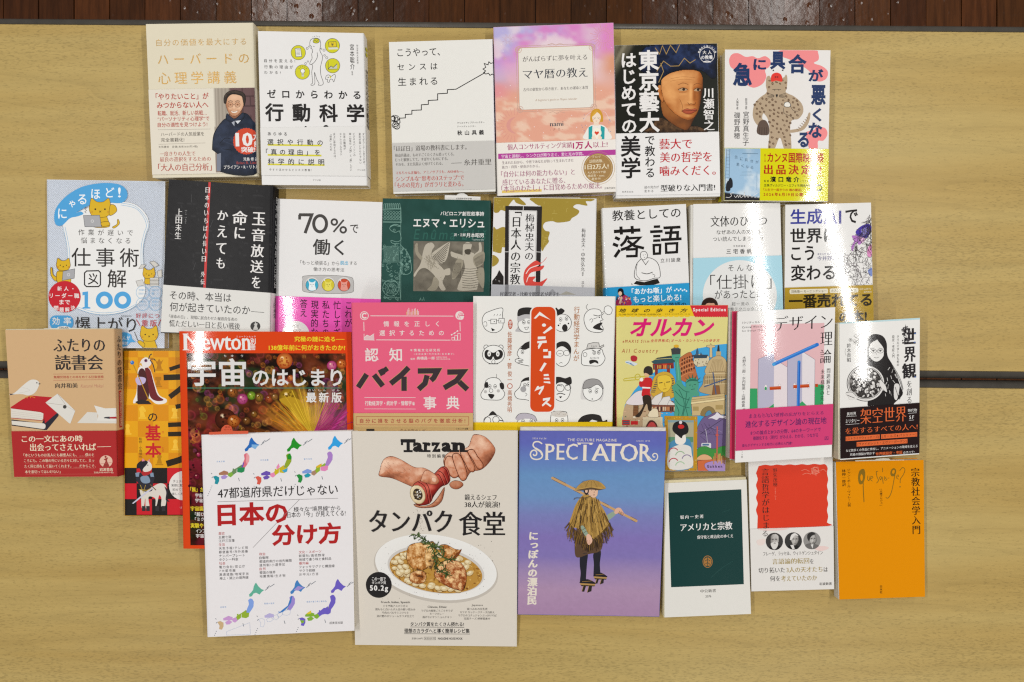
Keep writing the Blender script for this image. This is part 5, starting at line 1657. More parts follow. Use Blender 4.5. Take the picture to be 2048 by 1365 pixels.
l([(884, 290), (938, 410), (996, 545)], 6, '#b98a1e'); c(881, 285, 13, '#2b6fc0'); c(878, 281, 4, '#9fd0f0')
part('title_lettering')
for A, w_ in (([(1130, 330), (1230, 300), (1330, 290)], 26), ([(1090, 385), (1380, 375)], 38), ([(1250, 320), (1240, 420), (1130, 515)], 34),
              ([(1120, 700), (1380, 690)], 30), ([(1120, 762), (1380, 755)], 30), ([(1330, 760), (1260, 900), (1110, 960)], 42), ([(1170, 580), (1220, 570)], 30)):
    l(A, w_, '#2b2112', 1 if len(A) > 2 else 0)
t('の', 986, 622, 62, 56, K, .012); t('基', 966, 698, 106, 106, '#c52129', .026); t('本', 966, 820, 110, 98, '#c52129', .026)
t('き', 1078, 742, 14, 14, '#c52129'); t('ほん', 1080, 846, 14, 34, '#c52129')
part('printed_text')
vt('監修:小島慎也', 924, 784, 24, 138, '#2b2112')
c(1224, 1105, 98, '#e2dfdb')
for s_, y, w_ in (('チェスの', 1066, 74), ('実際に動かして', 1094, 130), ('初めてでも', 1122, 96), ('楽しくわかる', 1150, 112)):
    t(s_, 1142 + (130 - w_) * .2, y, w_, 18, K, .004)
t('つ', 1198, 1246, 14, 12, W)
part('centaur_illustration')
p([(935, 1130), (1000, 1120), (1060, 1090), (1100, 1100), (1116, 1150), (1110, 1190), (1100, 1240), (1074, 1240), (1076, 1190), (1060, 1170), (1046, 1230), (1036, 1240), (1034, 1190), (990, 1180), (996, 1250), (972, 1256), (968, 1190), (958, 1250), (944, 1250), (940, 1180)], '#d9d2c8', 1)
p([(1096, 1110), (1120, 1140), (1116, 1190), (1130, 1212), (1104, 1200), (1108, 1150)], '#2a2730', 1)
for x in (958, 986, 1048, 1090):
    r(x - 12, 1240, 24, 34, '#332f33')
p([(905, 1060), (930, 1020), (985, 1015), (1030, 1040), (1020, 1090), (1010, 1140), (950, 1140), (930, 1100)], '#2d2c36', 1); p([(940, 1045), (985, 1040), (1000, 1080), (965, 1090), (940, 1075)], '#7f93aa', 1); p([(902, 1020), (930, 1014), (925, 1045), (905, 1045)], '#7f93aa'); p([(998, 1020), (1022, 1018), (1026, 1046), (1004, 1046)], '#7f93aa')
p([(940, 1005), (1000, 1000), (1008, 1020), (960, 1040)], '#b02a2c', 1)
p([(948, 985), (960, 950), (985, 940), (1008, 960), (1012, 990), (995, 1008), (960, 1012)], '#ddd6cd', 1); p([(915, 960), (950, 935), (985, 945), (975, 968), (955, 990), (945, 1015), (930, 990), (912, 990)], '#25232c', 1)
p([(944, 944), (952, 922), (966, 940)], '#d98a9a'); p([(984, 940), (998, 926), (998, 948)], '#d98a9a'); c(985, 968, 4, K, n=8)
p([(880, 1222), (1015, 1110), (1024, 1120), (888, 1226)], '#c8c6d8'); l([(1000, 1096), (1040, 1135)], 6, '#6b5a3a'); l([(935, 1100), (955, 1150), (970, 1100)], 3, '#c9a93c')
l([(925, 1130), (980, 1136), (1010, 1120)], 4, '#c9a93c')
finish()

# ---- orange science magazine
view(340, 640, 2.967)
Book('magazine', 'orange magazine with a dark cover picture of glowing bubbles and light rays', 'magazine',
     [(55, 68), (1076, 72), (1104, 1358), (80, 1358)], 7, '#d9451a', base=(15, 16, 4, 9.3), spine='L', finish='gloss', bow=.5, lift=(6.3, 0, 0, 3), roll=6, group='magazines laid out on the tables')
part('space_print')
def f(u, v):
    n1, n2 = fbm(u * 9, v * 12), fbm(u * 22 + 3, v * 28)
    o = mixc(lin('#1d120d'), lin('#6a3018'), ss(.35, .7, n1 * .6 + n2 * .4))
    o = mixc(o, lin('#7a1f2c'), ss(.42, .65, fbm(u * 13 + 8, v * 17)) * ss(.2, .5, v) * ss(.6, .1, u))
    o = mixc(o, lin('#24361c'), ss(.48, .66, fbm(u * 6 + 40, v * 8)) * .8)
    R2 = np.random.RandomState(3)
    C2 = R2.rand(520, 2); S2 = .010 + .022 * R2.rand(520) ** 2
    PA = np.array([lin(q_) for q_ in ('#b5561f', '#c97a2a', '#8a2a3a', '#a8341f', '#b0863a', '#8f3a78', '#5f7a2a', '#d08a4a')])
    for (a_, b_), r_, ci in zip(C2, S2, R2.randint(0, 8, 520)):
        if b_ > .52: ci = (2, 3, 2, 3, 2, 3, 2, 3)[ci]
        m_ = np.abs(u - a_) < r_
        d = np.hypot(u - a_, (v - b_) * 1.2) / r_
        k_ = np.clip(1 - d, 0, 1) ** .5 * .25 + np.exp(-((d - .85) / .13) ** 2) * .75 + np.exp(-(np.hypot(u - a_ + r_ * .35, (v - b_) * 1.2 + r_ * .35) / r_ / .25) ** 2) * .6
        o = o + PA[ci] * (k_ * m_ * .55)[:, None]
    X, Y = u - .80, (v - .50) * 1.2
    a = np.arctan2(Y, X); d = np.hypot(X, Y)
    ray = (vnoise(a * 16 + 30, d * 2 + 4) * .7 + vnoise(a * 44, d * 3) * .5) * ss(.62, .0, d)
    hue = mixc(lin('#efc23a'), lin('#d0459a'), ss(-1.9, -.9, a))
    hue = mixc(hue, lin('#c8702a'), ss(-2.0, -2.8, a))
    o = mixc(o, hue, np.clip(ray * 1.9 - .25, 0, 1) * ss(.04, -.03, Y))
    return o * (1 - .45 * ss(.5, .75, v))[:, None] + .05 * (n2 ** 6)[:, None]
fld(98, 198, 944, 1140, 190, 220, f)
part('bubble_print')
def ball(x, y, q, a, b_):
    c(x, y, q, a, c2=b_); c(x, y, q, b_, w=2.5); c(x - q * .3, y - q * .35, q * .25, '#f6e3c0', c2=a, n=10)
    for k in range(int(q / 4)):
        c(x + rr.uniform(-.6, .6) * q, y + rr.uniform(-.6, .6) * q, q * .12, b_, n=7)
rr = random.Random(8)
for k in range(40):
    c(rr.uniform(112, 200), rr.uniform(600, 1000), rr.uniform(3, 9), rr.choice(['#5a1424', '#7a1a30', '#3a0d14']), n=9)
for q in ((680, 243, 46, '#e0a04a', '#a4431c'), (960, 272, 27, '#d8829a', '#a02a6a'), (1018, 262, 28, '#d9853a', '#8a3414'), (716, 346, 18, '#d98a4a', '#8a3a1c'), (372, 430, 30, '#a8642a', '#5a3014'), (430, 470, 30, '#d26a9a', '#8a2a5a'), (484, 450, 24, '#9ab83a', '#4a6a1a'), (530, 460, 26, '#a07a2c', '#4a3414'), (588, 470, 24, '#b0552a', '#5a2414'), (622, 458, 20, '#a8743a', '#5a3a1a'), (330, 592, 62, '#6a2f1c', '#3a1a10'), (378, 602, 36, '#d88a3c', '#8a3a14'), (500, 560, 20, '#9a6a2a', '#4a2a10'), (705, 462, 56, '#c9a32c', '#7a5a14'), (170, 800, 14, '#c23a6a', '#5a1424'), (160, 930, 18, '#8a1f3a', '#4a0d1a'), (455, 600, 22, '#8a5a2a', '#4a2a10')):
    ball(*q)
p([(650, 470), (762, 470), (802, 560), (830, 645), (812, 645), (760, 570), (700, 520)], '#b99226', 1)
for k in range(34):
    a = -2.75 + k * .075 + rr.uniform(-.02, .02); d = rr.uniform(150, 300)
    l([(845 + 20 * math.cos(a), 690 + 20 * math.sin(a)), (845 + d * math.cos(a), 690 + d * math.sin(a))], rr.uniform(2, 5), ('#c87a1e', '#d8b233', '#c8a030', '#b23a7a', '#a82a6a')[min(4, int((a + 2.75) / .52))])
part('title_lettering')
Wt = '#e8e6e4'
# serif masthead
t('N', 80, 84, 104, 96, Wt, .012, 1); t('ewton', 186, 96, 290, 84, Wt, .012, 1)
for x, y, w_ in ((76, 82, 34), (150, 82, 38), (76, 176, 38), (268, 122, 1)):
    r(x, y, w_, 5, Wt)
for x, y, w_ in ((424, 176, 30), (456, 176, 26), (424, 118, 18), (344, 122, 44)):
    r(x, y, w_, 4, Wt)
t('別', 476, 110, 32, 34, Wt, .02); t('冊', 476, 146, 32, 34, Wt, .02); t('ニュートンムック', 394, 94, 114, 11, Wt, .01)
Y_ = '#ecd534'
t('究極の謎に迫る', 738, 98, 242, 32, Y_, .018); l([(984, 116), (1036, 116)], 3, Y_); t('138億年前に何がおきたのか?', 586, 148, 454, 34, Y_, .018)
t('宇宙', 104, 228, 346, 166, '#dcdad9', .022); t('のはじまり', 488, 292, 534, 102, '#dcdad9', .022); t('最新版', 808, 430, 212, 62, '#e4e2e0', .022)
l([(102, 405), (1010, 405)], 4, '#3f8a74')
for ch_, x in zip('うちゅう', (178, 320, 362, 420)):
    t(ch_, x, 208, 14, 13, Wt)
for ch_, x in zip('さいしんばん', (820, 846, 882, 908, 962, 990)):
    t(ch_, x, 412, 16, 12, Wt)
part('printed_text')
t('「無」から', 120, 992, 104, 30, Y_, .014); t('宇宙はじ', 150, 1030, 88, 24, Wt, .012); t('宇宙は', 150, 1060, 70, 24, Wt, .012); t('宇宙誕生', 122, 1106, 104, 28, Y_, .014); t('「超ひも', 148, 1142, 78, 24, Wt, .012); t('「ミクロ', 148, 1172, 78, 22, Wt, .012); t('実験や観', 122, 1206, 104, 30, Y_, .014); t('インフレ', 154, 1242, 74, 22, Wt, .012); t('宇宙誕', 154, 1270, 74, 24, Wt, .012)
finish()

# ---- pink bias book
view(690, 590, 3.724)
Book('paperback_book', 'pink book with huge dark katakana and a tan band', 'book',
     [(48, 58), (955, 55), (953, 1335), (71, 1335)], 18, '#e56080', base=(25, 25, 0, 0), spine='L', finish='matte', bow=.6)
part('frame_icons')
w_ = '#e6d9d6'
l([(190, 157), (808, 159)], 5, w_); l([(232, 336), (786, 338)], 5, w_); l([(140, 202), (142, 270)], 5, w_); l([(856, 202), (858, 272)], 5, w_)
c(144, 156, 30, w_, w=5); c(146, 156, 17, w_, w=10, a0=40, a1=320); c(854, 154, 32, w_); 
for k in range(4):
    l([(834 + k * 12, 176), (852 + k * 9, 132)], 4, '#e56080')
p([(858, 158), (888, 158), (880, 182), (862, 188)], w_); l([(856, 154), (890, 154)], 5, '#d35c7c')
for k, h in enumerate((24, 40, 52, 36, 22, 44, 30, 46, 50, 34, 42, 28)):
    l([(460 + k * 8, 150), (460 + k * 8, 150 - h)], 4, w_ if k % 3 else '#d8c07a')
p([(142, 336), (142, 320), (164, 302), (186, 312), (216, 292), (218, 336)], '#e0bcc0'); l([(142, 290), (142, 336), (220, 338)], 4, w_); l([(144, 318), (164, 300), (186, 310), (218, 290)], 4, w_)
for k in range(3):
    r(796 + k * 22, 318 - k * 15, 18, 20 + k * 15, w_, 0, 4)
l([(794, 298), (816, 286), (838, 270)], 4, w_)
for q in ((794, 298), (816, 286), (838, 270)): c(q[0], q[1], 6, w_)
part('title_lettering')
t('情報を正しく', 286, 196, 414, 42, w_, .012); t('選択するための', 256, 264, 480, 42, w_, .012); t('認知', 148, 396, 276, 102, w_, .016); t('事典', 584, 756, 268, 98, w_, .016)
D_ = '#3a2d33'
for q, wd, col in ((1, 46, '#c9a06a'), (0, 40, D_)):
    for A in ([(162, 592), (98, 690)], [(216, 596), (282, 680)], [(262, 556), (284, 598)], [(290, 544), (312, 574)],
              [(474, 542), (420, 598), (340, 662)], [(440, 610), (440, 716)],
              [(542, 568), (690, 566), (660, 620), (640, 638)], [(612, 600), (596, 660), (548, 704)],
              [(762, 576), (880, 574), (830, 640), (738, 694)], [(850, 648), (912, 706)]):
        l(A, wd, col)
part('printed_text')
t('著', 486, 406, 16, 14, w_, .01); t('情報文化研究所', 512, 402, 196, 22, w_, .012); t('(米田紘康/竹村祐亮/石井慶子)', 514, 434, 298, 17, w_, .006); t('監修', 488, 470, 34, 15, w_, .01); t('高橋昌一郎', 534, 460, 134, 24, w_, .012); t('國學院大學教授', 680, 460, 80, 11, w_); t('情報文化研究所所長', 680, 474, 104, 11, w_)
l([(145, 765), (526, 766)], 3, w_); l([(146, 850), (526, 851)], 3, w_); t('行動経済学・統計学・情報学', 148, 790, 348, 36, w_, .014); t('編', 502, 796, 16, 28, w_, .014)
obi(882, 880, 1334, 1334, '#cbaa74')
part('printed_text', 'belly_band')
l([(84, 906), (84, 968), (922, 970), (922, 908), (84, 906)], 3, '#a8473a')
t('自分に損をさせる脳のバグを徹底分析!', 112, 922, 784, 34, '#a8403a', .012); t('フォレスト出版', 826, 990, 92, 14, K, .012)
r(160, 998, 60, 60, '#3a3128'); t('名大作家さんが', 410, 998, 190, 40, '#8a6a4a')
finish()

# ---- white comic faces book
Book('paperback_book', 'white square book with rows of cartoon faces and an orange title pillar', 'book',
     [(955, 10), (2015, 12), (1978, 1475), (957, 1480)], 12, '#e7e5e1', base=(25, 25, 0, 0), spine='R', finish='satin', bow=.5, jut=(-.8, -.8, -.8, -.8))
FW, FL = '#ecebe8', '#2c2928'
def face(x, y, rx, ry, A=None):
    part('face_drawing', new=1)
    if A is None:
        c(x, y, rx, FW, ry=ry, n=36); c(x, y, rx, FL, ry=ry, w=4, n=36)
    else:
        ln2(A, 4, FL, FW)
def eye(x, y, q=7):
    c(x, y, q * 1.5, FW, ry=q * 2, n=14); c(x, y, q * 1.5, FL, ry=q * 2, w=3, n=14); c(x, y + 2, q * .7, FL, n=10)
# row 1
face(0, 0, 0, 0, [(1022, 200), (1030, 160), (1060, 130), (1168, 98), (1172, 150), (1178, 200), (1170, 250), (1130, 280), (1080, 278), (1040, 250)])
l([(1034, 210), (1040, 200), (1054, 205), (1056, 232), (1038, 232)], 3, FL, 1)
r(1086, 182, 42, 34, FW); r(1086, 182, 42, 34, FL, 0, 3.5); r(1146, 176, 40, 34, FW); r(1146, 176, 40, 34, FL, 0, 3.5); l([(1128, 194), (1146, 192)], 3, FL); l([(1064, 190), (1086, 192)], 3, FL)
for k in range(3):
    l([(1108 + k * 22, 158), (1116 + k * 22, 144)], 3, FL)
p([(1088, 246), (1120, 262), (1096, 272)], FL); c(1112, 200, 4, FL); c(1160, 196, 4, FL)
part('face_drawing', new=1); p([(1268, 270), (1290, 230), (1284, 160), (1330, 140), (1420, 150), (1430, 250), (1400, 280), (1300, 276)], '#b9b6b8', 1); c(1350, 220, 62, FW, n=36); c(1350, 220, 62, FL, w=4, n=36); p([(1286, 180), (1330, 150), (1420, 150), (1420, 190), (1350, 176), (1300, 200)], '#b9b6b8', 1)
p([(1284, 140), (1296, 108), (1340, 94), (1400, 100), (1430, 130), (1420, 148), (1340, 146), (1290, 160)], FL, 1)
eye(1332, 205); eye(1370, 203); l([(1322, 188), (1338, 186)], 3, FL); l([(1336, 244), (1352, 262), (1370, 240)], 3, FL, 1); l([(1336, 244), (1370, 240)], 3, FL)
face(1620, 210, 66, 66); p([(1560, 150), (1570, 96), (1590, 110), (1610, 100), (1636, 120), (1610, 146), (1580, 150)], FL, 1); eye(1606, 184); eye(1650, 178); p([(1616, 250), (1624, 226), (1644, 220), (1658, 244), (1650, 272), (1630, 272)], FL, 1); c(1590, 228, 6, FL); c(1664, 214, 6, FL); c(1602, 216, 4, FL)
face(0, 0, 0, 0, [(1780, 190), (1790, 140), (1830, 108), (1890, 110), (1912, 140), (1910, 170), (1922, 186), (1900, 200), (1924, 256), (1900, 280), (1840, 276), (1800, 250)])
l([(1808, 112), (1796, 92), (1808, 70)], 3, FL, 1); p([(1846, 244), (1880, 216), (1918, 208), (1900, 240), (1924, 262), (1880, 260)], FL, 1); l([(1850, 150), (1884, 158), (1906, 150)], 5, FL, 1); c(1894, 168, 5, FL); l([(1850, 180), (1880, 170)], 3, FL); l([(1820, 190), (1836, 178), (1846, 190), (1834, 206)], 3, FL, 1)
ln2([(1930, 118), (1936, 92), (1958, 82), (1978, 90), (1990, 110), (1982, 140), (1960, 148), (1940, 136)], 3.5, FL, FW); l([(1912, 150), (1930, 138)], 3, FL); l([(1916, 134), (1930, 124)], 3, FL)
# row 2
part('face_drawing', new=1)
for x in (1052, 1160):
    c(x, 392, 18, FW); c(x, 392, 18, FL, w=4)
c(1106, 446, 82, FW, ry=70, n=36); c(1106, 446, 82, FL, ry=70, w=4, n=36)
p([(1040, 430), (1060, 410), (1104, 432), (1150, 410), (1176, 430), (1166, 470), (1120, 486), (1104, 460), (1086, 486), (1046, 470)], FL, 1)
for x in (1074, 1138): c(x, 440, 13, FW, ry=20); c(x, 442, 5, FL)
p([(1106, 478), (1118, 500), (1106, 516), (1092, 500)], FW, 1); l([(1106, 478), (1118, 500), (1106, 516), (1092, 500), (1106, 478)], 3, FL, 1); l([(1070, 514), (1140, 514)], 6, FL)
face(0, 0, 0, 0, [(1282, 440), (1300, 400), (1340, 370), (1400, 380), (1410, 520), (1340, 524), (1280, 505), (1268, 484), (1296, 470)])
p([(1310, 400), (1340, 360), (1400, 346), (1420, 400), (1414, 500), (1392, 470), (1380, 400), (1340, 410)], FL, 1); eye(1322, 426); l([(1304, 402), (1336, 398)], 6, FL); p([(1268, 480), (1300, 474), (1330, 486), (1296, 500), (1276, 504)], FW); l([(1268, 482), (1300, 476), (1328, 488), (1290, 492), (1324, 502), (1280, 508)], 3.5, FL, 1)
face(1616, 450, 62, 84); p([(1560, 440), (1562, 380), (1600, 350), (1650, 352), (1682, 390), (1680, 440), (1660, 410), (1620, 384), (1580, 400)], FL, 1); c(1602, 436, 26, FL, ry=22, w=3); c(1650, 434, 22, FL, ry=20, w=3); l([(1590, 440), (1612, 440)], 4, FL); l([(1594, 512), (1610, 504), (1620, 510)], 3, FL, 1)
face(0, 0, 0, 0, [(1764, 440), (1790, 410), (1900, 400), (1924, 440), (1936, 480), (1900, 526), (1840, 530), (1770, 522), (1762, 490)])
ln2([(1800, 400), (1810, 366), (1850, 356), (1890, 358), (1896, 388), (1926, 372), (1928, 384), (1896, 402), (1850, 396)], 3.5, FL, '#cfccc8', 0); t('3on', 1834, 374, 40, 14, FL)
eye(1856, 432); eye(1890, 430); l([(1838, 410), (1866, 424)], 5, FL); l([(1906, 408), (1884, 422)], 5, FL); p([(1820, 490), (1850, 484), (1880, 492), (1886, 514), (1860, 504), (1826, 516)], FL, 1)
for k in range(7): l([(1826 + k * 10, 478), (1830 + k * 10, 464)], 2.5, FL)
c(1788, 446, 14, FL, ry=16, w=3)
# row 3
face(0, 0, 0, 0, [(1040, 690), (1050, 640), (1090, 618), (1140, 624), (1168, 660), (1172, 700), (1190, 740), (1160, 780), (1100, 784), (1030, 776), (1012, 740)])
p([(1040, 690), (1040, 660), (1062, 650), (1066, 690)], FL, 1); p([(1152, 660), (1180, 660), (1184, 700), (1160, 700)], FL, 1); l([(1128, 618), (1130, 590)], 2.5, FL); eye(1078, 682); eye(1118, 682); c(1088, 714, 14, FW); c(1088, 714, 14, FL, w=3); p([(1066, 740), (1112, 744), (1098, 772), (1082, 770)], FL, 1)
c(1046, 722, 12, '#bdbab8'); c(1142, 716, 12, '#bdbab8')
face(0, 0, 0, 0, [(1300, 690), (1320, 640), (1370, 616), (1410, 630), (1410, 780), (1340, 780), (1280, 770), (1264, 730)])
p([(1310, 650), (1340, 620), (1400, 612), (1404, 640), (1350, 640)], FL, 1); c(1328, 704, 22, '#a5a3a4'); eye(1340, 672); eye(1366, 668); l([(1340, 730), (1356, 742), (1342, 756)], 3, FL, 1)
face(1612, 710, 66, 84); p([(1560, 690), (1564, 620), (1600, 612), (1640, 622), (1680, 612), (1688, 660), (1660, 670), (1620, 652), (1580, 660)], FL, 1); c(1604, 694, 28, FL, w=4); c(1660, 690, 22, FL, w=4); l([(1580, 672), (1616, 680)], 5, FL); l([(1672, 668), (1648, 678)], 5, FL); l([(1576, 742), (1606, 734), (1640, 744)], 6, FL, 1); p([(1592, 758), (1618, 756), (1606, 772)], FL)
part('face_drawing', new=1); p([(1762, 700), (1780, 640), (1840, 622), (1900, 640), (1930, 700), (1912, 790), (1880, 780), (1780, 780), (1756, 770)], '#d5d2d0', 1); c(1846, 718, 74, FW, n=36); c(1846, 718, 74, FL, w=4, n=36); p([(1770, 700), (1786, 646), (1840, 626), (1896, 640), (1924, 700), (1880, 668), (1830, 690)], '#9b9897', 1); l([(1770, 700), (1786, 646), (1840, 626), (1896, 640), (1924, 700), (1880, 668), (1830, 690), (1770, 700)], 3, FL, 1); eye(1826, 718); eye(1872, 720); l([(1836, 770), (1846, 776), (1838, 782)], 3, FL, 1); l([(1808, 700), (1838, 692)], 3, FL); l([(1862, 694), (1890, 700)], 3, FL)
# row 4 (upper halves over the yellow band)
face(1106, 962, 74, 70); p([(1070, 900), (1100, 866), (1134, 900), (1104, 896)], FL, 1); c(1060, 936, 26, FL, w=4); c(1124, 930, 24, FL, w=4); l([(1148, 934), (1180, 940)], 6, FL)
face(1350, 970, 74, 60); p([(1270, 920), (1296, 888), (1350, 882), (1410, 900), (1430, 940), (1390, 926), (1330, 924), (1290, 936)], '#b9b2bd', 1); l([(1270, 920), (1296, 888), (1350, 882), (1410, 900), (1430, 940)], 3, FL, 1); eye(1326, 940); eye(1388, 938)
face(0, 0, 0, 0, [(1540, 980), (1538, 880), (1570, 868), (1630, 870), (1654, 886), (1650, 980)]); p([(1538, 900), (1542, 876), (1590, 866), (1650, 880), (1652, 904), (1600, 912)], '#cfc9c2', 1); eye(1576, 936); eye(1620, 934)
for k in range(16): c(rr.uniform(1548, 1646), rr.uniform(874, 904), 2, '#8a7a6a', n=6)
p([(1746, 960), (1760, 910), (1830, 888), (1900, 900), (1920, 940), (1952, 930), (1930, 960)], FL, 1); p([(1820, 944), (1840, 930), (1880, 940), (1866, 954)], FW)
part('title_pillar')
r(1378, 84, 200, 796, '#e9e6e2', 52); r(1388, 90, 180, 782, '#d44a1a', 46)
Wt = '#eae8e5'
for A in ([(1410, 172), (1448, 128), (1530, 186)], ):
    p([(1406, 176), (1450, 126), (1532, 188), (1448, 152), (1420, 178)], Wt)
c(1482, 226, 15, Wt, ry=12); p([(1472, 284), (1532, 232), (1546, 250), (1486, 290)], Wt)
p([(1436, 312), (1494, 310), (1494, 330), (1436, 332)], Wt); p([(1416, 346), (1502, 340), (1502, 358), (1470, 360), (1444, 404), (1430, 396), (1448, 360), (1416, 362)], Wt)
p([(1476, 406), (1534, 404), (1534, 423), (1476, 424)], Wt); p([(1515, 420), (1534, 420), (1536, 472), (1516, 472)], Wt); p([(1478, 454), (1520, 454), (1520, 472), (1478, 472)], Wt)
p([(1484, 504), (1502, 512), (1464, 572), (1448, 564)], Wt)
for k in range(3): p([(1480, 592 + k * 27), (1530, 588 + k * 29), (1530, 604 + k * 29), (1480, 606 + k * 24)], Wt)
p([(1432, 680), (1446, 680), (1442, 690), (1484, 676), (1478, 700), (1450, 746), (1440, 738), (1462, 698), (1424, 712), (1410, 720)], Wt)
p([(1474, 772), (1530, 764), (1522, 786), (1504, 800), (1538, 826), (1530, 836), (1496, 812), (1472, 832), (1466, 820), (1504, 784), (1474, 790)], Wt)
part('printed_text')
vt('行動経済学まんが', 1704, 86, 46, 412, '#b0764a', .008); c(1231, 220, 17, '#b8502c', ry=36); vt('原作', 1218, 192, 26, 56, W, .01)
vt('佐藤雅彦・菅', 1210, 272, 36, 280, '#b0663a', .006); vt('俊一', 1210, 566, 36, 90, '#b0663a', .006); c(1228, 680, 18, '#b8502c', w=5); vt('高橋秀明', 1210, 708, 36, 170, '#b0663a', .006)
obi(950, 946, 1479, 1474, '#e6c21a')
finish()

# ---- yellow travel guide
view(1210, 600, 3.793)
Book('paperback_book', 'yellow travel guide with a collage of world landmarks and pink title letters', 'book',
     [(80, 44), (934, 40), (912, 1300), (92, 1300)], 10, '#d9cf86', base=(21, 21, 2, 0), spine='L', finish='satin', bow=.5, roll=4, spine_col='#cf2f5e')
part('cover_print')
r(81, 45, 854, 80, '#e5bf1c'); p([(645, 43), (934, 41), (932, 122), (676, 124)], '#cf2433')
for k in range(15):
    c(690 + k * 17, 123, 9, '#cf2433', n=12)
    if k < 14: c(90 + k * 41, 124, 20, '#e5bf1c', ry=7, n=12)
SK = '#3f9fd6'
p([(930, 334), (860, 340), (700, 370), (560, 440), (420, 520), (300, 600), (220, 690), (150, 800), (132, 900), (134, 1300), (912, 1300)], SK)
part('landmark_collage')
def po(pts, col, sm=0):
    p(pts, col, sm); l(pts, 1.8, '#4d3b2c', sm, 1)
rr = random.Random(12)
# background towns
p([(134, 980), (150, 810), (250, 700), (420, 700), (540, 740), (920, 560), (915, 1300), (134, 1300)], '#b99e7e', 1)
for k in range(420):
    x, y = rr.uniform(140, 900), rr.uniform(760, 1290)
    r(x, y, rr.uniform(5, 20), rr.uniform(3, 12), rr.choice(['#8a5f42', '#c9a98a', '#7a4a34', '#d9c9ae', '#5a4438', '#a8634a', '#6a7a5a', '#e0d6c0']))
# gate
po([(352, 470), (380, 455), (520, 445), (530, 470), (510, 480), (372, 488)], '#33525a'); po([(362, 488), (520, 478), (522, 520), (366, 530)], '#8c2f2b'); po([(380, 530), (400, 528), (398, 600), (380, 600)], '#8c2f2b'); po([(470, 524), (492, 522), (492, 560), (470, 560)], '#8c2f2b'); r(436, 486, 34, 40, '#c8452b'); 
for k in range(12): r(372 + k * 12, 496, 6, 26, rr.choice(['#c9a04a', '#3f6a6a', '#5a1c1c']))
po([(380, 430 + 20), (520, 440), (500, 425), (400, 440)], '#2c4248')
# colosseum
po([(556, 470), (590, 425), (650, 398), (668, 460), (690, 540), (700, 620), (580, 610)], '#b4693f', 1)
for j in range(4):
    for i in range(6 - (j == 0)):
        x, y = 586 + i * 19 - j * 2, 450 + j * 36 - i * 8 + (10 if j == 0 else 0)
        if x < 690: c(x, y, 6, '#5a2f1e', ry=11, n=10)
    l([(562, 486 + j * 36), (620, 450 + j * 36), (672, 440 + j * 36)], 3, '#d99a6a', 1)
# castle, redeemer
po([(670, 480), (680, 420), (700, 410), (760, 420), (790, 430), (790, 500), (700, 510)], '#cfc3a4'); 
for x, h in ((700, 365), (728, 398), (686, 410)): po([(x - 8, 430), (x - 8, h + 26), (x, h), (x + 8, h + 26), (x + 8, 430)], '#3f5a72')
po([(668, 420), (780, 418), (770, 442), (676, 444)], '#2e4456')
for k in range(20): r(rr.uniform(676, 780), rr.uniform(446, 500), 5, 8, '#7a6a52')
po([(792, 438), (794, 365), (770, 358), (772, 346), (796, 344), (802, 332), (808, 344), (836, 350), (834, 360), (812, 364), (814, 438)], '#cdb586'); 
# capitol dome
po([(850, 396), (856, 345), (866, 345), (870, 396)], '#2b2926'); r(842, 392, 38, 34, '#b7a27a')
po([(766, 560), (772, 500), (800, 450), (848, 426), (890, 432), (922, 470), (928, 560)], '#bfa77c', 1); po([(740, 640), (770, 560), (926, 556), (924, 720), (720, 700)], '#b39a70', 1)
for k in range(9): l([(790 + k * 15, 552), (820 + k * 8, 452)], 2, '#8f7850', 1)
for k in range(13): l([(752 + k * 13, 640), (752 + k * 13, 580)], 5, '#7d6a49')
for k in range(3): l([(760, 562 + k * 40), (924, 556 + k * 40)], 4, '#d9c79f')
# windmill
po([(812, 720), (820, 650), (866, 650), (876, 720)], '#8a5a34'); l([(752, 660), (920, 600)], 9, '#4a5a7a'); l([(818, 550), (842, 720)], 9, '#4a5a7a')
# pharaoh mask
po([(350, 690), (366, 600), (400, 560), (450, 545), (500, 560), (530, 610), (532, 700), (520, 740), (440, 760), (360, 730)], '#caa23a', 1)
for k in range(9): l([(352 + k * 5, 700 - k * 14), (380 + k * 4, 700 - k * 14)], 6, '#39424f'); l([(505 - k * 0, 700 - k * 13), (530 - k * 1, 704 - k * 13)], 6, '#39424f')
po([(396, 610), (404, 580), (460, 570), (500, 590), (506, 640), (480, 690), (440, 700), (404, 670)], '#e0bd3f', 1); l([(408, 632), (436, 628)], 6, '#2a2a2a'); l([(464, 626), (494, 622)], 6, '#2a2a2a'); l([(450, 630), (456, 660)], 5, '#b08a1f'); l([(440, 678), (466, 674)], 4, '#8a5a1f'); l([(440, 575), (446, 545)], 12, '#caa23a')
r(436, 700, 20, 60, '#a8862c')
# opera house
for A in ([(330, 790), (380, 730), (438, 700), (426, 770), (400, 800)], [(400, 800), (440, 740), (490, 730), (512, 800)], [(470, 800), (490, 760), (530, 790), (532, 806)]):
    ln2(A, 2.5, '#6a6a72', '#d8d3ce', 0)
po([(330, 796), (536, 800), (530, 850), (340, 850)], '#7a4a3a'); 
for k in range(14): r(340 + k * 14, 812, 8, 30, rr.choice(['#c98a5a', '#3a2a2a', '#d8c0a0']))
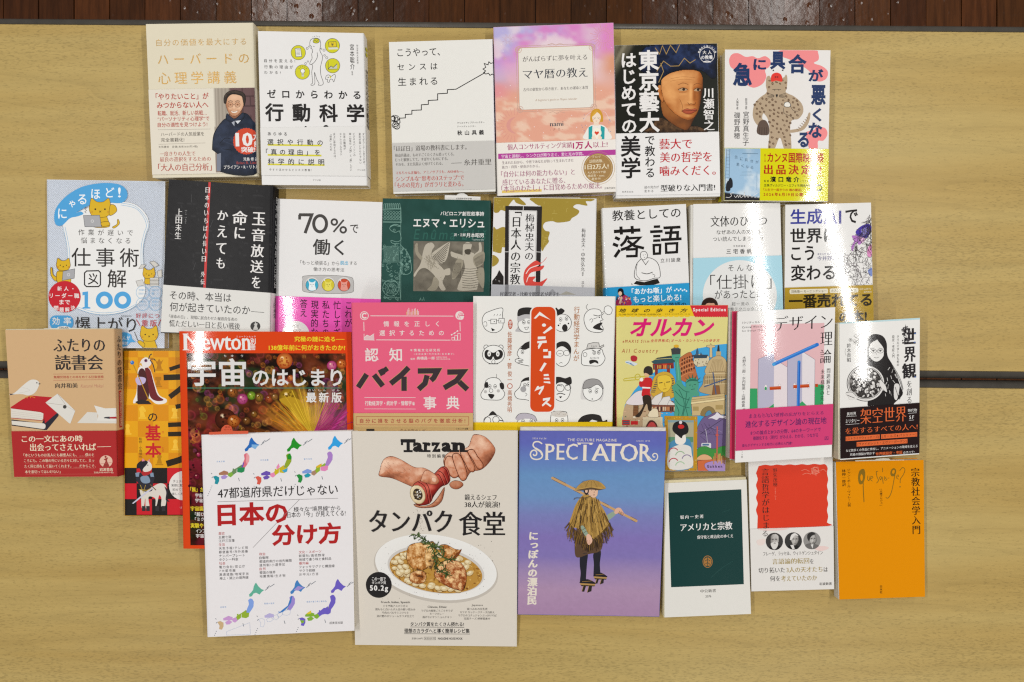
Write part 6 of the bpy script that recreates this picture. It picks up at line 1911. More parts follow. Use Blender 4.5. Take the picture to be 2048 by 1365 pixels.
# clock tower
po([(212, 880), (218, 770), (222, 745), (232, 712), (244, 745), (252, 770), (254, 880)], '#7d5536'); c(234, 782, 12, '#e6dfcc'); l([(234, 782), (234, 774)], 2, K)
for k in range(6): l([(218, 806 + k * 12), (252, 804 + k * 12)], 2, '#4d3320')
po([(160, 790), (210, 720), (260, 690), (300, 700), (300, 790)], '#dcd3d6', 1)
r(130, 912, 58, 38, '#c22a2c'); r(196, 920, 54, 28, '#c22a2c'); r(136, 920, 48, 9, '#4a5a6a'); r(136, 934, 48, 8, '#4a5a6a')
# white mausoleum
r(286, 890, 150, 90, '#d2c3a4'); po([(334, 890), (330, 860), (362, 826), (396, 830), (404, 862), (400, 890)], '#ddcfb2', 1); po([(310, 980), (330, 925), (360, 915), (390, 940), (392, 980)], '#5a2a2a', 1); po([(318, 980), (336, 936), (364, 928), (384, 950), (388, 980)], '#c24a4a', 1)
# arch
po([(652, 750), (650, 740), (906, 712), (914, 745), (912, 870), (660, 880)], '#c5ad7d'); po([(652, 776), (912, 744), (912, 760), (652, 792)], '#e0cd9d'); po([(730, 880), (740, 830), (785, 808), (826, 830), (832, 880)], '#8a7448', 1); po([(760, 880), (770, 850), (796, 840), (812, 880)], '#4d86a8', 1)
r(666, 810, 44, 32, '#a8905c'); r(838, 798, 56, 34, '#a8905c'); l([(655, 758), (910, 728)], 3, '#8f7a4c')
# mountain
po([(700, 980), (740, 900), (780, 880), (850, 852), (890, 880), (918, 890), (914, 1110), (700, 1120)], '#6d5c86', 1); po([(780, 900), (830, 872), (850, 852), (880, 875), (918, 882), (917, 902), (870, 896), (846, 912), (810, 900)], '#d9d4de', 1)
for k in range(12): l([(rr.uniform(710, 800), rr.uniform(920, 1050)), (rr.uniform(740, 900), rr.uniform(960, 1090))], 3, rr.choice(['#4e4266', '#8e80a4']), 0)
l([(720, 1020), (915, 890)], 3, '#2e2a38'); r(730, 1086, 74, 42, '#d3d3d6', 10); r(738, 1092, 50, 14, '#4f6f94'); l([(776, 1086), (768, 1010), (760, 980)], 4, '#b9b5bf', 1)
po([(704, 1130), (760, 1110), (820, 1130), (914, 1110), (914, 1200), (704, 1210)], '#3f8a3f', 1); po([(700, 1220), (914, 1200), (912, 1300), (704, 1300)], '#c9683c'); po([(760, 1240), (910, 1215), (910, 1300), (790, 1300)], '#a78ac0', 1)
po([(696, 1212), (720, 1180), (760, 1172), (800, 1190), (804, 1212)], '#d8a77c', 1); 
for k in range(9): r(820 + k * 10, 1150 + rr.uniform(0, 40), 8, 60, rr.choice(['#b8834a', '#8a5a34', '#d0a060']))
l([(848, 1200), (850, 960)], 8, '#c2584c'); c(849, 1026, 12, '#c2584c', ry=8); l([(849, 1130), (850, 1040)], 12, '#c2584c')
part('statue_illustration')
G1, G2, G3 = '#4f9a80', '#2f6a58', '#6bb598'
p([(524, 410), (540, 400), (566, 410), (560, 470), (572, 540), (580, 620), (610, 660), (700, 690), (712, 730), (660, 740), (652, 850), (660, 900), (536, 900), (528, 800), (520, 700), (508, 660), (540, 620), (534, 520)], G1, 1)
p([(512, 400), (508, 440), (528, 460), (560, 452), (572, 420), (560, 400)], G1, 1); p([(500, 372), (574, 372), (570, 412), (508, 416)], '#3c3f42'); p([(506, 372), (540, 352), (570, 372)], '#57595a'); c(541, 352, 20, '#d8a82a', ry=12)
p([(612, 640), (618, 610), (660, 592), (700, 606), (710, 640), (700, 690), (660, 700), (626, 690)], G1, 1)
for k in range(7):
    a = math.radians(200 + k * 24); p([(662 + 44 * math.cos(a) - 6, 640 + 44 * math.sin(a)), (662 + 84 * math.cos(a), 640 + 80 * math.sin(a)), (662 + 44 * math.cos(a) + 6, 640 + 44 * math.sin(a) + 3)], G2)
p([(612, 634), (640, 604), (690, 604), (708, 630), (696, 618), (640, 618)], G2, 1); l([(636, 648), (652, 646)], 4, '#244a40'); l([(672, 644), (690, 642)], 4, '#244a40'); l([(652, 680), (680, 676)], 4, '#244a40'); l([(662, 650), (666, 664)], 3, '#2f6a58')
for A in ([(545, 640), (600, 690), (640, 700)], [(530, 690), (580, 740), (640, 760)], [(530, 750), (570, 800), (640, 820)], [(560, 680), (600, 780), (580, 890)], [(620, 700), (610, 800), (630, 890)], [(540, 800), (560, 850), (550, 895)], [(640, 740), (600, 840), (590, 895)]):
    l(A, 5, G2, 1)
l([(548, 470), (556, 560), (560, 610)], 6, G3, 1); l([(530, 440), (560, 436)], 4, G2)
part('guard_illustration')
p([(296, 560), (298, 520), (325, 503), (356, 515), (362, 560), (340, 572)], '#332c28', 1); p([(300, 556), (330, 566), (330, 592), (306, 592)], '#dcb08c', 1)
p([(262, 620), (300, 592), (352, 596), (358, 640), (340, 700), (344, 730), (280, 730), (284, 670), (262, 656)], '#c4262b', 1); p([(282, 660), (344, 664), (344, 674), (282, 672)], W)
p([(286, 732), (344, 732), (354, 830), (330, 840), (314, 790), (270, 880), (240, 890), (230, 880), (262, 850), (290, 800)], '#33281f', 1)
l([(140, 608), (148, 598), (280, 582), (368, 576)], 5, '#c4b32e'); l([(140, 608), (146, 616), (300, 600)], 5, '#c4b32e'); c(248, 586, 20, '#c4b32e', ry=22, w=5); c(276, 606, 14, W)
part('framed_portrait_illustration')
p([(450, 880), (700, 884), (696, 1298), (460, 1296)], '#b98a22'); p([(476, 912), (672, 914), (668, 1276), (486, 1280)], '#7f9aa0')
for k in range(50):
    s_ = rr.random(); x, y = rr.choice([(456 + 10 * rr.random(), 890 + 390 * s_), (684 + 10 * rr.random(), 890 + 390 * s_), (470 + 220 * s_, 888 + 12 * rr.random()), (470 + 220 * s_, 1284 + 8 * rr.random())]); c(x, y, 4, rr.choice(['#7a5a3a', '#8c8a8c', '#dcb23a']), n=7)
p([(476, 930), (670, 930), (670, 1060), (480, 1060)], '#a8a48a'); r(480, 1040, 188, 40, '#5a8a6a')
p([(484, 1110), (530, 1060), (600, 1050), (650, 1080), (656, 1270), (488, 1276)], '#4a86ac', 1)
p([(530, 1060), (540, 1010), (600, 1010), (612, 1070), (580, 1100), (540, 1090)], '#e6e0d8', 1)
p([(512, 990), (520, 940), (560, 920), (610, 930), (632, 970), (626, 1010), (590, 1030), (580, 1050), (552, 1030)], '#1f1c1e', 1); c(576, 962, 24, '#c42a2a', ry=16); c(572, 930, 12, '#d8cfd2')
p([(484, 1150), (560, 1100), (640, 1110), (656, 1160), (656, 1270), (488, 1280)], '#dcd8d2', 1)
for k, col in enumerate(('#b03a4a', '#8fb08a', '#8a7a9a', '#b03a4a', '#9fc09a')): c(520 + (k % 3) * 50, 1160 + k * 26, 36, col, w=7, a0=190, a1=330)
part('plane_illustration')
p([(152, 470), (180, 462), (230, 478), (246, 488), (220, 500), (170, 486)], '#cfd6dc', 1); p([(196, 430), (220, 422), (244, 436), (238, 464), (210, 468), (196, 455)], '#b02c34', 1); p([(196, 480), (224, 500), (214, 502), (188, 488)], '#8a9aaa'); l([(160, 474), (200, 484)], 5, '#3f7fb0')
part('title_lettering')
t('地球の歩き方', 104, 66, 524, 32, '#2a2410', .024, 0, .3); t('GLOBE-TROTTER TRAVEL GUIDEBOOK', 104, 106, 322, 12, '#2a2410', .006); t('www.arukikata.co.jp', 456, 102, 190, 14, '#2a2410', .008); t('Special Edition', 668, 62, 248, 34, W, .03)
t('オルカン', 190, 142, 640, 138, '#d4176f', .035, 0, .25)
part('subtitle_lettering'); t('eMAXIS Slim', 134, 304, 202, 22, '#a8402c', .014, 0, .2); t('全世界株式(オール・カントリー)の歩き方', 346, 298, 524, 28, '#c02a3a', .012, 0, .2); t('All Country', 126, 372, 278, 40, '#a8502f', .004, 0, .2)
part('publisher_lettering'); t('Gakken', 772, 1252, 116, 22, '#241a1a', .028)
finish()

# ---- design theory book
view(1440, 600, 4.014)
Book('paperback_book', 'white and pink book with blue rods through folded paper planes and a magenta band', 'book',
     [(141, 95), (925, 60), (897, 1262), (121, 1308)], 18, '#e7e4e2', base=(21, 18, 13, 11), spine='N', finish='gloss', bow=.4, lift=(.6, -1.6, -4.2, 2), page='#cfc8bd')
part('folded_planes_illustration')
p([(248, 200), (838, 186), (834, 680), (812, 850), (240, 880)], '#dfb4b8'); p([(241, 712), (300, 712), (300, 880), (238, 880)], '#3a9d63'); p([(762, 680), (832, 680), (828, 850), (760, 850)], '#3a9d63')
p([(380, 352), (406, 352), (406, 450), (380, 455)], '#2f74c8')
p([(308, 476), (434, 424), (430, 850), (302, 880)], '#b7b3c8'); p([(434, 476), (540, 540), (540, 880), (430, 880)], '#e2d6da'); p([(540, 480), (660, 414), (658, 856), (540, 870)], '#b4b0c6'); p([(660, 414), (762, 480), (758, 850), (658, 856)], '#e0d8dc')
for A in ([(308, 476), (434, 424), (434, 476), (540, 540)], [(540, 870), (540, 480), (660, 414), (762, 480), (758, 850)], [(302, 880), (308, 476)]): l(A, 2.5, '#7b6f80')
p([(370, 880), (432, 835), (432, 880)], '#3a9d63'); p([(610, 858), (660, 815), (700, 852)], '#3a9d63')
l([(432, 518), (780, 360)], 28, '#2f74c8'); l([(432, 512), (780, 354)], 9, '#4f92dc'); c(432, 518, 14, '#3f9bd8'); c(780, 360, 14, '#2f74c8')
for x, y in ((367, 706), (478, 700), (598, 694), (708, 686)): c(x, y, 12, '#e9e2e2', ry=24); c(x, y, 12, '#a49aa8', ry=24, w=2)
c(367, 712, 9, '#3a9d63', ry=14)
l([(398, 712), (488, 706)], 26, '#b8451f'); l([(588, 698), (716, 690)], 26, '#b8451f'); l([(764, 688), (786, 687)], 24, '#b8451f'); l([(398, 706), (488, 700)], 7, '#cc6236'); l([(588, 692), (716, 684)], 7, '#cc6236')
l([(634, 500), (627, 858)], 24, '#2a66bd'); l([(629, 500), (622, 858)], 7, '#4f8cd8'); c(634, 496, 12, '#3b86d4', ry=8)
part('title_lettering')
t('デザイン', 440, 134, 466, 118, '#2e2a2b', -.008, 1); t('理', 806, 262, 98, 104, '#2e2a2b', -.004, 1); t('論', 804, 402, 92, 110, '#2e2a2b', -.004, 1)
part('printed_text')
D_ = '#3a3536'
t('〔クリティカル・ワード〕', 180, 176, 240, 20, D_); t('Critical Words', 178, 214, 158, 16, D_, .01); t('for Design Theory', 178, 244, 196, 18, D_, .01)
vt('問題解決と', 856, 548, 32, 220, D_, .002, 1); vt('未来構想の先へ', 808, 556, 34, 300, D_, .002, 1); vt('水野大二郎・水内智英・山崎泰寛', 180, 452, 30, 412, D_)
vt('著', 180, 872, 26, 20, D_); vt('フィルムアート社', 172, 1120, 16, 152, D_)
obi(882, 836, 1212, 1162, '#d04275')
part('printed_text', 'belly_band')
N2 = '#4a2a63'
t('ままならない世界の広がりをとらえる', 232, 922, 598, 30, N2, 0, 1); t('進化するデザイン論の現在地', 202, 972, 652, 56, N2, .006)
for k in range(9): c(246 + k * 32, 921 - k * 1.6, 4, N2, n=8)
t('8つの論点と8つの分野、64のキーワードで', 244, 1052, 564, 34, N2, .006); t('複雑化する〈現代〉がみえる、わかる、つながる', 264, 1096, 522, 32, N2, .002); t('誰もがデザインする時代に必携の入門書!', 176, 1158, 402, 24, N2)
r(840, 1100, 26, 24, N2, 0, 3); l([(846, 1120), (852, 1104), (860, 1120)], 3, N2)
finish()
sheet('endpaper', [(98, 92), (150, 92), (150, 1290), (78, 1275)], [.0335, .0335, .0265, .0265], '#c22a52', B.root, B.org)
sheet('inner_pages', [(70, 86), (104, 86), (104, 1268), (64, 1270)], [.031, .031, .024, .024], '#c9bfb4', B.root, B.org, th=.012, finish='pages')

# ---- worldview book
Book('paperback_book', 'white book with an ink drawn woman in glasses carrying a bowl and a black band', 'book',
     [(958, 184), (1605, 145), (1598, 1240), (965, 1286)], 19, '#e6e4e1', base=(18, 17, 14, 14), spine='N', finish='gloss', bow=.3, lift=(-2, 2.5, 2, -1.5), page='#ddd5bc', jut=(2.0, -.8, -.8, -.8))
part('cover_print')
p([(958, 184), (1605, 145), (1605, 158), (959, 194)], '#b9d6dc')
part('woman_drawing')
I_ = '#272424'
p([(1170, 400), (1176, 330), (1210, 285), (1260, 276), (1310, 295), (1338, 350), (1345, 450), (1400, 560), (1450, 700), (1466, 760), (1400, 830), (1380, 848), (1200, 858), (1180, 800), (1100, 700), (1060, 640), (1080, 560), (1140, 500)], I_, 1)
p([(1188, 400), (1210, 340), (1262, 320), (1310, 350), (1320, 420), (1300, 470), (1256, 496), (1210, 470)], '#e4e2df', 1)
p([(1170, 400), (1180, 340), (1230, 300), (1262, 318), (1210, 350), (1196, 410), (1200, 480), (1176, 470)], I_, 1); p([(1262, 318), (1300, 310), (1330, 360), (1330, 460), (1312, 470), (1312, 390)], I_, 1)
for x in (1230, 1286): c(x, 412, 25, '#4a4644', ry=16, w=3); l([(x - 14, 410), (x, 405), (x + 14, 410)], 4, I_); c(x, 412, 5, I_)
l([(1255, 412), (1262, 412)], 3, I_); l([(1252, 430), (1258, 440)], 2.5, I_); l([(1236, 462), (1258, 467), (1276, 460)], 3, I_, 1); l([(1204, 392), (1240, 388)], 3, I_); l([(1274, 388), (1304, 392)], 3, I_)
for k in range(14):
    a = rr.uniform(0, 1); l([(1180 + k * 1.5, 480), (1120 + k * 6, 560), (1080 + k * 9, 620)], 2, '#c9c6c3', 1) if k % 3 == 0 else None
for k in range(18):
    x = rr.uniform(1280, 1440); y = rr.uniform(540, 820); l([(x, y), (x + rr.uniform(-20, 20), y + rr.uniform(20, 50))], rr.uniform(2, 5), '#d5d2cf')
c(1170, 670, 152, '#dedbd8', ry=146, n=44); c(1170, 670, 150, I_, ry=144, w=5, n=44); c(1168, 668, 130, '#3a3634', ry=122, n=40); c(1168, 668, 136, I_, ry=128, w=4, n=40)
for k in range(150):
    a, d = rr.uniform(0, 6.28), rr.uniform(0, 1) ** .5
    x, y = 1168 + 120 * d * math.cos(a), 668 + 112 * d * math.sin(a)
    c(x, y, rr.uniform(4, 16), rr.choice(['#e0ddda', '#8a8683', '#272424', '#c9c6c3', '#56524f', '#e0ddda']), ry=rr.uniform(4, 12), rot=rr.uniform(0, 180), n=9)
for k in range(12): c(1100 + rr.uniform(-40, 60), 590 + rr.uniform(-20, 40), rr.uniform(10, 20), '#dbd8d5', n=12)
for k in range(10): c(1170, 670, 140 + rr.uniform(-4, 8), '#6b6865', w=1.6, a0=rr.uniform(0, 360), a1=rr.uniform(360, 500)) if 0 else None
p([(1010, 745), (1060, 735), (1100, 770), (1090, 800), (1040, 800), (1030, 780)], '#dedbd8', 1); l([(1012, 745), (1060, 742), (1095, 775)], 4, I_, 1); l([(1020, 765), (1080, 790)], 4, I_)
p([(1290, 640), (1330, 690), (1340, 740), (1310, 720), (1280, 680)], '#dedbd8', 1); l([(1290, 640), (1330, 690), (1342, 740)], 4, I_, 1)
for A in ([(1072, 350), (1110, 320), (1140, 270)], [(1110, 320), (1150, 350), (1170, 400)], [(1085, 300), (1110, 320), (1105, 370)]): l(A, 4, '#6a6764', 1)
for x, y in ((1090, 290), (1120, 280), (1140, 330), (1100, 350), (1080, 330), (1150, 360), (1126, 380)): c(x, y, 15, '#8a8784', ry=8, rot=x % 90, w=3, n=12)
l([(1180, 480), (1130, 580), (1110, 600)], 3, I_, 1); l([(1340, 470), (1420, 600), (1462, 720), (1440, 800)], 4, I_, 1); l([(1350, 470), (1440, 620), (1470, 720)], 3, I_, 1)
p([(1400, 680), (1440, 690), (1420, 800), (1396, 780)], '#d9d6d3', 1); l([(1405, 700), (1430, 780)], 4, I_)
part('title_lettering')
t('世', 1462, 232, 112, 128, '#2d2a2c', .03, 1); t('界', 1474, 380, 100, 124, '#2d2a2c', .025, 1); t('観', 1460, 512, 116, 124, '#2d2a2c', .025, 1)
for k in range(46):
    x, y = rr.uniform(1460, 1530), rr.uniform(215, 350); c(x, y, rr.uniform(4, 13), rr.choice(['#2d2a2c', '#6d6a6c', '#d9d7d4', '#4a4749']), ry=rr.uniform(3, 8), rot=rr.uniform(0, 90), n=8)
p([(1485, 240), (1490, 196), (1496, 240)], '#2d2a2c'); p([(1470, 262), (1474, 232), (1482, 262)], '#2d2a2c')
for x, y in ((1560, 270), (1555, 340), (1560, 620)): l([(x, y), (x + 14, y)], 8, '#5878b8')
part('printed_text')
vt('を創る', 1497, 646, 46, 190, I_, -.002, 1); vt('クリエイターのための', 1418, 284, 20, 250, '#4a4745'); vt('設定・考証入門', 1380, 284, 22, 186, '#4a4745'); vt('鈴木貴昭', 1018, 350, 34, 154, '#3a3735', .004, 1); c(1047, 322, 12, '#4a4745', w=2.5); c(1047, 322, 5, '#4a4745'); 
l([(1010, 390), (1004, 420), (1012, 450)], 2, '#8a8784', 1)
obi(870, 826, 1276, 1230, '#261a1b')
part('printed_text', 'belly_band')
O_ = '#dc6a3a'
t('架空世界', 1124, 876, 370, 122, O_, -.004, 1); t('を愛するすべての人へ!', 1004, 1030, 580, 50, O_, -.006, 1)
t('異世界', 1016, 904, 74, 26, W); t('ミリタリー', 1006, 960, 110, 30, W); t('時代物', 1506, 876, 72, 26, W); t('SF', 1516, 930, 38, 28, W)
for A in ([(1012, 938), (1094, 932)], [(1006, 1002), (1116, 994)], [(1508, 912), (1576, 906)], [(1514, 968), (1554, 964)]): l(A, 2, W)
for x, y, w_, s_ in ((1006, 1098, 274, '[ストライクウィッチーズ]'), (1290, 1080, 290, '[ガールズ&パンツァー]'), (1094, 1142, 408, '[ヴァイオレット・エヴァーガーデン]')):
    r(x, y, w_, 36, O_); t(s_, x + 8, y + 6, w_ - 16, 25, '#2a1c1a', .004)
t('など数多くの作品に参加し、アニメーションの現場を支える', 1008, 1200, 576, 22, W); t('究極の頭脳が明かす', 1040, 1232, 200, 22, W); t('世界観設定・考証', 1246, 1224, 216, 26, O_, .016); t('のすべて!', 1468, 1216, 88, 22, W)
finish()
# ================================================================ bottom row
# ---- white map book
view(390, 850, 3.103)
Book('softcover_book', 'white softcover with six coloured maps of an island country and red characters', 'book',
     [(40, 62), (970, 38), (990, 1278), (78, 1318)], 9, '#e7e3e5', base=(23, 22, 4, 6), spine='L', finish='satin', bow=-2.2, lift=(0, 1.5, 4, 1), roll=6)
MAP = dict(
    hok=[(345, 85), (352, 78), (366, 100), (385, 118), (402, 124), (386, 136), (374, 152), (352, 140), (336, 146), (326, 162), (312, 166), (308, 152), (322, 138), (334, 122), (338, 100)],
    toh=[(303, 186), (316, 176), (328, 178), (338, 196), (336, 226), (322, 250), (308, 268), (290, 262), (298, 236), (308, 212)],
    kan=[(262, 268), (290, 262), (310, 265), (306, 290), (290, 298), (262, 294)],
    kos=[(234, 282), (262, 266), (292, 246), (290, 265), (260, 272), (258, 296), (236, 312), (226, 296)],
    kin=[(204, 302), (228, 292), (238, 312), (222, 326), (206, 318)],
    chu=[(148, 300), (180, 284), (206, 292), (206, 310), (172, 312), (150, 312)],
    shi=[(160, 322), (185, 310), (204, 322), (188, 336), (168, 338)],
    kyu=[(112, 322), (130, 316), (150, 326), (150, 350), (140, 370), (122, 366), (126, 346)])
def japan(dx, dy, cols, outl=0):
    part('map_drawing', new=1)
    for (k_, A), col in zip(MAP.items(), cols):
        q = [(x + dx, y + dy) for x, y in A]
        if col: p(q, col)
        else: l(q, 1.6, '#a9b8d8', 0, 1)
    col = '#7a7f88'
    for A in ([(408, 126), (430, 108)], [(436, 106), (466, 86)], [(418, 112), (436, 96)], [(104, 330), (112, 322)], [(270, 330), (276, 350)], [(100, 300), (106, 306)], [(290, 262), (296, 252)]):
        l([(x + dx, y + dy) for x, y in A], 4, col)
    for k in range(6): c(105 - k * 5 + dx, 380 + k * 12 + dy, 3, col, n=7)
    c(238 + dx, 276 + dy, 5, cols[3] or '#a9b8d8', n=8)
japan(0, 0, ['#2468b8', '#d9707f', '#238a52', '#6a8a5a', '#7fae3f', '#a8755a', '#a98fce', '#1f8f9e'])
p([(352, 122), (402, 124), (386, 136), (374, 152), (352, 140)], '#7fb0dc'); p([(288, 262), (300, 234), (306, 232), (300, 256), (296, 266)], '#6a4fae'); p([(320, 180), (328, 178), (338, 196), (336, 226), (324, 246), (316, 230)], '#e6a0a4')
japan(262, 2, ['#1f8f22', '#8fa52a', '#c9b51f', '#c9b51f', '#e58ab4', '#6a4fae', '#6a4fae', '#d65a4a'])
p([(572, 190), (590, 176), (600, 200), (598, 216), (574, 214)], '#1f8f22'); p([(540, 284), (575, 268), (572, 290), (555, 298)], '#3fa2cc'); p([(505, 262), (520, 240), (526, 262), (508, 280)], '#e58ab4')
japan(517, -10, ['#2fa0e2', '#a97fc8', '#e086b8', '#8fb02f', '#a8836a', '#7f9ada', '#1f9aac', '#238a3a'])
p([(752, 258), (776, 244), (790, 240), (780, 262), (756, 268)], '#d9b32a')
japan(27, 902, ['#5fae96', '#7f9fe0', '#8fae2a', '#8fae2a', '#c898d0', '#c898d0', '#c898d0', '#c9ab80'])
japan(283, 885, ['#3f7fc0', '#9a86d0', None, None, None, '#b6add8', None, None])
p([(596, 1062), (604, 1064), (596, 1105), (570, 1140), (548, 1160), (516, 1172), (540, 1150), (576, 1122)], '#3a78c0'); p([(640, 1000), (676, 1010), (640, 1030), (612, 1025)], '#a08fd0')
japan(535, 879, ['#6a5ac0', '#6a5ac0', '#6a5ac0', '#6a5ac0', '#7fae2f', '#7fae2f', '#7fae2f', '#6a5ac0'])
p([(756, 1172), (800, 1136), (830, 1140), (826, 1170), (790, 1178)], '#6a5ac0'); p([(690, 1172), (720, 1152), (722, 1170), (700, 1176)], '#d9c42a'); p([(652, 1212), (680, 1215), (672, 1232), (660, 1230)], '#7fae2f')
l([(340, 1228), (344, 1300), (196, 1306), (196, 1284), (340, 1228)], 1.6, '#b4bfd8')
part('title_lettering')
t('47都道府県だけじゃない', 140, 390, 746, 70, '#2a2627', .008)
l([(140, 478), (888, 456)], 2.5, '#8a8586'); l([(650, 462), (360, 762)], 2.5, '#8a8586')
t('日本の', 138, 488, 438, 142, '#b01a1c', .035); t('分け方', 474, 618, 430, 136, '#b01a1c', .035)
t('様々な“境界線”から', 612, 510, 290, 32, '#2a2627', .004); t('日本の「今」が見えてくる!', 572, 542, 362, 36, '#2a2627', .004)
part('printed_text')
for x, y, dy, A in ((146, 666, 23.2, ('*歴史', '五畿七道', '江戸三百藩', '*生活', '天気予報/テレビ局', '郵便番号/市外局番', 'ナンバープレート', 'タクシー料金', '*社会', '電力会社/官公庁', '7大都市圏', '高速道路/地域手当', '海上・湖上の境界線')), (398, 794, 23, ('*政治', '自衛隊', '都道府県庁の出先機関', '道州制/小選挙区', '*自然', '雪国の境界', '地震情報/生き物')), (644, 782, 23, ('*文化・スポーツ', '新聞社/高校野球', '地域で違う味と食料品', '*番外編', 'フォッサマグナと構造線', 'サクラ前線', 'お中元/方言'))):
    for k, s_ in enumerate(A):
        b_ = s_[0] == '*'; s_ = s_.lstrip('*'); t(s_, x + k * .5, y + k * dy, 20.2 * len(s_) - 2, 18, '#b02a2c' if b_ else '#3a3637', .004)
for s_, x, y, w_ in (('天気予報', 134, 224, 50), ('市外局番', 406, 215, 50), ('電力会社', 676, 208, 50), ('自衛隊', 158, 1127, 36), ('雪国の境界', 430, 1105, 62), ('地域で違う味と食料品', 692, 1094, 124)):
    t(s_, x, y, w_, 10, '#6a9ad0')
t('成美堂出版', 834, 1222, 84, 16, K)
finish()
sl = sheet('order_slip', [(86, 62), (88, 46), (160, 42), (166, 20), (185, 2), (205, 0), (226, 12), (234, 38), (330, 38), (330, 56)], .0336, '#d35a3c', B.root, B.org)
slip_text('注文', 186, 10, 34, 10, .0336, '#8a2f1c', sl, B.org); slip_text('カード', 180, 26, 48, 9, .0336, '#8a2f1c', sl, B.org)

# ---- food magazine
view(700, 850, 2.967)
Book('magazine', 'cream food magazine with hands holding a pepper mill over a plate of chicken', 'magazine',
     [(8, 38), (996, 35), (990, 1316), (30, 1306)], 6, '#d9d1c6', base=(25, 21, 0, 0), spine='R', finish='satin', bow=2.4, roll=8, group='magazines laid out on the tables')
part('hands_photo')
rr = random.Random(31)
HD = ('#6a321e', '#c67e5c', '#f2cbb0'); HK = ('#4f2416', '#ad6647', '#dca684'); RD = ('#3f0c0a', '#94261f', '#d96a58')
sh([(176, 270), (196, 210), (240, 186), (300, 205), (380, 250), (440, 256), (500, 290), (526, 330), (520, 352), (470, 350), (440, 330), (410, 350), (380, 370), (340, 356), (250, 318), (175, 305)], HD, 50, 4, .35, .045, fine=.12,
   gs=((250, 225, 60, 18, .25), (280, 300, 90, 18, -.25), (400, 290, 40, 30, .12), (480, 316, 24, 16, .2), (445, 312, 10, 30, -.2), (190, 250, 20, 50, .2)))
for k in range(30):
    x = rr.uniform(200, 350); y = rr.uniform(215, 300) + (x - 200) * .2; l([(x, y), (x + rr.uniform(6, 18), y + rr.uniform(3, 12))], 1.1, '#7a4630')
sh([(720, 80), (740, 56), (800, 70), (850, 120), (862, 160), (830, 220), (780, 266), (720, 280), (690, 320), (664, 330), (640, 310), (600, 310), (566, 260), (554, 210), (580, 168), (640, 150), (700, 130)], HD, 60, 4, .35, .045, fine=.12, gs=((780, 110, 40, 30, .22), (820, 200, 50, 40, -.25), (700, 150, 30, 20, .1)))
for A in ([(560, 230), (578, 188), (612, 198), (640, 256), (644, 300), (612, 314), (576, 272)], [(608, 188), (640, 170), (668, 208), (692, 280), (690, 320), (664, 330), (640, 290)], [(656, 168), (690, 156), (716, 200), (740, 250), (734, 278), (708, 272), (684, 230)], [(698, 158), (730, 148), (758, 190), (788, 232), (784, 260), (758, 258), (730, 210)]):
    m_ = np.mean(A, 0)
    l(A, 5, '#4a1f12', 1, 1); sh(A, HD, 17, 3, .25, .08, fine=.15, gs=((m_[0] - 8, m_[1] - 26, 14, 14, .2), (m_[0] + 4, m_[1] + 4, 16, 5, -.16), (m_[0] + 14, m_[1] + 34, 12, 14, -.1)))
sh([(590, 350), (620, 330), (660, 338), (672, 360), (640, 382), (604, 376)], HK, 22, 3, .25, .08)
part('pepper_mill_photo')
sh([(362, 400), (380, 350), (420, 330), (470, 330), (500, 290), (545, 248), (580, 260), (596, 320), (580, 352), (540, 370), (500, 420), (478, 462), (440, 478), (390, 470)], RD, 48, 4, .2, .05, gs=((470, 372, 40, 14, .35), (540, 290, 14, 34, .25), (500, 430, 40, 16, -.25)))
for A in ([(500, 290), (530, 300), (560, 362)], [(520, 272), (552, 290), (578, 350)], [(545, 250), (572, 270), (592, 332)], [(404, 338), (446, 370), (470, 470)], [(422, 332), (462, 360), (484, 452)]):
    l(A, 4, '#4a0e0c', 1); l([(x + 4, y - 2) for x, y in A], 2, '#d0685a', 1)
sh([(402 + 44 * math.cos(a_) * .93 + 58 * math.sin(a_) * .37, 414 - 44 * math.cos(a_) * .37 + 58 * math.sin(a_) * .93) for a_ in np.linspace(0, 6.1, 16)], ('#8a6f46', '#d8c39c', '#f0e2c4'), 14, 3, .3, .1)
c(403, 413, 27, '#3f2f22', ry=36, rot=-22)
for k in range(26): c(403 + rr.uniform(-18, 18), 413 + rr.uniform(-26, 26), rr.uniform(2, 6), rr.choice(['#cfcac2', '#8a7a66', '#2a211a', '#e6e2da', '#a08a5a']), n=7)
sh([(420, 332), (446, 270), (500, 290), (528, 328), (518, 352), (480, 354), (440, 342)], HD, 26, 3, .25, .07, fine=.12, gs=((498, 312, 16, 12, .25), (470, 330, 10, 20, -.2)))
sh([(484, 318), (500, 311), (514, 326), (506, 341), (490, 335)], ('#b9806a', '#e0b59a', '#f3d8c4'), 8, 2, .05)
sh([(380, 470), (430, 482), (480, 470), (520, 430), (560, 370), (556, 420), (540, 460), (500, 488), (430, 494), (390, 486)], HK, 22, 4, .4, .06, fine=.1, gs=((500, 462, 40, 6, -.25),))
for k in range(90):
    c(420 + rr.gauss(0, 18), rr.uniform(500, 650), rr.uniform(.8, 2.0), '#6b635a', n=5)
part('plate_photo')
c(510, 854, 372, '#c2bab0', ry=198, rot=9, n=60); c(510, 845, 364, '#dedad6', c2='#e9e7e4', ry=190, rot=9, n=60); c(510, 860, 290, '#cbc6c1', ry=138, rot=9, n=60); c(510, 866, 278, '#b98a3e', ry=128, rot=9, n=60)
def inside(x, y, k_=1.0):
    a = math.radians(9); X, Y = x - 510, y - 866
    u_, v_ = X * math.cos(a) + Y * math.sin(a), -X * math.sin(a) + Y * math.cos(a)
    return (u_ / (272 * k_)) ** 2 + (v_ / (122 * k_)) ** 2 < 1
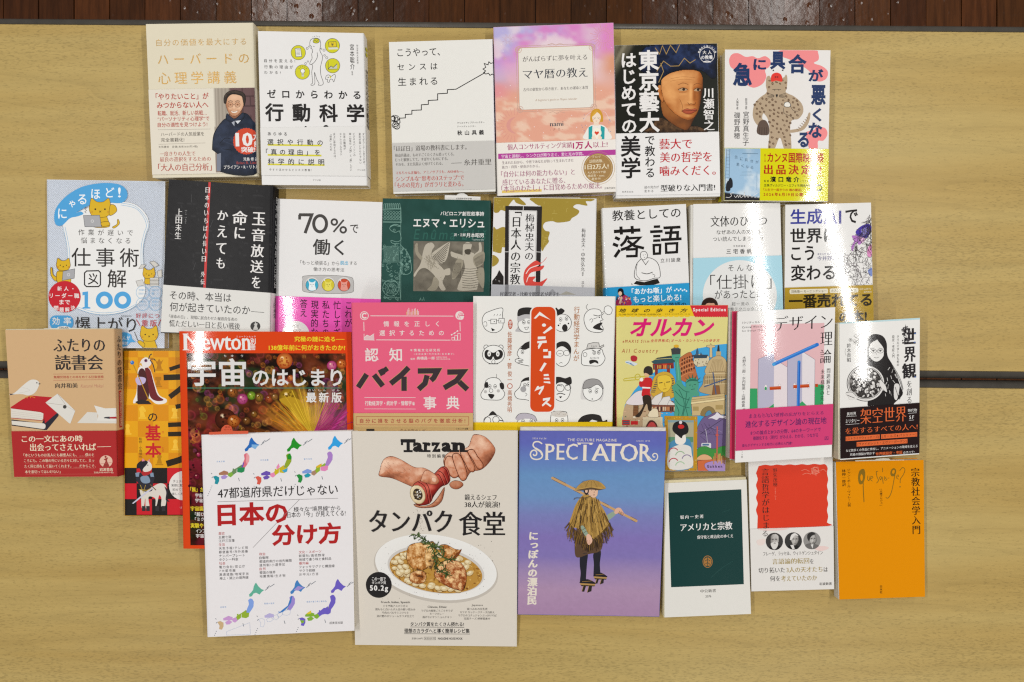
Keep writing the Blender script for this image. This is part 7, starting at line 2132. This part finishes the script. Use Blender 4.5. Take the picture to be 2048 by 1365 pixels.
for k in range(420):
    x, y = rr.uniform(230, 790), rr.uniform(730, 1000)
    if inside(x, y): c(x, y, rr.uniform(3, 13), rr.choice(['#a8772f', '#c99a4a', '#8f5f22', '#d3ab62', '#b5832f', '#7a4a1a']), ry=rr.uniform(2, 7), rot=rr.uniform(0, 180), n=8)
def bean(x, y, q=1):
    a = rr.uniform(-40, 40); c(x, y + 3, 22 * q, '#8a6228', ry=15 * q, rot=a, n=14); c(x, y, 21 * q, '#d6bf92', ry=14 * q, rot=a, n=14); c(x - 3, y - 3, 12 * q, '#e8dab6', ry=7 * q, rot=a, n=10)
for k in range(40):
    a = math.radians(60 + k * 6.2); x, y = 505 + 238 * math.cos(a) + rr.uniform(-22, 22), 862 + 104 * math.sin(a) + rr.uniform(-12, 12) + 38 * math.cos(a)
    if inside(x, y, .95): bean(x, y, rr.uniform(.7, 1.1))
for x, y in ((285, 790), (272, 815), (300, 810), (320, 785), (300, 845), (330, 840), (310, 870), (340, 870), (290, 880), (335, 770), (640, 800), (668, 830), (700, 815), (690, 845), (712, 880), (520, 968), (560, 972), (600, 975), (640, 980), (480, 960), (430, 955), (390, 945), (350, 930)): bean(x, y)
def meat(A, base, seed):
    q = random.Random(seed); m_ = np.mean(A, 0)
    xs, ys = [a_[0] for a_ in A], [a_[1] for a_ in A]
    G_ = [(q.uniform(min(xs), max(xs)), q.uniform(min(ys), max(ys)), q.uniform(7, 22), q.uniform(5, 14), q.choice((-.34, .3, .22, -.25))) for k in range(16)]
    sh(A, ('#34160a', base, '#f4cd95'), 34, 3, 1.0, .055, fine=.5, gs=G_, bias=.03)
meat([(340, 740), (360, 710), (410, 698), (450, 702), (490, 690), (505, 720), (490, 790), (470, 840), (430, 862), (370, 850), (336, 800)], '#b5732f', 1)
meat([(456, 720), (490, 700), (500, 760), (492, 840), (466, 850), (444, 800)], '#d3a060', 5)
meat([(360, 880), (410, 862), (450, 880), (446, 930), (400, 944), (356, 925)], '#a8622a', 2)
meat([(530, 720), (570, 710), (620, 735), (655, 745), (640, 775), (600, 800), (550, 780)], '#b06a2c', 3)
meat([(500, 880), (540, 820), (600, 800), (660, 820), (692, 880), (684, 960), (660, 984), (580, 960), (520, 920)], '#a45526', 4)
p([(640, 760), (656, 740), (662, 742), (640, 780), (600, 800)], '#7a3f1a', 1)
part('rosemary_photo')
for A in ([(376, 648), (420, 670), (470, 700), (510, 780), (560, 850), (584, 890)], [(440, 690), (500, 730), (560, 790), (612, 800)], [(470, 720), (520, 720), (560, 750)], [(500, 780), (520, 850), (580, 890)]):
    l(A, 4, '#3a4a1f', 1)
    Q = smooth(A, False, 8)
    for x, y in Q[::1]:
        for k in range(2):
            a = rr.uniform(0, 6.28); d = rr.uniform(14, 30); l([(x, y), (x + d * math.cos(a), y + d * math.sin(a))], rr.uniform(2.5, 4.5), rr.choice(['#2f4220', '#4a5f2c', '#3c5226', '#5f7440', '#22301a']))
for k in range(140):
    x, y = rr.uniform(180, 850), rr.uniform(690, 1040); c(x, y, rr.uniform(.8, 2.2), '#4a443c', n=5)
part('title_lettering')
D_ = '#232021'
part('masthead_lettering')
t('T', 312, 88, 66, 74, D_, .05); t('a', 372, 104, 60, 58, D_, .055, 1); t('r', 438, 104, 42, 58, D_, .05, 1); t('z', 486, 104, 50, 58, D_, .04); t('a', 542, 104, 60, 58, D_, .055, 1); t('n', 608, 104, 74, 58, D_, .05, 1)
for x, y, w_, h in ((300, 85, 88, 15), (302, 85, 13, 36), (376, 85, 13, 36), (318, 150, 54, 13), (432, 150, 46, 12), (430, 104, 26, 11), (484, 104, 16, 22), (522, 142, 14, 20), (604, 150, 44, 12), (600, 104, 28, 11), (656, 150, 42, 12), (422, 150, 16, 12), (592, 150, 16, 12)):
    r(x, y, w_, h, D_)
t('特別編集', 458, 174, 110, 22, D_, .006)
part('title_lettering')
t('タンパク', 112, 506, 496, 130, D_, .012, 1); t('食堂', 644, 514, 276, 144, D_, .012, 1)
part('tagline_lettering'); t('鍛えるシェフ', 680, 412, 190, 36, D_, .006, 1); t('38人が競演!', 680, 454, 210, 38, D_, .006, 1)
part('printed_text')
c(171, 950, 77, '#1f1c1d'); t('この一皿で', 130, 905, 82, 20, W, .01, 1); t('タンパク質', 130, 928, 84, 18, W, .01, 1); t('50.2g', 118, 952, 108, 42, W, .03, 1)
B3 = '#4a4541'
t('French, Italian, Spanish', 184, 1046, 172, 16, B3, .012, 1)
for s_, x, y, w_ in (('ミモザ風アスパラガス', 196, 1068, 146), ('鶏ももと白いんげん豆の軽い煮込み', 150, 1088, 238), ('牛肉のバルサミコマリネ', 190, 1108, 158), ('漬け鰹のボリュームサラダ仕立て', 158, 1128, 222), ('マグロの麻辣ごろごろサラダ', 422, 1096, 188), ('キーマカレー', 474, 1115, 84), ('揚げないヤンニョムチキン', 430, 1134, 174), ('鶏つみれの豆乳煮', 694, 1086, 122), ('カツオ カッテージチーズ白和え', 652, 1105, 206), ('マグロのコチュジャンぶっかけそば', 642, 1124, 228), ('豆腐チーズ 棒棒鶏乗せ', 676, 1143, 156)):
    t(s_, x, y, w_, 14, B3, 0, 1)
t('Chinese, Ethnic', 460, 1074, 114, 15, B3, .012, 1); t('Japanese', 722, 1064, 66, 15, B3, .012, 1)
t('タンパク質をたくさん摂れる!', 358, 1170, 318, 26, D_, .016); t('理想のカラダへと導く簡単レシピ集', 322, 1208, 388, 28, D_, .016); l([(358, 1200), (678, 1202)], 2.5, D_); l([(322, 1240), (712, 1242)], 2.5, D_)
t('定価1200円', 366, 1262, 64, 12, B3); r(440, 1260, 68, 16, B3, 0, 1.6); t('本体1091円', 444, 1263, 60, 10, B3); t('MAGAZINE HOUSE MOOK', 522, 1262, 146, 13, D_, .02)
finish()

# ---- blue violet culture magazine
view(1020, 840, 3.328)
Book('magazine', 'blue to violet magazine with a traveller in a straw cape carrying a pole', 'magazine',
     [(63, 72), (1040, 76), (994, 1311), (50, 1296)], 7, '#5f66a8', base=(21.5, 21.5, 0, 0), spine='L', finish='matte', bow=2.0, roll=4, lift=(0, 0, 3, 0), page='#dcd6cf', jut=(-.8, -.8, 4.2, -.8), group='magazines laid out on the tables')
part('gradient_print')
def f(u, v):
    ks = [(0, '#6064b0'), (.07, '#5e66b4'), (.24, '#668fbf'), (.36, '#6c8fbf'), (.46, '#787db6'), (.58, '#7f70b1'), (.68, '#8072b0'), (.76, '#9a83ae'), (.86, '#aa8bab'), (1, '#a583a6')]
    o = np.zeros((len(u), 3))
    for q in range(3):
        o[:, q] = np.interp(v + .012 * (fbm(u * 5, v * 9) - .5), [a for a, _ in ks], [lin(b_)[q] for _, b_ in ks])
    return o * (1 + .10 * (fbm(u * 60, v * 90, 2) - .5))[:, None]
fullfld(80, 110, f)
part('traveller_illustration')
O_ = '#2c2420'
T1, T2, T3 = '#b08a46', '#7f5f2c', '#5a4330'
l([(283, 388), (840, 673)], 21, '#5a4030'); l([(283, 388), (840, 673)], 16, '#c09a6c'); c(283, 388, 9, '#c09a6c'); c(840, 673, 9, '#c09a6c')
p([(470, 900), (516, 890), (512, 960), (506, 1060), (510, 1085), (468, 1085), (470, 1020), (464, 960)], '#22212a', 1); p([(556, 890), (604, 870), (598, 960), (600, 1036), (570, 1052), (556, 1040), (558, 960)], '#22212a', 1)
p([(440, 740), (470, 700), (600, 720), (610, 860), (520, 895), (436, 908)], T3, 1)
for k in range(60):
    x = rr.uniform(442, 606); y = rr.uniform(720, 860); l([(x, y), (x - 4, y + rr.uniform(20, 46))], 2, rr.choice(['#3f2e20', '#6d5238', '#4b382a']))
p([(630, 660), (650, 630), (700, 606), (712, 622), (660, 668), (640, 676)], '#8fa08e', 1); p([(694, 620), (706, 590), (735, 588), (762, 630), (756, 640), (730, 612), (712, 626)], '#d9ab94', 1)
for k in range(3): l([(728 + k * 11, 606 + k * 4), (742 + k * 9, 636 + k * 2)], 3, '#8a5a48')
rr = random.Random(77)
p([(490, 500), (560, 512), (600, 560), (636, 620), (660, 690), (640, 740), (600, 760), (540, 800), (500, 740), (440, 720), (390, 710), (410, 640), (440, 560)], T1, 1)
for k in range(420):
    a = rr.uniform(0, 1); x0_ = 470 + 110 * a; x1 = 392 + 275 * a; q0 = rr.uniform(0, .7); q1 = q0 + rr.uniform(.15, .4)
    y0_, y1 = 510, 700 + 110 * math.sin(a * 3.14) - 10 * (a < .3)
    l([(x0_ + (x1 - x0_) * q0 ** 1.1, y0_ + (y1 - y0_) * q0), (x0_ + (x1 - x0_) * q1 ** 1.1 + rr.uniform(-5, 5), y0_ + (y1 - y0_) * q1)], rr.uniform(2, 5), rr.choice([T1, T1, T2, '#c49d55', '#6a4d26', '#3a2a1a', '#a8823f', '#c09a55']))
for k in range(150):
    a = rr.uniform(0, 1); x = 392 + 275 * a; y = 690 + 110 * math.sin(a * 3.14); l([(x, y - 10), (x + (a - .5) * 50 + rr.uniform(-10, 10), y + rr.uniform(20, 85))], rr.uniform(2.4, 4.2), rr.choice([T2, '#5f4526', '#3a2a1c']))
p([(470, 715), (488, 705), (520, 760), (512, 776), (496, 766)], '#8fa08e', 1); l([(478, 735), (502, 718)], 2.5, O_); l([(490, 752), (512, 738)], 2.5, O_)
p([(508, 770), (526, 760), (546, 790), (544, 815), (526, 832), (512, 815)], '#dfb29a', 1); l([(516, 800), (520, 826)], 2, '#8a5a48'); l([(530, 800), (532, 828)], 2, '#8a5a48')
p([(500, 470), (510, 450), (580, 450), (584, 480), (578, 505), (556, 518), (530, 505), (520, 490)], '#dcb59b', 1); p([(492, 462), (520, 452), (524, 480), (510, 500), (494, 485)], '#26212a', 1); c(508, 474, 9, '#dcb59b', ry=12)
l([(534, 462), (550, 460)], 3, O_); l([(562, 460), (578, 462)], 3, O_); c(544, 468, 3, O_, n=8); c(570, 468, 3, O_, n=8); l([(558, 470), (562, 484), (555, 486)], 2, '#8a5a48'); l([(552, 500), (564, 499)], 4, '#5a2a26')
p([(440, 468), (452, 440), (490, 412), (540, 400), (590, 410), (622, 432), (636, 456), (600, 462), (540, 452), (490, 460)], '#b8924f', 1); p([(440, 468), (490, 458), (540, 450), (600, 460), (636, 456), (590, 468), (540, 464), (480, 470)], '#5a4530', 1)
for k in range(6): l([(450 + k * 6, 456 - k * 9), (540, 440 - k * 7), (628 - k * 8, 450 - k * 8)], 2, '#7a5c2e', 1)
for x in (500, 540, 580): l([(540 + (x - 540) * .4, 404), (x, 450)], 2, '#7a5c2e')
l([(540, 505), (500, 520), (440, 520), (425, 532)], 4, '#5a4a3a', 1)
for x, y, s_ in ((516, 1085, 1), (600, 1040, .85)):
    p([(x - 48 * s_, y + 2), (x - 40 * s_, y - 14), (x, y - 24), (x + 46 * s_, y - 4), (x + 50 * s_, y + 8)], '#201d24', 1); p([(x - 50 * s_, y + 2), (x + 52 * s_, y + 8), (x + 50 * s_, y + 20), (x - 48 * s_, y + 14)], '#b08a52'); p([(x - 46 * s_, y + 14), (x + 50 * s_, y + 18), (x + 46 * s_, y + 24), (x - 40 * s_, y + 22)], '#2a2420')
    p([(x - 30 * s_, y + 18), (x - 10 * s_, y + 20), (x - 22 * s_, y + 60 * s_), (x - 38 * s_, y + 58 * s_)], '#2a2420'); p([(x + 8 * s_, y + 20), (x + 30 * s_, y + 20), (x + 26 * s_, y + 56 * s_), (x - 2 * s_, y + 66 * s_)], '#2a2420'); l([(x - 38 * s_, y + 56 * s_), (x - 28 * s_, y + 20)], 3, '#b08a52'); l([(x - 2 * s_, y + 62 * s_), (x + 9 * s_, y + 20)], 3, '#b08a52')
    l([(x - 36 * s_, y - 8), (x, y - 10), (x + 30 * s_, y - 14)], 4, '#8a6a3a', 1)
part('title_lettering')
E2 = '#e2d8cb'
# masthead with flared roman letters
def lt(s_, x, y, w_, h): t(s_, x, y, w_, h, E2, .006, 1)
lt('P', 238, 160, 60, 104); lt('E', 312, 160, 52, 104); lt('C', 374, 158, 78, 108); lt('T', 452, 152, 96, 118); lt('A', 544, 162, 118, 108); lt('T', 640, 160, 98, 114); lt('O', 734, 158, 120, 120); lt('R', 864, 162, 78, 112)
for x, y, w_ in ((232, 262, 26), (308, 160, 56), (308, 260, 56), (446, 152, 108), (482, 268, 32), (552, 268, 30), (636, 270, 30), (634, 158, 110), (676, 272, 32), (860, 274, 30), (860, 160, 24), (234, 160, 24)):
    r(x, y, w_, 5, E2)
l([(214, 160), (190, 146), (162, 150), (154, 172), (172, 192), (204, 212), (216, 234), (206, 256), (176, 264), (148, 256), (136, 234), (142, 212), (160, 202), (176, 212), (176, 232), (162, 238), (154, 228)], 9, E2, 1); l([(170, 190), (204, 212), (214, 234)], 13, E2, 1)
l([(920, 240), (945, 268), (968, 270), (982, 252), (978, 230), (962, 224), (950, 234), (956, 248), (966, 246)], 7, E2, 1)
t('THE CULTURE MAGAZINE', 384, 124, 326, 18, E2, .006); t('2026 Vol.56', 150, 118, 92, 11, E2); t('SINCE 1999', 842, 136, 90, 10, E2)
part('subtitle_lettering'); vt('にっぽんの漂泊民', 124, 742, 66, 490, E2, .04, 1)
finish()

# ---- dark green small book
view(1310, 900, 3.593)
Book('paperback_book', 'small white book with a dark green panel and a round gold emblem', 'book',
     [(72, 240), (658, 214), (690, 1180), (68, 1205)], 12, '#dfdcd6', spine='N', finish='satin', bow=1.6, page='#dccfa8', jut=(1.0, -.8, 3.2, -.8))
part('green_panel')
p([(96, 308), (620, 284), (638, 966), (116, 988)], '#123a38')
l([(400, 920), (480, 850), (560, 800)], 2, '#2a5450', 1); l([(480, 450), (540, 430)], 2, '#23504b')
part('emblem_print')
c(378, 804, 36, '#a8743a', ry=44); c(378, 804, 29, '#20403a', ry=37, w=4)
for A in ([(360, 780), (378, 770), (398, 782)], [(358, 800), (378, 790), (398, 800)], [(378, 770), (378, 840)], [(362, 820), (378, 812), (396, 824)], [(366, 836), (392, 836)]): l(A, 4, '#20403a', 1)
part('title_lettering')
t('アメリカと宗教', 182, 530, 374, 58, W, .012, 1); t('堀内一史著', 180, 472, 168, 26, W, .006, 1); t('保守化と政治化のゆくえ', 302, 616, 260, 26, W, .008, 1)
part('printed_text')
t('中公新書', 326, 1004, 112, 24, '#55524d', 0, 1); t('2076', 362, 1046, 42, 16, '#55524d', 0, 1)
finish()

# ---- red panel small book with three portraits
Book('paperback_book', 'small white book with a wavy red panel and three round monochrome portraits', 'book',
     [(670, 62), (1276, 52), (1285, 1000), (692, 1018)], 11, '#e5e1dd', spine='N', finish='satin', bow=.5, jut=(-.8, -.8, -.8, -.8))
part('red_panel')
A = [(745, 118)]
for k in range(10): A.append((790 + k * 44, 108 - k * .8 + 6 * (k % 2)))
A += [(1222, 104), (1240, 130)]
for k in range(9): A.append((1236 + 8 * (k % 2), 170 + k * 44))
A += [(1238, 548), (735, 566)]
for k in range(9): A.append((726 + 12 * (k % 2), 520 - k * 44))
q = smooth(A[:24] , False, 4); 
p(list(map(tuple, q)) + [(735, 566)] + list(map(tuple, smooth(A[25:], False, 4))), '#d63a20')
for k in range(7):
    l([(1120 + rr.uniform(-4, 60), 120 + rr.uniform(0, 60)), (1150 + rr.uniform(-30, 40), 120 + rr.uniform(0, 60)), (1130 + rr.uniform(0, 60), 140 + rr.uniform(0, 50))], 3, '#e58a74', 1)
l([(1052, 150), (1080, 142), (1110, 156)], 3, '#e58a74', 1); l([(1060, 178), (1090, 168), (1120, 176)], 3, '#e58a74', 1); l([(1190, 150), (1210, 140), (1232, 160)], 3, '#e58a74', 1); c(1150, 150, 26, '#e58a74', w=3, n=12)
part('title_lettering')
vt('言語哲学がはじまる', 762, 132, 58, 494, '#2a201c', 0, 1); vt('野矢茂樹', 846, 132, 32, 134, '#2a201c', 0, 1); vt('Shigeki Noya', 856, 272, 16, 86, '#e79a84')
obi(570, 548, 1016, 1000, '#dfdbd7')
part('title_lettering', 'belly_band')
vt('る', 764, 574, 50, 52, '#2a201c', 0, 1)
part('printed_text', 'belly_band')
p([(740, 570), (900, 562), (960, 560), (920, 576), (800, 580)], '#e3c9c4', 1); p([(1130, 700), (1200, 690), (1246, 700), (1230, 716), (1180, 726)], '#e3c9c4', 1); p([(730, 650), (790, 640), (780, 680), (740, 684)], '#e3d3cd', 1)
t('フレーゲ、ラッセル、ウィトゲンシュタイン', 775, 732, 428, 30, '#3a3431', 0, 1)
G2 = '#a08a46'
t('言語論的転回', 840, 782, 266, 40, G2, .004, 1); t('を', 1110, 784, 28, 34, '#3a3431', 0, 1); t('切り拓いた', 740, 846, 192, 40, '#3a3431', 0, 1); t('3人の天才たち', 942, 842, 260, 40, G2, .004, 1); t('は', 1210, 842, 30, 34, '#3a3431', 0, 1); t('何を', 824, 906, 74, 38, '#3a3431', 0, 1); t('考えていたのか', 904, 904, 258, 40, G2, .004, 1); t('岩波新書', 1178, 952, 90, 20, '#3a3431', .008, 1)
for x, y, kk in ((856, 657, 0), (992, 654, 1), (1126, 650, 2)):
    part('portrait_photo', 'belly_band', new=1)
    c(x, y, 62, ('#3a3837', '#353433', '#8f8c89')[kk])
    SG = ('#2a2827', '#9c9894', '#e6e3df')
    if kk == 0:
        p([(x - 40, y + 46), (x - 20, y + 30), (x + 30, y + 30), (x + 46, y + 40), (x + 20, y + 60), (x - 16, y + 60)], '#201f1f', 1); sh([(x - 30, y - 10), (x - 24, y - 44), (x + 6, y - 56), (x + 30, y - 36), (x + 30, y + 4), (x + 14, y + 40), (x - 10, y + 44), (x - 26, y + 20)], SG, 22, 3, .2, .1, L=(.7, -.5), gs=((x - 12, y - 14, 9, 6, -.3), (x + 12, y - 14, 9, 6, -.3), (x + 2, y, 4, 10, .2))); p([(x - 24, y + 12), (x + 24, y + 8), (x + 20, y + 40), (x, y + 58), (x - 18, y + 44)], '#d5d2ce', 1)
    if kk == 1:
        p([(x - 40, y + 46), (x - 10, y + 24), (x + 40, y + 40), (x + 20, y + 60)], '#1f1e1e', 1); sh([(x - 20, y - 20), (x - 6, y - 48), (x + 20, y - 50), (x + 38, y - 26), (x + 34, y + 10), (x + 14, y + 34), (x - 8, y + 20)], SG, 22, 3, .2, .1, gs=((x - 2, y - 14, 9, 6, -.3), (x + 22, y - 14, 9, 6, -.3), (x + 14, y, 4, 10, .2))); p([(x - 24, y - 10), (x - 14, y - 44), (x + 14, y - 56), (x + 36, y - 36), (x + 10, y - 40), (x - 12, y - 10)], '#dcd9d6', 1); p([(x - 22, y + 30), (x, y + 26), (x + 10, y + 56), (x - 6, y + 60)], '#d8d5d2')
    if kk == 2:
        p([(x - 50, y + 36), (x - 16, y + 20), (x + 36, y + 30), (x + 48, y + 40), (x + 20, y + 61), (x - 24, y + 60)], '#6a6765', 1); sh([(x - 24, y - 12), (x - 16, y - 44), (x + 14, y - 50), (x + 30, y - 24), (x + 34, y - 4), (x + 24, y + 20), (x, y + 30), (x - 16, y + 14)], SG, 22, 3, .2, .1, gs=((x - 6, y - 14, 9, 6, -.3), (x + 16, y - 14, 9, 6, -.3), (x + 8, y, 4, 10, .2))); p([(x - 34, y - 16), (x - 30, y - 46), (x, y - 60), (x + 26, y - 46), (x + 4, y - 36), (x - 12, y - 20), (x - 20, y + 6)], '#2e2c2b', 1); p([(x - 10, y + 30), (x + 10, y + 26), (x + 4, y + 58)], '#d5d2cf')
    hh = (0, 12, 8)[kk]
    l([(x - 16 + hh, y - 14), (x - 6 + hh, y - 16)], 4, '#2a2827'); l([(x + 6 + hh, y - 16), (x + 16 + hh, y - 15)], 4, '#2a2827'); l([(x + 2 + hh, y - 10), (x + 6 + hh, y + 6), (x - 1 + hh, y + 8)], 2.5, '#5a5754'); l([(x - 6 + hh, y + 16), (x + 10 + hh, y + 15)], 3, '#4a4745')
finish()

# ---- yellow-orange small book
Book('paperback_book', 'small plain orange yellow book with scrawled grey handwriting', 'book',
     [(1300, 86), (1930, 73), (1940, 1056), (1325, 1076)], 13, '#e08d06', spine='N', finish='gloss', bow=.5, page='#e0dcd3', jut=(.8, -.8, -.8, -.2))
part('handwriting_print')
H_ = '#86671f'
ln2([(1475, 150), (1500, 142), (1508, 180), (1498, 230), (1475, 246), (1463, 220), (1464, 180)], 6, H_, '#86671f'); c(1484, 200, 9, '#e08d06', ry=24)
for A, w_ in (([(1500, 150), (1496, 260), (1502, 376)], 6), ([(1530, 186), (1528, 212), (1538, 222), (1546, 188)], 5), ([(1552, 208), (1566, 200), (1558, 190), (1548, 212), (1562, 226)], 4), ([(1602, 156), (1590, 160), (1596, 196), (1606, 220), (1592, 240)], 5), ([(1626, 190), (1614, 200), (1622, 216), (1632, 196), (1640, 244)], 5), ([(1636, 130), (1634, 160)], 4), ([(1648, 190), (1648, 220)], 4), ([(1662, 194), (1654, 204), (1666, 212), (1656, 222)], 4), ([(1672, 204), (1684, 203)], 4),
              ([(1724, 180), (1700, 300), (1676, 346), (1658, 342)], 5), ([(1740, 196), (1752, 190), (1744, 180), (1734, 200), (1750, 212)], 4), ([(1758, 150), (1780, 128), (1796, 144), (1784, 180), (1764, 210), (1762, 240)], 5)):
    l(A, w_, H_, 1)
c(1712, 162, 20, H_, ry=30, rot=14); c(1713, 158, 9, '#e08d06', ry=15, rot=14); c(1761, 266, 5, H_)
part('title_lettering')
vt('宗教社会学入門', 1838, 128, 64, 482, '#2a2010', .006, 1)
part('printed_text')
vt('ジャン=ポール・ヴィレーム著', 1378, 136, 26, 274, '#2a2010', 0, 1); vt('林伸一郎訳', 1342, 140, 28, 124, '#2a2010', .004, 1); vt('[文庫クセジュ]', 1614, 276, 20, 130, '#2a2010', .008); vt('白水社', 1614, 972, 20, 62, '#2a2010', .004, 1)
finish()
sl = sheet('order_slip', [(1440, 92), (1440, 76), (1580, 72), (1590, 66), (1640, 60), (1680, 62), (1690, 72), (1790, 72), (1790, 88)], .0132, '#d9d3c2', B.root, B.org)
